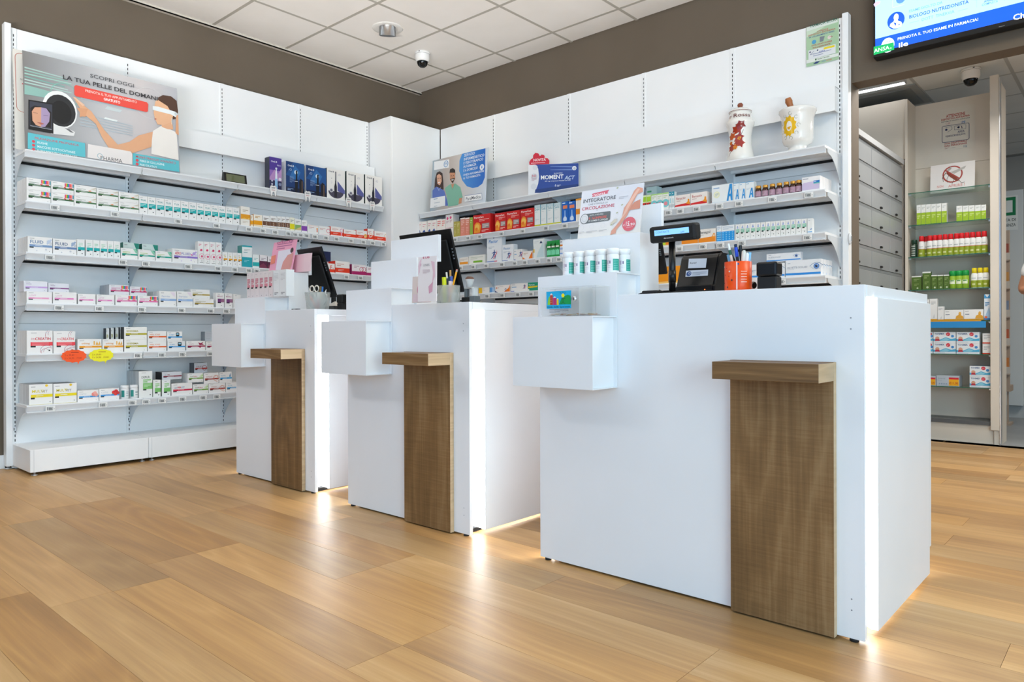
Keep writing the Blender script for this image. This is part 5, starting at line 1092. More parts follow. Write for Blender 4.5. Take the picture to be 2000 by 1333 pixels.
for i, px in enumerate((243.6, 261.5)):
    h = s.hor(px, 790, .03); put_bottle('pill', (s.front-.03, h, s.z+.0004), PI/2, 'white pill jar with teal label, %s from left on %s' % (ORD[i+1], s.where), 'white pill jars', 'pill_jar', 'jar')
for i in range(5): put_bottle('supp', (-1.578+.0475*i, 2.094, 1.0434), .06*(i % 2), 'white supplement jar on nearest counter\'s step, front row, %s from left' % ORD[i+1], 'white supplement jars', 'supplement_jar', 'jar')
for i, k in enumerate((1, 3, 4)): put_bottle('supp', (-1.561+.0475*k, 2.140, 1.0434), .3, 'white supplement jar on nearest counter\'s step, back row, %s from left' % ORD[i+1], 'white supplement jars', 'supplement_jar', 'jar')

# ---- majolica jar and mortar on the back unit's top shelf
def cyl_decal(q, poly, rfun, c, eps=.0008, step=.012):
    """wrap a flat polygon (a around, b up) onto a turned body"""
    bm = bmesh.new(); vs = [bm.verts.new((a, 0, b)) for a, b in poly]; bm.faces.new(vs)
    for ax, k in ((0, 0), (2, 1)):
        lo, hi = min(p[k] for p in poly), max(p[k] for p in poly); n = int((hi-lo)/step)
        for i in range(1, n+1):
            co = [0, 0, 0]; co[ax] = lo+(hi-lo)*i/(n+1); no = [0, 0, 0]; no[ax] = 1
            bmesh.ops.bisect_plane(bm, geom=bm.verts[:]+bm.edges[:]+bm.faces[:], plane_co=co, plane_no=no)
    bmesh.ops.triangulate(bm, faces=bm.faces[:])
    bm.verts.index_update(); out = []
    for v in bm.verts:
        r = rfun(v.co.z)+eps; a = v.co.x/r; out.append((r*math.sin(a), -r*math.cos(a), v.co.z))
    q.grid(out, [[v.index for v in f.verts] for f in bm.faces], c, True); bm.free()
def interp(prof):
    P_ = sorted(prof, key=lambda p: p[1])
    def f(z):
        for (r0, z0), (r1, z1) in zip(P_, P_[1:]):
            if z0 <= z <= z1: return r0+(r1-r0)*((z-z0)/(z1-z0) if z1 > z0 else 0)
        return P_[-1][0]
    return f
def cyl_text(q, t, a0, b0, h, rfun, c, w=None):
    vs, fs, wd = glyphs(t, .01); sx = (w/wd) if w else h
    out = []
    for a, b in vs:
        z = b0+b*h; r = rfun(z)+.0012; an = (a0+a*sx)/r; out.append((r*math.sin(an), -r*math.cos(an), z))
    q.grid(out, fs, c)
porc = mat('#efece6', .14, spec=.5)
t = empty('majolica_jar', (-1.945, 4.40, ZB[0]+.0004), .25)
prof = [(.0, 0), (.082, 0), (.088, .01), (.080, .05), (.070, .10), (.068, .16), (.076, .21), (.086, .235), (.086, .25), (.074, .268), (.066, .285), (.066, .31), (.062, .315)]
q = MB(); q.lathe(prof, porc, n=40, cap=False); q.obj('body', t); rf = interp(prof[1:])
d = MB(); leaf = [(0, 0), (.018, .012), (.034, .008), (.028, .026), (.036, .044), (.018, .044), (.004, .056), (-.008, .042), (-.026, .040), (-.018, .024), (-.022, .008), (-.006, .010)]
for (a, b, s_, rot, c) in ((.018, .19, 1.0, .3, '#8f2f2a'), (-.02, .165, 1.05, -.2, '#a53a22'), (-.045, .130, .9, .2, '#c85a24'), (.022, .115, 1.1, .9, '#9c3a3a'), (-.014, .085, 1.1, -.5, '#a33530'), (-.005, .075, .6, 1.2, '#e8902a'), (-.046, .055, 1.0, .1, '#a0392c'), (-.058, .10, .5, 0, '#d9702a'), (.008, .125, .45, .4, '#e59a34')):
    cyl_decal(d, [(a+s_*(x*math.cos(rot)-y*math.sin(rot)), b+s_*(x*math.sin(rot)+y*math.cos(rot))) for x, y in leaf], rf, mat(c, .2), .0008+.0002*random.random())
for pa in (((-.07, .03), (-.04, .08), (0, .13), (.03, .19)), ((-.04, .08), (-.05, .12)), ((0, .13), (.04, .13))):
    for (a, b), (e, f) in zip(pa, pa[1:]):
        cyl_decal(d, [(a, b), (a+.003, b), (e+.003, f), (e, f)], rf, mat('#5e3a24', .3), .0006)
cyl_text(d, 'ir Rossa', -.075, .272, .026, lambda z: .078-(z-.262)*.3, mat('#6a2a28', .3), .155)
d.obj('painted_decoration', t)
q = MB(); q.lathe([(.066, .312), (.071, .316), (.070, .322), (.05, .336), (.022, .346), (.012, .35)], porc, n=36, cap=False); q.lathe([(.0708, .3155), (.0714, .3185)], mat('#7a3c30', .3), n=36, cap=False); l = q.obj('lid', t)
q = MB(); q.lathe([(.010, .349), (.016, .356), (.018, .366), (.012, .376), (0, .378)], mat('#8a4a33', .25), n=20, cap=False); q.obj('knob', l)
tag(t, 'tall white majolica jar painted with red autumn leaves on back unit\'s top shelf', 'jar')
t = empty('ceramic_mortar', (-1.578, 4.385, ZB[0]+.0004), .1)
prof = [(.0, 0), (.056, 0), (.060, .010), (.050, .022), (.054, .034), (.080, .048), (.088, .072), (.090, .13), (.092, .195), (.100, .225), (.108, .240), (.107, .250), (.102, .254), (.094, .247), (.084, .21), (.080, .10), (.0, .06)]
q = MB(); q.lathe(prof, porc, n=44, cap=False); q.obj('bowl', t); rf = interp(prof[1:11]); d = MB()
n = 22; cx, cz = -.028, .142
cyl_decal(d, [(cx+.040*(1+(.16 if i % 2 else -.05))*math.cos(2*PI*i/n), cz+.056*(1+(.16 if i % 2 else -.05))*math.sin(2*PI*i/n)) for i in range(n)], rf, mat('#e8b81a', .2), .0008)
cyl_decal(d, [(cx+.018*math.cos(2*PI*i/16), cz+.030*math.sin(2*PI*i/16)) for i in range(16)], rf, mat('#f2efe6', .2), .0012); cyl_decal(d, [(cx-.012, cz-.006), (cx+.014, cz-.002), (cx+.004, cz-.022), (cx-.008, cz-.018)], rf, mat('#dba51e', .2), .0016)
for k in range(9):
    a = k*.7; ex, ez = cx+.056*math.cos(a), cz+.074*math.sin(a)
    for j in range(6):
        u, v = 1.0*j, 1.0*(j+1); pq = lambda t_: (ex+.010*math.cos(t_+a), ez+.010*math.sin(t_+a))
        (x0_, z0_), (x1_, z1_) = pq(u*.8), pq(v*.8); dx, dz_ = x1_-x0_, z1_-z0_; L_ = math.hypot(dx, dz_); nx, nz = -dz_/L_*.0008, dx/L_*.0008
        cyl_decal(d, [(x0_-nx, z0_-nz), (x1_-nx, z1_-nz), (x1_+nx, z1_+nz), (x0_+nx, z0_+nz)], rf, mat('#5f6a3c', .3), .0009)
d.obj('painted_emblem', t)
tag(t, 'wide white ceramic mortar with yellow painted emblem on back unit\'s top shelf', 'mortar')
t = empty('pestle', (-1.578, 4.385, ZB[0]+.074))
q = MB(); q.tube([(.03, .0, .012), (-.02, -.02, .17), (-.035, -.03, .215), (-.040, -.033, .232), (-.044, -.036, .252)], [.020, .013, .018, .022, .016], mat('#a9683a', .35), 16); q.obj('handle', t)
tag(t, 'wooden pestle sticking out of the ceramic mortar', 'pestle')

# ---- nursing service poster
P = Sheet((-4.845, 4.350, ZB[0]+.0004), (1, 0, 0), (0, .075, 1), .690, .475, .003, gradmat('poster_pale', [(0, '9db0bd'), (.25, 'b5a9a2'), (.5, 'cdc5bf'), (1, 'd3dce6')], .35, 0, .69), zt=zb)
P.poly(gradmat('poster_blue', [(.45, '4a9ae0'), (1, '1f62c0')], .35, 0, .69), (545, 170), (560, 163), (748, 116), (742, 385), (720, 440), (680, 470), (635, 478), (585, 462), (545, 410), (520, 330), (522, 240))
P.poly('#eceef0', (302, 250), (432, 228), (432, 300), (302, 322)); P.ring('#5a8fc4', (405, 268), (425, 264), .006); P.text('FN', (393, 280), (417, 276), (393, 256), '#5a8fc4', .02)
P.poly('#3a2420', (310, 400), (325, 345), (350, 332), (375, 350), (382, 420), (385, 490), (345, 510), (305, 480)); P.poly('#dba78a', (325, 370), (345, 355), (365, 370), (368, 420), (352, 455), (330, 440)); P.poly('#5a74bf', (288, 500), (320, 465), (355, 480), (390, 500), (420, 600), (426, 630), (288, 645))
P.poly('#2b211e', (435, 350), (440, 315), (465, 305), (485, 320), (487, 360)); P.poly('#c98f6c', (438, 345), (484, 345), (486, 395), (462, 440), (440, 410)); P.poly('#3a2a22', (440, 400), (484, 390), (465, 440)); P.poly('#7fb8a0', (395, 480), (440, 445), (490, 440), (530, 470), (552, 560), (520, 570), (512, 625), (425, 640), (410, 540)); P.poly('#c98f6c', (520, 568), (545, 562), (540, 610), (515, 615)); P.poly('#c98f6c', (450, 445), (478, 440), (462, 485))
for (x, y, k) in ((338, 395, 1), (356, 393, 1), (452, 372, 1), (472, 369, 1)): P.disc('#2c201c', (x, y), (x+3.2, y))
P.poly('#f3ece8', (336, 428), (358, 424), (350, 434), (340, 435)); P.poly('#f6f0ec', (450, 406), (476, 402), (468, 412), (456, 413)); P.line('#b98366', .0015, (346, 395), (344, 412), (349, 413)); P.line('#a9755a', .0015, (462, 370), (461, 390), (466, 391)); P.line('#e8ecf4', .002, (330, 470), (345, 500), (362, 472)); P.line('#5f9a84', .002, (440, 450), (462, 492), (486, 446))
P.poly('#f0f1f2', (268, 570), (400, 545), (400, 632), (268, 655)); P.bars((300, 580), (360, 572), 1, .008, .01, '#9fb6cc'); P.bars((305, 612), (355, 602), 2, .006, .03, '#b9c2cc')
for tx, l, r, cp in (('SERVIZIO', (565, 207), (657, 190), (565, 184)), ('INFERMIERISTICO', (562, 242), (738, 210), (562, 219)), ('E FISIOTERAPICO', (560, 274), (730, 245), (560, 252)), ('IN FARMACIA', (560, 305), (670, 287), (560, 283)), ('E A DOMICILIO', (560, 338), (682, 318), (560, 316)), ('CHIEDI INFORMAZIONI', (556, 376), (735, 343), (556, 358)), ('AL TUO FARMACISTA', (556, 404), (706, 377), (556, 386))): P.text(tx, l, r, cp, '#e9f2fb', .025)
P.disc('#eef3f8', (719, 297), (738, 293)); P.text('i', (714, 308), (723, 306), (714, 282), '#3a7fd0', .05)
P.poly('#f2f3f4', (570, 545), (720, 522), (722, 575), (570, 598)); P.line('#3a5fa0', .003, (570, 546), (718, 524), (720, 575)); P.text('ParaMedica', (580, 588), (708, 566), (580, 558), '#4a5058', .01)
P.done('poster', 'nursing service poster with two smiling people in scrubs and a blue circle', 'poster')
P = Sheet((-4.850, 4.356, ZB[0]+.0004), (1, 0, 0), (0, .075, 1), .70, .478, .002, thin('clear_sheet', '#e6e9ea', .35)); P.O += Vector((-.004, .001, 0)); P.done('poster_holder', 'clear plastic holder behind the nursing service poster', 'holder')
# ---- giant painkiller pack
L_ = at_y(1032, 373.5, 4.335); R_ = Vector((at_y(1130, 330, 4.535).x, 4.535, 0)); dv = Vector((R_.x-L_.x, R_.y-L_.y, 0)); wd = dv.length
P = Sheet((L_.x, L_.y, ZB[0]+.0004), dv, (0, 0, 1), wd, .242, .045, mat('#e9eaec', .4), zt=zb)
P.poly('#2c4c9a', (1180, 258), (1210, 262), (1556, 262), (1560, 520), (1175, 520), (1205, 440), (1212, 380), (1205, 310)); P.poly('#24407f', (1180, 490), (1560, 440), (1560, 520), (1175, 520)); P.disc('#dcdee2', (1178, 300), (1200, 299)); P.disc('#d2d5da', (1170, 380), (1198, 379)); P.disc('#dcdee2', (1165, 465), (1190, 464)); P.text('30', (1147, 385), (1187, 383), (1147, 362), '#c9505c', .0); P.bars((1147, 398), (1190, 396), 3, .004, .008, '#c5a9b0')
P.poly('#6f8cc8', (1310, 287), (1500, 287), (1500, 298), (1310, 292)); P.poly('#6f8cc8', (1310, 318), (1500, 312), (1500, 324), (1310, 322)); P.disc('#e9ebee', (1518, 305), (1537, 305)); P.disc('#c3c9d4', (1520, 308), (1532, 308))
P.text('IBUPROFENE', (1342, 356), (1415, 353), (1342, 346), '#dfe6f2', .02); P.text('MOMENT', (1228, 404), (1424, 402), (1228, 368), '#ffffff', .05); P.text('ACT', (1432, 404), (1524, 402), (1432, 372), '#d5e6fb', .04, .3); P.text('400 mg compresse rivestite con film', (1262, 424), (1486, 424), (1262, 414), '#e6ecf6', .02); P.line('#dfe6f2', .003, (1350, 462), (1356, 446), (1362, 462), (1350, 462)); P.bars((1370, 455), (1402, 455), 2, .004, .008, '#dfe6f2')
q = P.mb; ang = None
P.done('display_pack', 'giant dark blue painkiller pack standing on back unit\'s top shelf', 'display pack')
Rn, Yn = P.R.copy(), P.Y.copy()
P = Sheet(Vector((L_.x, L_.y, ZB[0]+.2432))+Rn*.006+Yn*.02, dv, (0, 0, 1), .158, .10, .002, mat('#d2213a', .45), zt=zb)
P.mb = MB(); cl = [(0, 0), (.158, 0), (.160, .03), (.146, .05), (.128, .052), (.118, .076), (.098, .082), (.084, .070), (.072, .092), (.048, .098), (.030, .080), (.028, .058), (.010, .046), (-.002, .026)]
P.mb.prism(cl, 0, .002, mat('#d2213a', .45)); P.p = Print(P.mb); P.p.text('NOVITÀ', .032, .030, .022, '#f7e9ea', .04, 'l', .10); P.p.bars(.012, .148, .014, 1, .005, .01, '#efb9c0')
P.done('cloud_topper', 'red cloud shaped topper lettered NOVITÀ above the giant blue pack', 'sign')
# ---- green security sticker at the top right of the back unit
_a, _b = at_y(1575, 131, BY-.0065), at_y(1638.3, 117, BY-.0065)
P = Sheet(_a, (1, 0, 0), (0, 0, 1), _b.x-_a.x, 2.7405-_a.z, .0012, mat('#a9cba6', .3), zt=zm(1560, 40, 13.33))
P.poly('#dfe9e0', (205, 175), (1020, -60), (1020, 40), (205, 290)); P.poly('#c9dec6', (205, 290), (700, 150), (205, 450)); P.text('FARMACIA SICURA', (300, 190), (1015, 35), (300, 120), '#2f6b58', .03)
for tx, l, r, cp, c in (('ATTENZIONE', (480, 310), (770, 225), (480, 272), '#c05a5a'), ('DISPOSITIVO ANTIRAPINA', (240, 425), (960, 235), (240, 385), '#c05a5a'), ('IN COLLEGAMENTO VIDEO', (275, 470), (930, 300), (275, 430), '#4d6aa4'), ('NON DISATTIVABILE', (340, 685), (870, 550), (340, 645), '#c05a5a'), ("DALL'ESERCENTE", (370, 740), (830, 620), (370, 700), '#c05a5a')): P.text(tx, l, r, cp, c, .02)
P.disc('#4aa0d0', (400, 560), (455, 545)); P.poly('#7d8790', (550, 430), (680, 400), (640, 540), (550, 560)); P.disc('#dfd5cf', (800, 440), (850, 428)); P.text('+h', (800, 450), (880, 425), (800, 410), '#c0605a', .02)
P.poly('#dfe3e6', (255, 790), (965, 615), (965, 850), (255, 1030)); P.poly('#e8d51e', (655, 705), (935, 640), (935, 690), (655, 760)); P.text('AREA', (525, 840), (690, 800), (525, 800), '#5a6ab0', .02); P.bars((380, 890), (850, 780), 2, .004, .012, '#8d95b8'); P.disc('#2f3c70', (300, 830), (320, 825)); P.disc('#23305c', (495, 775), (515, 770)); P.line('#6c76a0', .002, (400, 800), (300, 900), (400, 870))
P.poly('#e3e9e3', (205, 1040), (1040, 850), (1040, 930), (205, 1130)); P.text('Sector Service', (490, 1030), (800, 955), (490, 985), '#2f6b3f', .03); P.poly('#2f6b3f', (430, 1000), (470, 990), (470, 1035), (430, 1045)); P.poly('#2a3f80', (380, 1140), (450, 1080), (560, 1065), (480, 1125)); P.text('video', (600, 1085), (710, 1058), (600, 1055), '#5a78c0', .02); P.text('sorveglia', (720, 1055), (870, 1020), (720, 1025), '#d86a6a', .02)
P.done('security_sticker', 'green farmacia sicura security sticker at the back unit\'s upper right corner', 'sticker')
# white oval contact sensor on the end post
t = empty('door_sensor', (-1.341, 4.57, 1.395))
q = MB(); q.lathe([(0, 0), (.016, .001), (.018, .006), (.014, .012), (0, .014)], mat('#eceef0', .35), n=20, cap=False)
o = q.obj('cover', t); o.rotation_euler = (0, PI/2, 0); o.scale = (2.1, 1, 1)
q = MB(); q.box(.0135, .015, -.006, .006, -.014, .014, mat('#9fa4a8', .4)); q.obj('window', t)
tag(t, 'white oval plastic sensor stuck on the back unit\'s end post', 'sensor')
# ================================================================== THINGS ON THE COUNTERS
ZC = .9637
def frame_obj(q, name, parent, O, Rv, Uv):
    R_ = Vector(Rv).normalized(); U = Vector(Uv); U = (U-U.dot(R_)*R_).normalized(); Y = U.cross(R_)
    o = q.obj(name, parent); M = Matrix.Identity(4)
    for i in range(3): M[i][0], M[i][1], M[i][2], M[i][3] = R_[i], Y[i], U[i], O[i]
    if parent: M = parent.matrix_world.inverted() @ M if False else Matrix.Translation(-parent.location) @ M
    o.matrix_local = M; return o
# donation box on the lowest display box of the nearest counter
L_, R_ = at_y(1055.5, 617.5, 1.955), at_y(1163, 616, 1.955); w_ = R_.x-L_.x; zb_ = .8923; h_ = at_y(1056, 563, 1.955).z-zb_; dd = .085
ACR = thin('clear_case', '#eef1f1', .12, .06)
t = empty('donation_box', ((L_.x+R_.x)/2, 1.955, zb_))
q = MB(); e = .003
for b_ in ((-w_/2, w_/2, 0, e, 0, h_), (-w_/2, w_/2, dd-e, dd, 0, h_), (-w_/2, -w_/2+e, e, dd-e, 0, h_), (w_/2-e, w_/2, e, dd-e, 0, h_), (-w_/2+e, w_/2-e, e, dd-e, 0, e), (-w_/2+e, w_/2-e, e, dd-e, h_-e, h_)): q.box(*b_, ACR)
q.obj('clear_case', t)
q = MB(); q.box(w_*.20, w_*.205, e, dd-e, e, h_-e, thin('acrylic2', '#eef1f1', .3, .06)); q.obj('divider', t)
zc = zm(1000, 440, 3.571)
P = Sheet((L_.x+.001, 1.9525, zb_), (1, 0, 0), (0, 0, 1), w_, h_, .001, None, zt=zc); P.mb = MB(); P.p = Print(P.mb)
P.poly('#1eb0e2', (238, 465), (411, 455), (411, 580), (240, 585)); P.poly('#8cc63e', (246, 557), (250, 520), (258, 498), (266, 500), (266, 557)); P.poly('#c23a2e', (265, 557), (264, 487), (273, 475), (283, 486), (284, 557)); P.poly('#f0efe9', (264, 488), (273, 475), (283, 487)); P.poly('#b8326f', (286, 557), (285, 508), (308, 506), (310, 557)); P.poly('#f0efe9', (285, 508), (297, 497), (308, 507)); P.poly('#e3c928', (311, 557), (311, 517), (324, 516), (325, 557)); P.poly('#f0efe9', (311, 517), (318, 509), (324, 516))
P.poly('#159a4e', (328, 553), (340, 520), (365, 495), (388, 486), (408, 492), (411, 552)); P.disc('#f5e21c', (355, 491), (366, 490)); P.line('#2a2a1e', .0012, (355, 502), (356, 535)); P.line('#2a2a1e', .0012, (340, 512), (356, 516), (372, 510)); P.line('#2a2a1e', .0012, (342, 552), (356, 535), (370, 550))
for a, b_ in (((352, 474), (350, 462)), ((344, 478), (334, 466)), ((360, 474), (364, 462)), ((367, 478), (376, 468))): P.line('#2a2a1e', .001, a, b_)
for i in range(4): P.line('#e7b0a6', .0008, (267, 495+15*i), (281, 494+15*i))
P.text('Città della Speranza', (246, 578), (406, 574), (246, 566), '#15506a', .02); P.bars((262, 593), (395, 590), 3, .0018, .0042, '#7d8087')
P.done('printed_card', None, None, None, t); o = bpy.data.objects[-1] if False else None
for o in t.children: pass
pc = [o for o in COL.objects if o.name.startswith('printed_card')][-1]; pc.parent = t; pc.matrix_parent_inverse = Matrix.Identity(4); pc.matrix_local = Matrix.Translation((L_.x+.001-t.location.x, -.0007, 0))
q = MB(); q.lathe([(0, 0), (.0075, .001), (.0085, .004), (.0085, .009), (.0, .009)], ALU, n=16); q.box(-.0012, .0012, -.005, .005, .009, .0095, DARK); o = q.obj('lock', t, ((at_y(1122, 584, 1.95).x)-t.location.x, -.0003, at_y(1122, 584, 1.95).z-zb_)); o.rotation_euler = (PI/2, 0, 0)
q = MB(); R0 = random.Random(3)
for i in range(70):
    x, y = R0.uniform(-w_/2+.02, w_/2-.03), R0.uniform(.012, dd-.014); r = R0.choice((.008, .0095, .0105)); zq = .0034+R0.random()*.006
    q.lathe([(0, zq), (r, zq), (r, zq+.0018), (0, zq+.0018)], mat(R0.choice(('#b0713c', '#a3602f', '#c9a24a', '#c4bfb0')), .35, .8), c=(x, y), n=10, cap=False)
o = q.obj('coins', t); o['kind'] = 'stuff'
tag(t, 'clear donation box with a drawn town and sun on its blue card', 'donation box')

# leaflet stand with the leg poster
def stand(bl, br, tl, z, th, body, zt, name, label, cat, draw, shift=0):
    O, E = at_z(*bl, z), at_z(*br, z); Pt = at_x(*tl, O.x)
    if shift: O, E, Pt = O+Vector((0, shift, 0)), E+Vector((0, shift*.3, 0)), Pt+Vector((0, shift*.6, 0))
    U = Pt-O; U.x = 0; Rv = E-O; Rv.z = 0; S_ = Sheet(O, Rv, U, Rv.length, U.length, th, body, zt=zt)
    draw(S_); return S_.done(name, label, cat)
def leg(P):
    P.poly('#d25a6e', (500, 440), (515, 430), (800, 362), (770, 410), (785, 425), (500, 492), (515, 465)); P.text('NOVITÀ', (530, 475), (735, 432), (530, 440), '#f7e6e8', .05)
    P.text('INTEGRATORE', (350, 598), (912, 520), (350, 535), '#4a4e57', .02); P.text('CHE STIMOLA LA', (440, 638), (775, 595), (440, 608), '#8b8d94', .0); P.text('CIRCOLAZIONE', (325, 728), (888, 655), (325, 675), '#c84a60', .02); P.text('TM', (575, 730), (603, 727), (575, 714), '#8b8d94', .0)
    P.poly('#5d6468', (410, 785), (815, 735), (826, 750), (815, 880), (790, 898), (380, 955), (330, 950)); P.disc('#5d6468', (370, 872), (442, 862), (370, 785)); P.disc('#d9d9db', (372, 872), (435, 863), (372, 795)); P.ring('#a9a9ad', (372, 872), (415, 866), .001, (372, 825))
    P.text('AIUTA A RIDURRE', (460, 825), (700, 795), (460, 800), '#cfd3d5', .02); P.text('IL GONFIORE', (450, 885), (755, 845), (450, 845), '#e2665e', .03); P.text('DI GAMBE E CAVIGLIE', (445, 925), (775, 885), (445, 895), '#dfe2e3', .02)
    P.poly('#dc9c86', (1235, 385), (1300, 318), (1385, 335), (1390, 400), (1290, 445), (1210, 600), (1120, 800), (1010, 960), (925, 1060), (915, 1120), (820, 1150), (840, 1080), (920, 990), (1020, 860), (1060, 680), (1150, 560)); P.poly('#d08c76', (1240, 580), (1345, 530), (1335, 690), (1180, 715), (1130, 740), (1190, 640)); P.poly('#e6b6a3', (1260, 400), (1300, 345), (1340, 350), (1230, 520), (1100, 760), (960, 950), (1030, 830), (1130, 600))
    P.disc('#d9606e', (1148, 960), (1265, 945), (1148, 838)); P.text('€', (1048, 1000), (1070, 997), (1048, 965), '#fbeff0', .03); P.text('15', (1090, 1000), (1150, 992), (1090, 920), '#fbeff0', .04); P.text(',90', (1155, 992), (1245, 980), (1155, 945), '#fbeff0', .02); P.line('#f3cfd2', .001, (1100, 1025), (1215, 1010))
    for a in ((920, 770), (1010, 632), (820, 980), (255, 1000), (930, 340)): P.poly('#a5ab74', a, (a[0]+30, a[1]-18), (a[0]+38, a[1]-8), (a[0]+12, a[1]+10))
    P.poly('#cfc5b4', (820, 950), (900, 880), (950, 870), (930, 920), (860, 970)); P.bars((980, 500), (1140, 470), 2, .0015, .006, '#9aa0ad'); P.bars((270, 1110), (370, 1100), 2, .0015, .004, '#b3b3b8'); P.bars((410, 1100), (595, 1080), 2, .0015, .004, '#b3b3b8'); P.bars((630, 1075), (765, 1058), 2, .0015, .004, '#b3b3b8')
    for c in ((330, 1030), (505, 1010), (700, 990)): P.ring('#d0d0d6', c, (c[0]+38, c[1]-4), .0008)
stand((1121, 466), (1247.5, 454.5), (1133.5, 373.5), 1.1935, .004, gradmat('poster_leg', [(0, 'e4dfd8'), (.5, 'dedde2'), (1, 'd3d5dd')], .3, 2, .16), zm(1100, 330, 8.885), 'counter_poster', 'counter poster of a bare leg lettered INTEGRATORE, price €15,90', 'poster', leg, .022)
# customer display on its pole
pz = at_y(1313, 571, 2.20); t = empty('pole_display', (pz.x, 2.20, ZC))
q = MB(); q.lathe([(0, 0), (.045, 0), (.045, .006), (.012, .012)], BLKM, n=24); q.obj('base', t)
hz = at_y(1312, 473.5, 2.20).z-ZC
q = MB(); q.lathe([(.0115, .006), (.0115, hz+.005)], BLK, n=18); q.lathe([(.0128, .045), (.0128, .085)], BLK, n=18); q.obj('pole', t)
L_, R_ = at_y(1267, 460, 2.165), at_y(1357.5, 452, 2.165); hw = (R_.x-L_.x)/2; cxh = (L_.x+R_.x)/2-pz.x; hh = at_y(1312, 441, 2.165).z-at_y(1312, 474, 2.165).z
q = MB(); q.box(-hw, hw, -.022, .022, -hh/2, hh/2, BLKM, bev=.009); hd = q.obj('display_head', t, (cxh, -.012, hz+hh/2)); hd.rotation_euler = (math.radians(8), 0, 0)
q = MB(); q.face([(-hw*.745, -.0224, -hh*.06), (hw*.745, -.0224, -hh*.06), (hw*.745, -.0224, hh*.27), (-hw*.745, -.0224, hh*.27)], mat('#7fb4f0', .4, 0, .9))
p = Print(q, -.0224); p.emit = .25; p.text('CONTANTE', -hw*.68, hh*.08, hh*.12, '#4a78b8', .0); p.text('6,90', hw*.40, -hh*.02, hh*.1, '#3f6aa8', .0); p.emit = 0; p.text('ditronetwork', -hw*.34, -hh*.28, hh*.085, '#d9d9d9', .02, 'l', hw*.66); q.obj('screen', hd)
tag(t, 'black customer display with lit blue screen on a pole', 'display')
# receipt printer
O = at_y(1323, 558, 2.26); E = at_y(1391, 554, 2.26); w_ = E.x-O.x; hT = at_y(1334, 500, 2.30).z-ZC
t = empty('receipt_printer', (O.x, 2.26, ZC)); dp = .165
q = MB(); sec = [(-.004, .004), (-.004, .032), (.004, .036), (.040, hT-.014), (.050, hT-.002), (.060, hT), (dp-.03, hT), (dp, hT-.02), (dp, .004)]
bm = [(y, z) for y, z in sec]; q.prism(bm, .0, w_, BLK, 'x'); q.obj('body', t)
for x0 in (-.008, w_+.0005):
    q = MB(); q.prism([(.002, 0), (.002, .030), (.010, .036), (.046, hT-.010), (.062, hT+.003), (dp-.02, hT+.002), (dp+.004, hT-.02), (dp+.004, 0)], x0, x0+.0075, BLK, 'x'); q.obj('side_cheek', t)
q = MB(); q.box(.006, w_-.006, -.006, -.0045, .006, .012, mat('#2b2c2e', .5)); q.lathe([(0, 0), (.002, .0)], mat('#ff6a1a', .4, 0, 2), n=6) if False else None
q.box(w_*.80, w_*.83, -.0068, -.0061, .016, .020, mat('#ff7a2a', .4, 0, 2)); q.obj('front_strip', t)
Uf = Vector((0, .036, hT-.05)).normalized(); zf = zm(1240, 440, 6.25)
P = Sheet(Vector((O.x, 2.2625, ZC+.0365)), (1, 0, 0), Uf, w_, .14, .001, None, zt=zf); P.mb = MB(); P.p = Print(P.mb)
P.poly('#cfd3dc', (660, 412), (880, 406), (866, 522), (650, 528)); P.text('Retail', (672, 475), (750, 472), (672, 455), '#3c4048', .02); P.poly('#cfd3dc', (626, 558), (896, 543), (892, 618), (618, 632)); P.disc('#2f4f86', (660, 595), (690, 593), (660, 565)); P.ring('#cfd3dc', (668, 590), (682, 589), .0015); P.bars((705, 585), (880, 572), 3, .0018, .0045, '#9aa0ac')
stk = P.mb.obj('sticker', t); M = P.matrix(); stk.matrix_local = Matrix.Translation(-t.location) @ M
tag(t, 'black receipt printer with two white stickers behind the pole display', 'printer')
# monitors seen from behind
def monitor(br, tr, tl, yb, wx, label, zst=None):
    BR = at_y(*br, yb); TR = at_x(*tr, BR.x); U = TR-BR; W_ = wx or (TR.x-at_y(*tl, TR.y).x)
    t = empty('computer_monitor', (BR.x-W_/2, yb+.05, ZC)); U = Vector((0, U.y, U.z)); H_ = U.length
    q = MB(); q.box(0, W_, 0, .012, 0, H_, BLK, bev=.003); q.box(.03, W_-.03, -.012, .0, .04, H_-.05, BLKM, bev=.006); O = Vector((BR.x-W_, BR.y, BR.z)); frame_obj(q, 'rear_shell', t, O, (1, 0, 0), U)
    q = MB(); q.box(.006, W_-.006, .0122, .014, .012, H_-.006, mat('#10161d', .15)); frame_obj(q, 'screen', t, O, (1, 0, 0), U)
    q = MB()
    for i in range(4): q.box(W_-.016, W_-.008, -.0015, -.0002, H_*(.68-.05*i), H_*(.70-.05*i), mat('#8d949c', .4))
    frame_obj(q, 'button', t, O, (1, 0, 0), U)
    hm = BR.z+H_*.25-ZC
    q = MB(); q.tube([(0, .02, .01), (0, .02, hm*.7), (0, -.05+U.y/H_*H_*.25+.02, hm+.03)], .016, BLKM, 12); q.obj('neck', t)
    q = MB(); q.box(-.10, .10, -.06, .11, 0, .012, BLKM, bev=.004); q.obj('base', t)
    return tag(t, label, 'monitor')
monitor((905, 571), (878, 447), (779, 465), 2.50, None, 'tilted black monitor seen from behind on the middle counter')
monitor((657, 581), (626, 482), (579, 490), 2.52, None, 'tilted black monitor seen from behind on the farthest counter')
monitor((1302, 536), (1290, 465), None, 2.50, .36, 'tilted black monitor behind the nearest counter\'s stepped boxes')
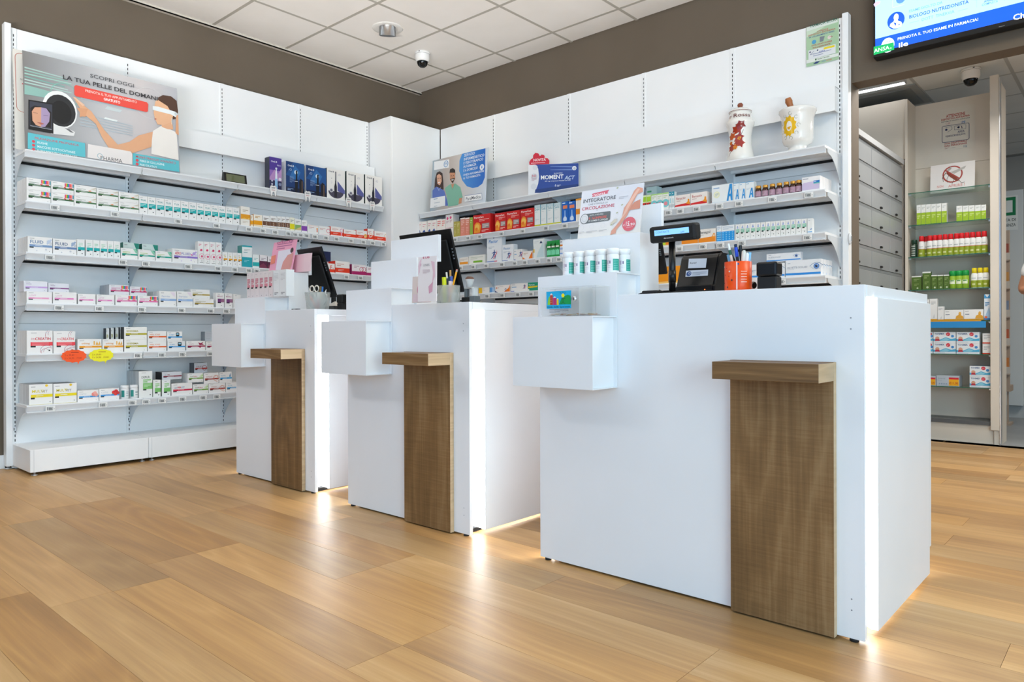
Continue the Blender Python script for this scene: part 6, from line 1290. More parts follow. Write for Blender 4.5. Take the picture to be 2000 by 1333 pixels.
# cables
def cable(pts, label):
    q = MB(); q.tube([Vector(p) for p in pts], .003, BLKM, 8); o = q.obj('cable'); return tag(o, label, 'cable', 'black cables on the nearest counter')
xs = lambda px, y: at_y(px, 568, y).x
zq = ZC+.0032
cable([(xs(1262, 2.17)+.01*i, 2.12+.012*math.sin(i*.9), zq+.004*(i % 3 == 1)) for i in range(7)]+[(pz.x-.05, 2.13, zq), (pz.x+.0, 2.12, zq), (pz.x+.08, 2.13, zq+.004), (pz.x+.16, 2.15, zq)], 'thin black cable looping in front of the pole display')
cable([(xs(1280, 2.15), 2.15, zq), (xs(1290, 2.15), 2.145, zq+.012), (xs(1300, 2.15), 2.135, zq), (pz.x+.06, 2.14, zq), (pz.x+.12, 2.20, zq+.008), (pz.x+.20, 2.19, zq), (pz.x+.24, 2.23, zq)], 'black cable lying between pole display and receipt printer')
t = empty('cable_box', (xs(1268, 2.10), 2.115, ZC)); q = MB(); q.box(-.03, .03, -.015, .03, 0, .014, BLKM, bev=.004); q.obj('box', t); tag(t, 'flat black junction box beside the stepped boxes of nearest counter', 'box')
# pens and cups
def pen(base, tip, r, parts, name, label, group=None, cat='pen'):
    """parts: (fraction along, radius factor, colour)"""
    t = empty(name, base); B_, T_ = Vector((0, 0, 0)), Vector(tip)-Vector(base)
    q = MB(); lo = 0
    for f, k, c in parts:
        q.tube([T_*lo, T_*f], r*k, mat(c, .35), 10, cap=True); lo = f
    q.obj('barrel', t); return tag(t, label, cat, group)
cc = (at_y(1439, 566, 2.12).x, 2.13); t = empty('pen_cup', (cc[0], cc[1], ZC)); r_ = (at_y(1464, 540, 2.12).x-at_y(1414, 540, 2.12).x)/2*.985; h_ = at_y(1439, 512, 2.12).z-ZC
q = MB(); q.lathe([(0, 0), (r_-.001, 0), (r_, .002), (r_, h_), (r_-.0025, h_), (r_-.0025, .004), (0, .004)], mat('#f0500f', .35), n=36, cap=False); q.obj('cup', t)
d = MB(); rf = lambda z: r_
cyl_decal(d, [(.012, .004), (.0155, .004), (.0155, h_-.002), (.012, h_-.002)], rf, mat('#f3e4e0', .4))
for a, b_, s_, c in ((-.035, .075, .003, '#efe6df'), (-.010, .060, .003, '#e8d9cf'), (-.018, .012, .003, '#4a3a36'), (-.002, .033, .003, '#4a3a36'), (.018, .082, .003, '#3a4a86'), (-.03, .05, .002, '#8a2f1a'), (-.022, .07, .0015, '#8a2f1a'), (-.012, .045, .0015, '#8a2f1a'), (-.036, .025, .002, '#4a3a36')): cyl_decal(d, [(a+s_*math.cos(k), b_+s_*math.sin(k)) for k in [i*PI/3 for i in range(6)]], rf, mat(c, .4))
for k in range(5): cyl_decal(d, [(.026, .058-.008*k), (.045, .058-.008*k), (.045, .060-.008*k), (.026, .060-.008*k)], rf, mat('#f7c9b4', .4))
d.obj('print', t); tag(t, 'shiny orange pen cup with dark specks and white stripe', 'cup')
cz = ZC+.006; cx_, cy_ = cc
for i, (dx, dy, tx, ty, L, r, parts, nm, lab) in enumerate((
    (.0, .0, -.030, -.004, .150, .0042, ((.75, 1, '#d9c9bd'), (.86, 1.1, '#1f5a48'), (1, .9, '#e6e8e6')), 'ballpoint_pen', 'patterned ballpoint with green ring in orange cup'),
    (.008, .006, -.012, .008, .148, .0045, ((.72, 1, '#20242c'), (.93, 1.15, '#2a4fd0'), (1, 1, '#1d2a4a')), 'ballpoint_pen', 'blue capped ballpoint standing in orange cup'),
    (.012, .01, .002, .012, .144, .0045, ((.75, 1, '#14161a'), (1, 1.1, '#15171b')), 'ballpoint_pen', 'black ballpoint standing in orange cup'),
    (-.012, .012, -.036, .012, .118, .0055, ((.6, 1, '#5fa8d8'), (1, 1.2, '#7dbce2')), 'felt_pen', 'light blue felt pen leaning left in orange cup'),
    (.010, -.004, .022, -.006, .126, .0058, ((.7, 1, '#e8e6e0'), (.97, 1.1, '#e2ddd2'), (1, .7, '#e2ddd2')), 'felt_pen', 'thick cream felt pen in orange cup'),
    (.018, .004, .030, .0, .118, .005, ((.7, 1, '#f0f0ee'), (.97, 1.1, '#f2f2f0'), (1, .7, '#f2f2f0')), 'felt_pen', 'white felt pen beside the cream one in orange cup'),
    (.020, .012, .034, .010, .120, .0042, ((.7, 1, '#e9eef2'), (1, 1.1, '#8fc3e4')), 'ballpoint_pen', 'white pen with pale blue end in orange cup'))):
    pen((cx_+dx, cy_+dy, cz), (cx_+tx, cy_+ty, ZC+L), r, parts, nm, lab, 'pens in the orange cup')
# black self-inking stamp
sx = (at_y(1500, 563, 2.12)).x; t = empty('rubber_stamp', (sx, 2.13, ZC)); hw = .0315
q = MB(); q.box(-hw+.002, hw-.002, -.022, .022, 0, .040, BLKM, bev=.004); q.obj('lower_frame', t)
q = MB(); q.box(-hw, hw, -.025, .025, .0405, .084, BLK, bev=.006); q.obj('handle', t)
tag(t, 'black self-inking stamp right of the orange cup', 'stamp')
t = empty('tape_dispenser', (at_y(1470, 560, 2.27).x, 2.28, ZC))
q = MB(); q.prism([(-.045, 0), (.05, 0), (.05, .02), (.02, .030), (-.03, .062), (-.045, .045)], -.012, .012, BLKM, 'y'); q.obj('body', t)
q = MB(); q.lathe([(.012, -.009), (.024, -.009), (.024, .009), (.012, .009)], mat('#e8e8e6', .4), n=20, cap=False); o = q.obj('roll', t, (.012, -.024, .0245)); o.rotation_euler = (PI/2, 0, 0)
tag(t, 'small black dispenser with white roll between cup and stamp', 'dispenser')

# ---- middle counter
def pinkflyer(P):
    P.poly('#e6c9d2', (255, 300), (300, 200), (340, 150), (300, 420), (270, 480)); P.poly('#e3bfcb', (520, 200), (590, 220), (600, 500), (540, 640), (560, 420)); P.poly('#d7a3b6', (470, 700), (560, 600), (545, 800), (480, 840)); P.poly('#dcb2c3', (310, 250), (335, 255), (325, 310), (305, 300))
    P.text('€ 5,90', (360, 160), (490, 155), (360, 120), '#c03a6a', .03); P.text('LINES', (372, 305), (490, 302), (372, 262), '#8d8a8d', .0); P.bars((360, 380), (500, 378), 5, .0012, .0035, '#c3a9ae')
stand((816, 590), (852, 588.5), (817, 503), ZC+.0004, .003, mat('#ece4e4', .4), zm(790, 490, 10), 'price_flyer', 'tall pale pink flyer with crimson price on the middle counter', 'flyer', pinkflyer)
def pinkcard(P):
    P.disc('#e0a0b4', (320, 760), (395, 755), (320, 645)); P.bars((265, 560), (370, 555), 1, .0015, .004, '#c9a9b0'); P.bars((285, 690), (355, 685), 2, .002, .005, '#b9657f'); P.bars((285, 770), (355, 765), 3, .0012, .004, '#cf7f95'); P.poly('#e9d5da', (170, 850), (500, 870), (500, 1005), (165, 1005)); P.bars((265, 930), (430, 930), 1, .0012, .004, '#cfb9bd')
O = at_z(804.5, 592, ZC+.0004); 
stand((804.5, 592), (841, 590.5), (806, 541), ZC+.0004, .004, mat('#e9dcd6', .4), zm(790, 490, 10), 'price_flyer', 'low pink flyer with rose circle in front of the tall one', 'flyer', pinkcard)
gx_, gy_ = at_y(873, 588, 2.16).x, 2.17; rg = (at_y(889, 575, 2.16).x-at_y(857, 575, 2.16).x)/2*.97; hg = at_y(873, 558, 2.16).z-ZC
t = empty('pen_cup', (gx_, gy_, ZC))
q = MB(); q.lathe([(0, .0005), (rg, .0005), (rg, hg), (rg-.002, hg), (rg-.002, .004), (0, .004)], SMOKE, n=30, cap=False); q.obj('cup', t)
tag(t, 'clear pen cup holding yellow marker and pencil on the middle counter', 'cup')
for (dx, dy, tx, ty, L, r, parts, nm, lab) in (
    (-.012, -.010, -.016, -.012, .118, .0085, ((.62, 1, '#c9d62c'), (1, 1.15, '#dde81a')), 'highlighter', 'fluorescent yellow highlighter in clear cup'),
    (-.004, .010, -.028, .014, .142, .0042, ((.8, 1, '#3a4a5c'), (1, 1, '#e6e6e2')), 'ballpoint_pen', 'pen with white end behind the yellow highlighter'),
    (.004, .012, -.006, .016, .150, .0045, ((.82, 1, '#dcd6c8'), (1, 1, '#c79a5a')), 'pencil', 'pale pencil with wooden end in clear cup'),
    (-.002, .014, -.008, .014, .122, .007, ((.7, 1, '#2c4a6c'), (1, 1.1, '#24425f')), 'felt_pen', 'dark blue felt pen in clear cup'),
    (.014, -.006, .016, -.006, .100, .0065, ((.75, 1, '#d8567e'), (1, 1.05, '#ecd9dc')), 'felt_pen', 'pink felt pen with white cap in clear cup'),
    (.020, .004, .012, .006, .122, .005, ((.8, 1, '#e7e7ee'), (1, 1.1, '#4a66c4')), 'ballpoint_pen', 'white ballpoint with blue end in clear cup'),
    (.016, -.014, .064, -.010, .148, .0040, ((.93, 1, '#f0a81c'), (.97, 1.02, '#b9b4aa'), (1, 1, '#d88a7a')), 'pencil', 'yellow pencil leaning right out of the clear cup')):
    pen((gx_+dx, gy_+dy, ZC+.006), (gx_+tx, gy_+ty, ZC+L), r, parts, nm, lab, 'pens in the clear cup')
sx = at_y(916, 586, 2.22).x; t = empty('date_stamp', (sx, 2.23, ZC))
q = MB(); q.box(-.038, .012, -.02, .02, 0, .030, BLKM, bev=.003); q.box(.004, .042, -.018, .018, 0, .034, mat('#5d6469', .45), bev=.003); q.obj('foot', t)
q = MB(); q.box(-.030, -.016, -.010, .010, .030, .072, mat('#7f8990', .3, .6), bev=.002); q.box(-.030, .036, -.012, .012, .066, .073, mat('#b9bdbf', .35, .5), bev=.002); q.box(.016, .036, -.014, .014, .018, .074, mat('#c6c9ca', .4), bev=.006); q.obj('steel_frame', t)
q = MB(); q.lathe([(.014, .073), (.014, .088), (.020, .104), (.020, .108)], mat('#c4c7c8', .4), c=(-.005, 0), n=20); q.obj('shaft', t)
q = MB(); q.lathe([(.020, .108), (.019, .114), (.012, .120), (0, .121)], mat('#6b4636', .4), c=(-.005, 0), n=20, cap=False); q.obj('knob', t)
tag(t, 'grey date stamp with brown knob on the middle counter', 'stamp')
t = empty('desk_mat', (-2.30, 2.42, ZC)); q = MB(); q.box(-.15, .21, -.13, .16, 0, .004, mat('#3a3430', .6), bev=.001); q.obj('mat', t); tag(t, 'flat dark mat lying on the middle counter', 'mat')

# ---- farthest counter
def pk(P):
    P.poly('#f0a6c0', (640, 180), (800, 105), (795, 150), (640, 260)); P.text('offerta', (625, 165), (770, 135), (625, 140), '#b0557f', .02); P.bars((630, 175), (760, 150), 3, .006, .014, '#b86a92'); P.poly('#e9e3ee', (640, 225), (760, 205), (720, 390), (615, 390)); P.poly('#dc9a92', (720, 260), (770, 240), (755, 340), (740, 388), (660, 388), (680, 320)); P.disc('#4a3436', (757, 218), (770, 216)); P.poly('#f08a72', (575, 270), (620, 258), (610, 330), (570, 345))
stand((524, 528), (570, 527), (532, 469.5), 1.0445, .002, mat('#f2a7c2', .4), zm(400, 440, 4.4425), 'pink_leaflet', 'bright pink leaflet with a photo, leaning behind pink cartons', 'leaflet', pk) if False else None
O = at_y(524.5, 528, 2.27); E = at_y(570, 527.5, 2.27); Tl = at_y(532, 469.5, 2.30)
P = Sheet(Vector((O.x, 2.268, 1.1935)), (1, 0, 0), (0, .2, 1), E.x-O.x, .20, .002, mat('#f2a7c2', .4), zt=zm(400, 440, 4.4425))
pk(P); P.done('pink_leaflet', 'bright pink leaflet with a photo, standing on the farthest counter\'s steps', 'leaflet')
O = at_y(571.5, 529, 2.30); E = at_y(606, 529, 2.30)
P = Sheet(Vector((O.x, 2.30, 1.1935)), (1, 0, 0), (0, .1, 1), E.x-O.x, .105, .003, gradmat('pink_fade', [(0, 'e9a9b6'), (1, 'f1cfd4')], .4, 0, .12)); P.done('pink_leaflet', 'plain pale pink card right of the bright pink leaflet', 'leaflet')
dz('pinkserum', lambda F: (F.bars(.15, .85, .9, 1, .02, .05, '#cfc4c6'), F.bars(.15, .85, .72, 5, .03, .045, '#c96a7c'), F.r(.15, .40, .85, .52, '#d98a98'), F.r(.15, .36, .6, .42, DK), F.dot(.5, .06, .03)), '#e9dede', '#ded2d3')
dz('whiteserum', lambda F: (F.bars(.15, .85, .86, 6, .015, .05, '#c3c5c8'), F.bars(.2, .8, .12, 2, .03, .05, '#8d8f92')), '#ecedee')
class CShelf(Shelf):
    def loc(s, h, z, sb): return ((h, s.front+sb, z), 0)
s = CShelf('B', 1.0432, C3[2]+.012, 'farthest counter\'s step'); 
s.row('upright pink serum carton', edges('pinkserum', [482, 489.6, 497.4, 506, 515, 524.2, 533], 534, 531, d=.04, htop=1.043+.150), 'pink serum cartons')
s.row('upright plain white carton', edges('whiteserum', [533.4, 546, 559], 531, 530, d=.05, htop=1.043+.148), 'plain white serum cartons')
gx_, gy_ = at_y(620.5, 598, 2.26).x, 2.26; rg = (at_y(635, 585, 2.23).x-at_y(606, 585, 2.23).x)/2*.97; hg = at_y(620, 571, 2.24).z-ZC
t = empty('pen_mug', (gx_, gy_, ZC))
q = MB(); q.lathe([(0, .0005), (rg*.86, .0005), (rg, hg), (rg-.002, hg), (rg*.84, .004), (0, .004)], SMOKE, n=30, cap=False); q.obj('cup', t)
q = MB(); q.tube([(rg-.002, 0, hg*.92), (rg+.018, 0, hg*.85), (rg+.020, 0, hg*.55), (rg*.93, 0, hg*.3)], .004, SMOKE, 8); q.obj('handle', t)
tag(t, 'clear plastic mug with scissors on the farthest counter', 'mug')
for (dx, dy, tx, ty, L, r, parts, nm, lab) in (
    (.01, -.012, -.040, -.020, .078, .0042, ((.6, 1, '#e2664e'), (1, 1, '#f06a2c')), 'ballpoint_pen', 'orange pen leaning left in the clear mug'),
    (.0, .012, .002, .018, .135, .0052, ((.7, 1, '#8a6a24'), (1, 1.1, '#7a5c1e')), 'felt_pen', 'brass coloured pen behind the scissors'),
    (.006, .014, .016, .022, .132, .0045, ((.7, 1, '#2a5c9c'), (1, 1.1, '#2c74c4')), 'ballpoint_pen', 'blue pen behind the scissors'),
    (.012, -.004, .020, -.006, .100, .0062, ((.62, 1, '#cf4a70'), (1, 1.05, '#eceae4')), 'felt_pen', 'white capped pink marker in the clear mug'),
    (.012, .008, .040, .0, .100, .0075, ((.6, 1, '#e6dcc8'), (1, 1.1, '#ece4cf')), 'felt_pen', 'thick ivory marker in the clear mug')):
    pen((gx_+dx, gy_+dy, ZC+.006), (gx_+tx, gy_+ty, ZC+L), r, parts, nm, lab, 'pens in the clear mug')
t = empty('paper_knife', (gx_+.016, gy_+.004, ZC+.006)); q = MB(); q.prism([(0, 0), (.006, -.002), (.056, .088), (.062, .108), (.048, .096)], -.001, .001, mat('#f0efec', .35)); q.obj('blade', t); tag(t, 'white plastic paper knife leaning right in the clear mug', 'knife')
t = empty('scissors', (gx_-.004, gy_-.004, ZC+.008))
for sg, ex in ((-1, -.040), (1, .002)):
    q = MB(); q.tube([(.004*sg, .001*sg, 0), (-.012, .001*sg, .072), (ex*.5-.008, .001*sg, .092)], [.002, .004, .0035], mat('#c9cac6', .25, .8), 8); q.obj('blade', t)
    q = MB(); n = 20; q.tube([(ex-.004+.020*math.cos(2*PI*i/n), .0015*sg, .113+.017*math.sin(2*PI*i/n)) for i in range(n+1)], .0036, mat('#e6dfd2', .4), 8, cap=False); q.obj('finger_ring', t)
tag(t, 'scissors with cream finger rings in the clear mug', 'scissors')
sx = at_y(666, 598, 2.34).x; t = empty('rubber_stamp', (sx, 2.35, ZC)); hw = .026
q = MB(); q.box(-hw+.002, hw-.002, -.02, .02, 0, .040, BLKM, bev=.004); q.obj('lower_frame', t)
q = MB(); q.box(-hw, hw, -.023, .023, .0405, .088, BLK, bev=.006); q.obj('handle', t); tag(t, 'black self-inking stamp beside the clear mug', 'stamp')
sx = at_y(578, 599, 2.16).x; t = empty('name_plate', (sx, 2.16, ZC)); q = MB(); q.box(-.028, .028, -.01, .01, 0, .008, BLKM); p = Print(q, -.01, -.028, 0); p.bars(.012, .044, .003, 1, .002, .004, '#c9c9c9'); q.obj('plate', t); tag(t, 'tiny black name plate on the farthest counter', 'plate')
t = empty('label_dispenser', (at_y(646, 594, 2.44).x, 2.45, ZC)); q = MB(); q.box(-.07, .05, -.02, .06, 0, .032, mat('#2c2d2e', .4), bev=.005); q.obj('body', t); q = MB(); q.prism([(-.02, .0325), (.05, .0325), (.05, .058), (-.02, .040)], -.016, .04, mat('#e6dfd4', .4)); q.obj('cover', t); tag(t, 'dark desk device with ivory cover under the farthest monitor', 'device')

# ================================================================== TELEVISION ON THE BEAM
O = at_y(1705.5, 114, 4.555); t = empty('television', (O.x+.62, 4.60, O.z)); TWD, THD = 1.24, .71
q = MB(); q.box(O.x-t.location.x, O.x-t.location.x+TWD, -.045, .03, 0, THD, BLK, bev=.004); q.obj('housing', t)
q = MB(); q.box(-.2, .2, .0305, .044, .2, .5, DARK); q.obj('wall_mount', t)
zt_ = zm(1700, 0, 6.667)
P = Sheet(Vector((O.x, 4.5545, O.z)), (1, 0, 0), (0, 0, 1), TWD, THD, .001, None, zt=zt_); P.mb = MB(); P.p = Print(P.mb, 0, 0, 0, .3, .95)
m_ = .012; P.p.rect(m_, .030, TWD-m_, THD-m_, '#a9d6f6')
(_, bb), (aa, _) = P.ab(1707, 77), P.ab(1707, 77)
P.p.rect(m_, .030, TWD-m_, bb, '#0a55ea')
P.poly('#c9b4d8', (40, 60), (70, 25), (130, 15), (125, 45), (60, 90)); P.line('#c3e0f6', .003, (290, 0), (290, 100), (440, 60)); P.disc('#5a8cf0', (395, -10), (455, -25))
P.disc('#1253d8', (333, 268), (447, 240), (333, 155)); P.disc('#e9f3fd', (336, 225), (368, 217), (336, 178)); P.poly('#e9f3fd', (250, 345), (262, 310), (300, 285), (312, 258), (352, 250), (362, 272), (400, 282), (418, 310), (400, 345), (350, 370), (300, 372)); P.poly('#1253d8', (300, 292), (330, 345), (340, 285), (331, 300)); P.poly('#1253d8', (362, 318), (385, 312), (386, 322), (364, 330))
P.text('ESAME SVOLTO DA', (505, 165), (940, 55), (505, 130), '#6a9fe0', .01); P.text('BIOLOGO NUTRIZIONISTA', (507, 245), (1282, 48), (507, 200), '#2f5fb0', .03); P.text('DOTT  TINERVIA', (670, 277), (1095, 172), (670, 238), '#6f9fe0', .01)
P.line('#8ab6ea', .002, (510, 302), (632, 270)); P.line('#8ab6ea', .002, (1140, 147), (1270, 112)); P.text('ANALISI', (1480, 35), (1640, -5), (1480, 8), '#3f6ab0', .02); P.text('COMPLETA', (1452, 82), (1662, 32), (1452, 52), '#5f8fd0', .01); P.line('#9cc6ee', .0015, (1385, 0), (1385, 100)); P.line('#9cc6ee', .0015, (1748, 0), (1748, 20))
P.text('PRENOTA IL TUO ESAME IN FARMACIA!', (357, 528), (1405, 278), (357, 492), '#e6effd', .02); P.disc('#e9f1fb', (228, 590), (315, 570), (228, 495)); P.text('sinergia', (185, 560), (270, 542), (185, 540), '#2f5fb0', .02)
P.poly('#12a35a', (45, 612), (305, 553), (312, 650), (45, 720)); P.text('ANSA', (48, 690), (250, 643), (48, 640), '#dff4e6', .02); P.text('.it', (255, 640), (278, 634), (255, 618), '#dff4e6', .01); P.text('ile', (370, 622), (493, 592), (370, 560), '#f2f6ff', .04); P.text('Ch', (1860, 268), (2010, 230), (1860, 195), '#f2f6ff', .04)
P.p.emit = 0; P.text('PHILCO', (1675, 357), (1750, 338), (1675, 348), '#b9bcc0', .02)
sc_ = P.mb.obj('screen', t); sc_.matrix_local = Matrix.Translation(-t.location) @ P.matrix()
tag(t, 'black wall television with blue pharmacy advert above the doorway', 'television')

# ================================================================== BACK ROOM BEYOND THE DOORWAY
# drawer bank facing the doorway
DX, D0, D1 = -1.44, 4.80, 6.262
t = empty('drawer_bank', (DX, (D0+D1)/2, 0)); my = (D0+D1)/2
q = MB(); q.box(-.70, -.022, D0-my, D1-my, 0, 2.145, GREYM); q.box(-.70, .012, D0-my-.001, D1-my+.001, 2.146, 2.185, mat('#b4b7b9', .35)); q.obj('carcass', t)
cols = [D0, 5.423, 5.896, D1]; rows = [2.135-.1425*i for i in range(16)]
for j in range(15):
    for i in range(3):
        a, e = cols[i]-my+.004, cols[i+1]-my-.004; z1, z0 = rows[j]-.022, rows[j+1]+.002
        q = MB(); q.box(-.021, 0, a, e, z0, z1, GREYM, bev=.002); dr = q.obj('drawer', t)
        if j: q = MB(); q.box(.0003, .012, (a+e)/2-.035, (a+e)/2+.0, z0+.012, z0+.026, BLKM, bev=.003); q.obj('handle', dr)
    q = MB(); q.box(-.021, -.004, D0-my, D1-my, rows[j]-.020, rows[j], mat('#7d8184', .35)); q.obj('rail', t)
tag(t, 'tall bank of grey steel drawers behind the back shelving', 'drawers')
# cream cupboard above and behind it
t = empty('tall_cupboard', (-1.95, 6.6, 0)); q = MB(); q.box(-.44, .518, -.29, .25, 2.20, 2.675, CREAM, bev=.002); q.obj('upper_door', t); q = MB(); q.box(-.44, .505, -.27, .28, 0, 2.199, CREAM); q.obj('carcass', t); tag(t, 'cream cupboard rising above the grey drawers', 'cupboard')
# open niche with glass shelves
NX0, NX1, NY, NB, NT = -1.408, -.862, 6.285, 6.56, 2.665
t = empty('display_cabinet', ((NX0+NX1)/2, NY, 0)); mx = (NX0+NX1)/2
q = MB(); q.box(NX0-mx-.02, NX0-mx, .0, NB-NY, 0, NT, CREAM, bev=.001); q.obj('side_panel', t)
q = MB(); q.box(NX1-mx, NX1-mx+.055, -.02, .03, .105, NT+.045, CREAM, bev=.003); q.obj('front_post', t)
q = MB(); q.box(NX1-mx+.002, NX1-mx+.062, .031, NB-NY, .0, NT, CREAM); q.box(NX1-mx+.0561, NX1-mx+.064, -.018, .030, .0, NT+.02, ALU); q.obj('side_panel', t)
q = MB(); q.box(NX0-mx, NX1-mx, NB-NY-.02, NB-NY, .0, 2.15, CREAM); q.box(NX0-mx, NX1-mx, NB-NY-.02, NB-NY, 2.152, NT, CREAM); q.obj('back_panel', t)
q = MB(); q.box(NX0-mx, NX1-mx+.045, .012, .03, 0, .135, CREAM, bev=.001); q.box(NX0-mx, NX1-mx, .0, .24, .136, .165, mat('#5d6062', .4)); q.obj('plinth', t)
q = MB(); q.box(NX1-mx+.02, NX1-mx+.056, -.005, .011, 0, .104, CREAM); q.obj('post_foot', t)
ZG = [1.920, 1.667, 1.416, 1.159, .912, .662, .413]
for z in ZG:
    q = MB(); q.box(NX0-mx+.001, NX1-mx-.001, .004, NB-NY-.021, z-.006, z, GLASS, front=mat('#2f6a55', .2)); q.obj('glass_shelf', t)
    for x in (NX0-mx, NX1-mx-.016):
        q = MB(); q.box(x, x+.016, .03, .045, z-.018, z-.0062, ALU); q.obj('shelf_pin', t)
q = MB(); q.box(NX0-mx+.002, NX1-mx-.03, .001, .0035, ZG[4]-.052, ZG[4]-.004, mat('#2f8fd0', .4)); q.box(NX0-mx+.002, NX1-mx-.06, .0036, .005, ZG[4]-.0045, ZG[4]+.006, mat('#e0a024', .4)); q.obj('blue_strip', t)
tag(t, 'cream open cabinet with green edged glass shelves in the back room', 'cabinet')
area('cabinet_light', (-.7, 5.4, 2.70), (math.radians(-18), 0, 0), .9, .5, 30, (1, .95, .88))
class NShelf(Shelf):
    def loc(s, h, z, sb): return ((h, s.front+sb, z), 0)
N = [NShelf('B', z+.0003, NY+.012, 'cabinet\'s %s glass shelf' % n) for z, n in zip(ZG, ('top', 'second', 'third', 'fourth', 'fifth', 'sixth', 'lowest'))]
z7, z8 = zm(1640, 160, 3.703), zm(1740, 480, 3.174)
X7 = lambda *xs: [1640+x/3.703 for x in xs]; X8 = lambda *xs: [1740+x/3.174 for x in xs]
s = N[1]; s.row('white and lime repellent carton', edges('limecitro', X7(556, 588, 622, 660, 697, 735, 775), 401, 396.6, d=.05, sb=.02), 'lime repellent cartons, left cluster')
s.row('white and lime carton at far right', edges('limecitro', X7(843, 888, 933, 977, 1022, 1060), 403, 400, d=.05, sb=.02), 'lime repellent cartons, right cluster')
s = N[2]
for i, x in enumerate((592, 626, 652, 688, 723, 763, 803, 845, 882, 921, 961, 1003, 1046)):
    sbk = .05 if i != 1 else .09; h = s.hor(1640+x/3.703, 480, sbk); put_bottle('redcap', (h, s.front+sbk, s.z), 0, 'red capped spray bottle, %s from left on %s' % (ORD[i+1], s.where), 'red capped spray bottles', 'spray_bottle')
h = s.hor(1785.5, 480, .05); put_bottle('darkcan', (h, s.front+.05, s.z), 0, 'dark green spray can left of the red capped bottles', None, 'spray_can', 'can')
s = N[3]; s.row('olive green carton', edges('olivecan', X8(128, 190), 540, 540, d=.04)+edges('olivecan', X8(195, 248), 531.4, 531.4, d=.04)+edges('olivecan', X8(250, 287, 325, 362), 537.6, 536.7, d=.04), 'olive green cartons')
for i, x in enumerate((383.5, 423, 462)): h = s.hor(1740+x/3.174, 550, .05); put_bottle('greencan', (h, s.front+.05, s.z), 0, 'lime spray can with green cap, %s from left on %s' % (ORD[i+1], s.where), 'lime spray cans', 'spray_can', 'can')
for i, x in enumerate((517, 553, 589)): h = s.hor(1740+x/3.174, 550, .05); put_bottle('yellowcap', (h, s.front+.05, s.z), 0, 'white spray bottle with yellow cap, %s from left on %s' % (ORD[i+1], s.where), 'yellow capped bottles', 'spray_bottle')
s = N[4]; s.z += .0065; s.row('slim white cosmetic carton', [('whitetube', *X8(215, 239), 585, dict(d=.04)), ('whitetube', *X8(240, 288), 584, dict(d=.05)), ('whitetube', *X8(289, 329), 599, dict(d=.04))], 'slim cosmetic cartons')
s.row('white carton with golden bust', edges('golden', X8(330.5, 452, 575), 606, 604, d=.07), 'golden bust cartons')
s.row('tall pale blue carton with blue top', [('bluetall', *X8(577, 617), 575.5, dict(d=.05))])
s = N[5]; s.row('white nasal spray carton with blue wave', [('tonimer', *X8(205, 261), 649, dict(n=2, d=.09)), ('tonimer', *X8(262.5, 403), 649, dict(n=2, d=.09)), ('tonimer', *X8(405, 550), 649, dict(n=2, d=.09))], 'blue wave cartons')
s.row('white carton with red foot band', [('redfoot', *X8(567, 619), 651, dict(n=2, d=.09))], 'red footed cartons')
s = N[6]; s.row('silver carton with orange price sticker', [('silver', *X8(170, 279), 734, dict(d=.12)), ('silver', *X8(281, 425), 733.6, dict(d=.12))], 'silver cartons')
s.row('white spray carton with blue wave', [('tonimer', *X8(487, 619), 715, dict(n=2, d=.09))], 'blue wave cartons, lowest')
# stickers and paper in the cabinet
P = Sheet(at_y(1836, 296, NB-.0215), (1, 0, 0), (0, 0, 1), .24, .33, .0008, mat('#ded6c8', .4), zt=zm(1640, 130, 5.5556))
for tx, l, r, cp, c, b_ in (('ATTENZIONE', (1155, 557), (1362, 522), (1155, 525), '#b0342f', .04), ('DISPOSITIVO ANTIRAPINA', (1102, 592), (1412, 545), (1102, 572), '#b0342f', .03), ('DIRETTAMENTE COLLEGATO CON LE FORZE', (1102, 612), (1412, 562), (1102, 602), '#33384a', .02), ('AREA', (1280, 722), (1355, 712), (1280, 697), '#4a4a6c', .02), ('VIDEOSORVEGLIATA', (1147, 772), (1366, 740), (1147, 752), '#4a4a6c', .02), ('NON DISATTIVABILE', (1140, 850), (1380, 820), (1140, 832), '#b0342f', .03), ('DAL PERSONALE', (1140, 875), (1380, 845), (1140, 857), '#b0342f', .03)): P.text(tx, l, r, cp, c, b_)
P.line('#3f4468', .0035, (1112, 660), (1125, 650), (1400, 612), (1405, 625), (1405, 780), (1390, 792), (1120, 828), (1112, 815), (1112, 660)); P.line('#4a4f70', .002, (1245, 648), (1370, 630), (1368, 675), (1247, 690), (1245, 648)); P.line('#4a4f70', .002, (1150, 665), (1215, 650), (1220, 680), (1170, 715)); P.disc('#2f3560', (1157, 688), (1170, 686)); P.disc('#23284f', (1290, 660), (1303, 658)); P.poly('#23284f', (1318, 645), (1325, 643), (1333, 670), (1325, 672)); P.text('UNI', (1318, 618), (1362, 612), (1318, 592), '#3a7fb8', .03); P.text('CdS', (1150, 632), (1200, 625), (1150, 612), '#c98a8a', .0); P.text('112', (1345, 878), (1378, 874), (1345, 855), '#4a6f8f', .03); P.bars((1140, 890), (1190, 886), 2, .002, .006, '#b98a80'); P.bars((1215, 885), (1290, 878), 1, .002, .006, '#a9a29a')
P.done('security_sticker', 'red and blue attenzione security sticker high inside the cream cabinet', 'sticker')
z7s = zm(1640, 160, 3.703)
bl, br = at_y(1816.5, 372, 6.40), at_y(1903.5, 358, 6.40); P = Sheet(Vector((bl.x, 6.40, ZG[0]+.0003)), (1, 0, 0), (0, .12, 1), br.x-bl.x, at_y(1821, 324, 6.425).z-ZG[0], .001, mat('#e9e4e0', .5), zt=z7s)
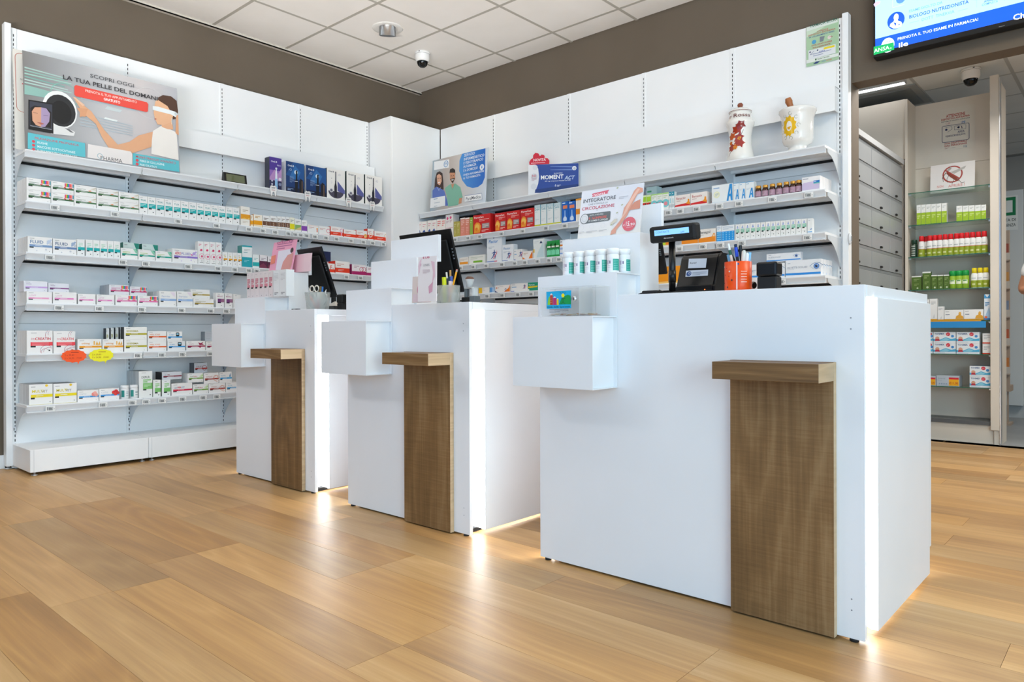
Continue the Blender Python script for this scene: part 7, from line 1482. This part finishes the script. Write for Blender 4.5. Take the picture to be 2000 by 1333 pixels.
P.ring('#a8443c', (816, 668), (890, 658), .010, (816, 607)); P.poly('#8a3f30', (775, 645), (800, 655), (845, 690), (862, 718), (840, 715), (800, 690), (772, 665)); P.poly('#b9b4ae', (800, 655), (915, 605), (905, 625), (830, 665)); P.poly('#a9a39d', (775, 640), (805, 612), (808, 630), (785, 650)); P.line('#5c4a40', .003, (770, 660), (745, 690), (750, 725)); P.line('#5c4a40', .003, (790, 675), (775, 705), (782, 730)); P.line('#5c4a40', .003, (850, 695), (880, 730), (905, 725)); P.line('#5c4a40', .003, (830, 700), (812, 740)); P.line('#5c4a40', .004, (770, 655), (742, 700)); P.line('#a8443c', .010, (762, 640), (868, 700))
P.text('NON', (705, 770), (750, 762), (705, 752), '#d9877f', .0); P.text('APRIRE !', (785, 765), (905, 745), (785, 745), '#d9877f', .0)
P.done('paper_sign', 'white paper with crossed out mosquito on the cabinet\'s top glass shelf', 'sign')
# panel with emergency exit sign and leaflet rack beyond
t = empty('door_panel', (-.75, 8.3, 0)); q = MB(); q.box(-.55, -.128, 0, .05, .12, 2.18, mat('#d3d8d8', .5), bev=.004); q.obj('leaf', t); q = MB(); q.box(-.55, -.128, .06, .3, 0, 2.16, mat('#b9bebe', .6)); q.obj('frame', t); tag(t, 'pale grey green door panel far behind the cream cabinet', 'door panel')
P = Sheet(Vector((-1.12, 8.297, 1.80)), (1, 0, 0), (0, 0, 1), .20, .33, .002, mat('#e6e9e6', .4)); P.p.rect(.015, .14, .185, .315, '#1f7f52'); P.p.rect(.11, .17, .16, .285, '#e6ece8'); P.p.poly([(.03, .18), (.06, .22), (.05, .27), (.08, .29), (.09, .24), (.075, .2), (.09, .175)], '#e6ece8'); P.p.text('USCITA DI', .025, .085, .028, '#4a5450', .02, 'l', .16); P.p.text('EMERGENZA', .025, .035, .028, '#4a5450', .02, 'l', .16); P.done('exit_sign', 'green and white emergency exit sign on the pale door panel', 'sign')
t = empty('leaflet_rack', (-.93, 7.6, 0))
q = MB(); q.box(-.02, .03, 0, .012, .35, 1.72, mat('#b9a592', .5), bev=.003); q.box(-.02, .03, .0, .2, .30, .352, mat('#b9a592', .5)); q.box(-.02, .03, .0, .2, .0, .02, mat('#b9a592', .5)); q.box(0, .012, .05, .07, .02, .31, mat('#b9a592', .5)); q.obj('frame', t)
for i, c in enumerate(('#d98a4a', '#c86a4a', '#8a9ab4', '#d9a05a', '#a85a4a')):
    q = MB(); q.box(-.024, .034, -.034, -.0005, .45+.25*i, .46+.25*i, mat('#c9b8a8', .4)); q.box(-.024, .034, -.034, -.031, .46+.25*i, .52+.25*i, mat('#d8d2c8', .3)); q.box(-.016, .024, -.028, -.012, .461+.25*i, .60+.25*i, mat(c, .5)); q.obj('pocket', t)
tag(t, 'narrow leaflet rack with five pockets beside the cream cabinet', 'rack')

# ================================================================== PERSON AT THE RIGHT EDGE
def skin_obj(name, chains, mt, parent, sub=2):
    bm = bmesh.new(); lay = bm.verts.layers.skin.verify(); vs = {}
    for k, (co, r) in chains[0].items():
        v = bm.verts.new(co); v[lay].radius = (r, r) if not isinstance(r, tuple) else r; vs[k] = v
    for a, b_ in chains[1]: bm.edges.new((vs[a], vs[b_]))
    vs[next(iter(chains[0]))][lay].use_root = True
    me = bpy.data.meshes.new(name); bm.to_mesh(me); bm.free(); me.materials.append(mt)
    o = bpy.data.objects.new(name, me); COL.objects.link(o); o.parent = parent
    mo = o.modifiers.new('skin', 'SKIN'); mo.use_smooth_shade = True; ms = o.modifiers.new('sub', 'SUBSURF'); ms.levels = ms.render_levels = sub
    return o
SK = mat('#b07a5c', .5); SHIRT = mat('#eef0f0', .7)
t = empty('person', (-.385, 6.25, 0))
J = dict(pelvis=((0, 0, .95), (.150, .11)), waist=((0, 0, 1.08), (.135, .10)), chest=((0, -.005, 1.27), (.165, .115)), neckb=((0, .01, 1.43), (.07, .065)), neck=((0, 0, 1.50), .052), head0=((0, -.015, 1.57), (.068, .078)), head1=((0, -.012, 1.66), (.076, .092)), head2=((0, -.005, 1.73), (.055, .065)),
    ls=((-.185, .0, 1.39), .058), le=((-.285, .03, 1.115), .043), lw=((-.10, -.17, 1.15), .030), rs=((.185, 0, 1.39), .058), re=((.27, .03, 1.115), .043), rw=((.10, -.17, 1.12), .030),
    lh=((-.095, 0, .86), .088), lk=((-.10, -.01, .49), .058), la=((-.10, .02, .09), .040), lf=((-.11, -.12, .035), .036), rh=((.095, 0, .86), .088), rk=((.10, -.01, .49), .058), ra=((.10, .02, .09), .040), rft=((.11, -.12, .035), .036))
E_ = [('pelvis', 'waist'), ('waist', 'chest'), ('chest', 'neckb'), ('neckb', 'neck'), ('neck', 'head0'), ('head0', 'head1'), ('head1', 'head2'), ('chest', 'ls'), ('ls', 'le'), ('le', 'lw'), ('chest', 'rs'), ('rs', 're'), ('re', 'rw'), ('pelvis', 'lh'), ('lh', 'lk'), ('lk', 'la'), ('la', 'lf'), ('pelvis', 'rh'), ('rh', 'rk'), ('rk', 'ra'), ('ra', 'rft')]
skin_obj('body', (J, E_), SK, t)
T1 = dict(chest=((0, -.005, 1.27), (.180, .128)), waist=((0, 0, 1.08), (.155, .118)), hem=((0, 0, .90), (.170, .128)), top=((0, .008, 1.40), (.10, .085)), ls=((-.185, 0, 1.385), .072), lm=((-.255, .02, 1.20), .064), rs=((.185, 0, 1.385), .072), rm=((.245, .02, 1.20), .064))
skin_obj('shirt', (T1, [('chest', 'waist'), ('waist', 'hem'), ('chest', 'top'), ('chest', 'ls'), ('ls', 'lm'), ('chest', 'rs'), ('rs', 'rm')]), SHIRT, t)
T2 = dict(p=((0, 0, .93), (.160, .12)), lh=((-.095, 0, .84), .100), lk=((-.10, -.01, .48), .075), la=((-.10, .02, .10), .062), rh=((.095, 0, .84), .100), rk=((.10, -.01, .48), .075), ra=((.10, .02, .10), .062))
skin_obj('trousers', (T2, [('p', 'lh'), ('lh', 'lk'), ('lk', 'la'), ('p', 'rh'), ('rh', 'rk'), ('rk', 'ra')]), mat('#e3e6e8', .7), t)
HR = dict(a=((0, .03, 1.72), (.078, .082)), b=((0, .06, 1.64), (.080, .055)), c=((0, .055, 1.56), (.066, .045)))
skin_obj('hair', (HR, [('a', 'b'), ('b', 'c')]), mat('#3a2a22', .6), t)
q = MB()
for sx_ in (-1, 1): q.lathe([(0, -.006), (.011, -.003), (.011, .003), (0, .006)], mat('#f0eeea', .3), c=(.030*sx_, -.098), n=10, cap=False)
o = q.obj('eyes', t, (0, 0, 1.655))
q = MB(); q.prism([(-.098, 1.60), (-.122, 1.607), (-.100, 1.655)], -.011, .011, SK, 'x'); q.obj('nose', t)
q = MB(); q.box(-.024, .024, -.098, -.088, 1.572, 1.582, mat('#9a5a50', .5), bev=.003); q.obj('mouth', t)
for hx, hy, hz_, sg in ((-.10, -.17, 1.15, 1), (.10, -.17, 1.12, -1)):
    H = dict(w=((hx, hy, hz_), .027), p=((hx+.05*sg, hy-.03, hz_+.005), (.034, .018)))
    ed = [('w', 'p')]
    for k, (dz_, ln) in enumerate(((.027, .060), (.010, .068), (-.008, .064), (-.024, .050))):
        H['a%d' % k] = ((hx+.085*sg, hy-.045, hz_+dz_), .0095); H['b%d' % k] = ((hx+(.085+ln*.5)*sg, hy-.045+.008, hz_+dz_*1.1), .0088); H['c%d' % k] = ((hx+(.085+ln*.8)*sg, hy-.02, hz_+dz_*1.1), .008); ed += [('p', 'a%d' % k), ('a%d' % k, 'b%d' % k), ('b%d' % k, 'c%d' % k)]
    H['t'] = ((hx+.045*sg, hy-.045, hz_+.045), .010); H['t2'] = ((hx+.075*sg, hy-.055, hz_+.062), .009); ed += [('p', 't'), ('t', 't2')]
    skin_obj('hand', (H, ed), SK, t, 1)
for sx_ in (-.11, .11):
    q = MB(); q.box(sx_-.045, sx_+.045, -.19, .07, .0, .085, mat('#f0f0ee', .5), bev=.025); q.obj('shoe', t)
tag(t, 'person in white short sleeves standing in the back room, elbow bent', 'person')
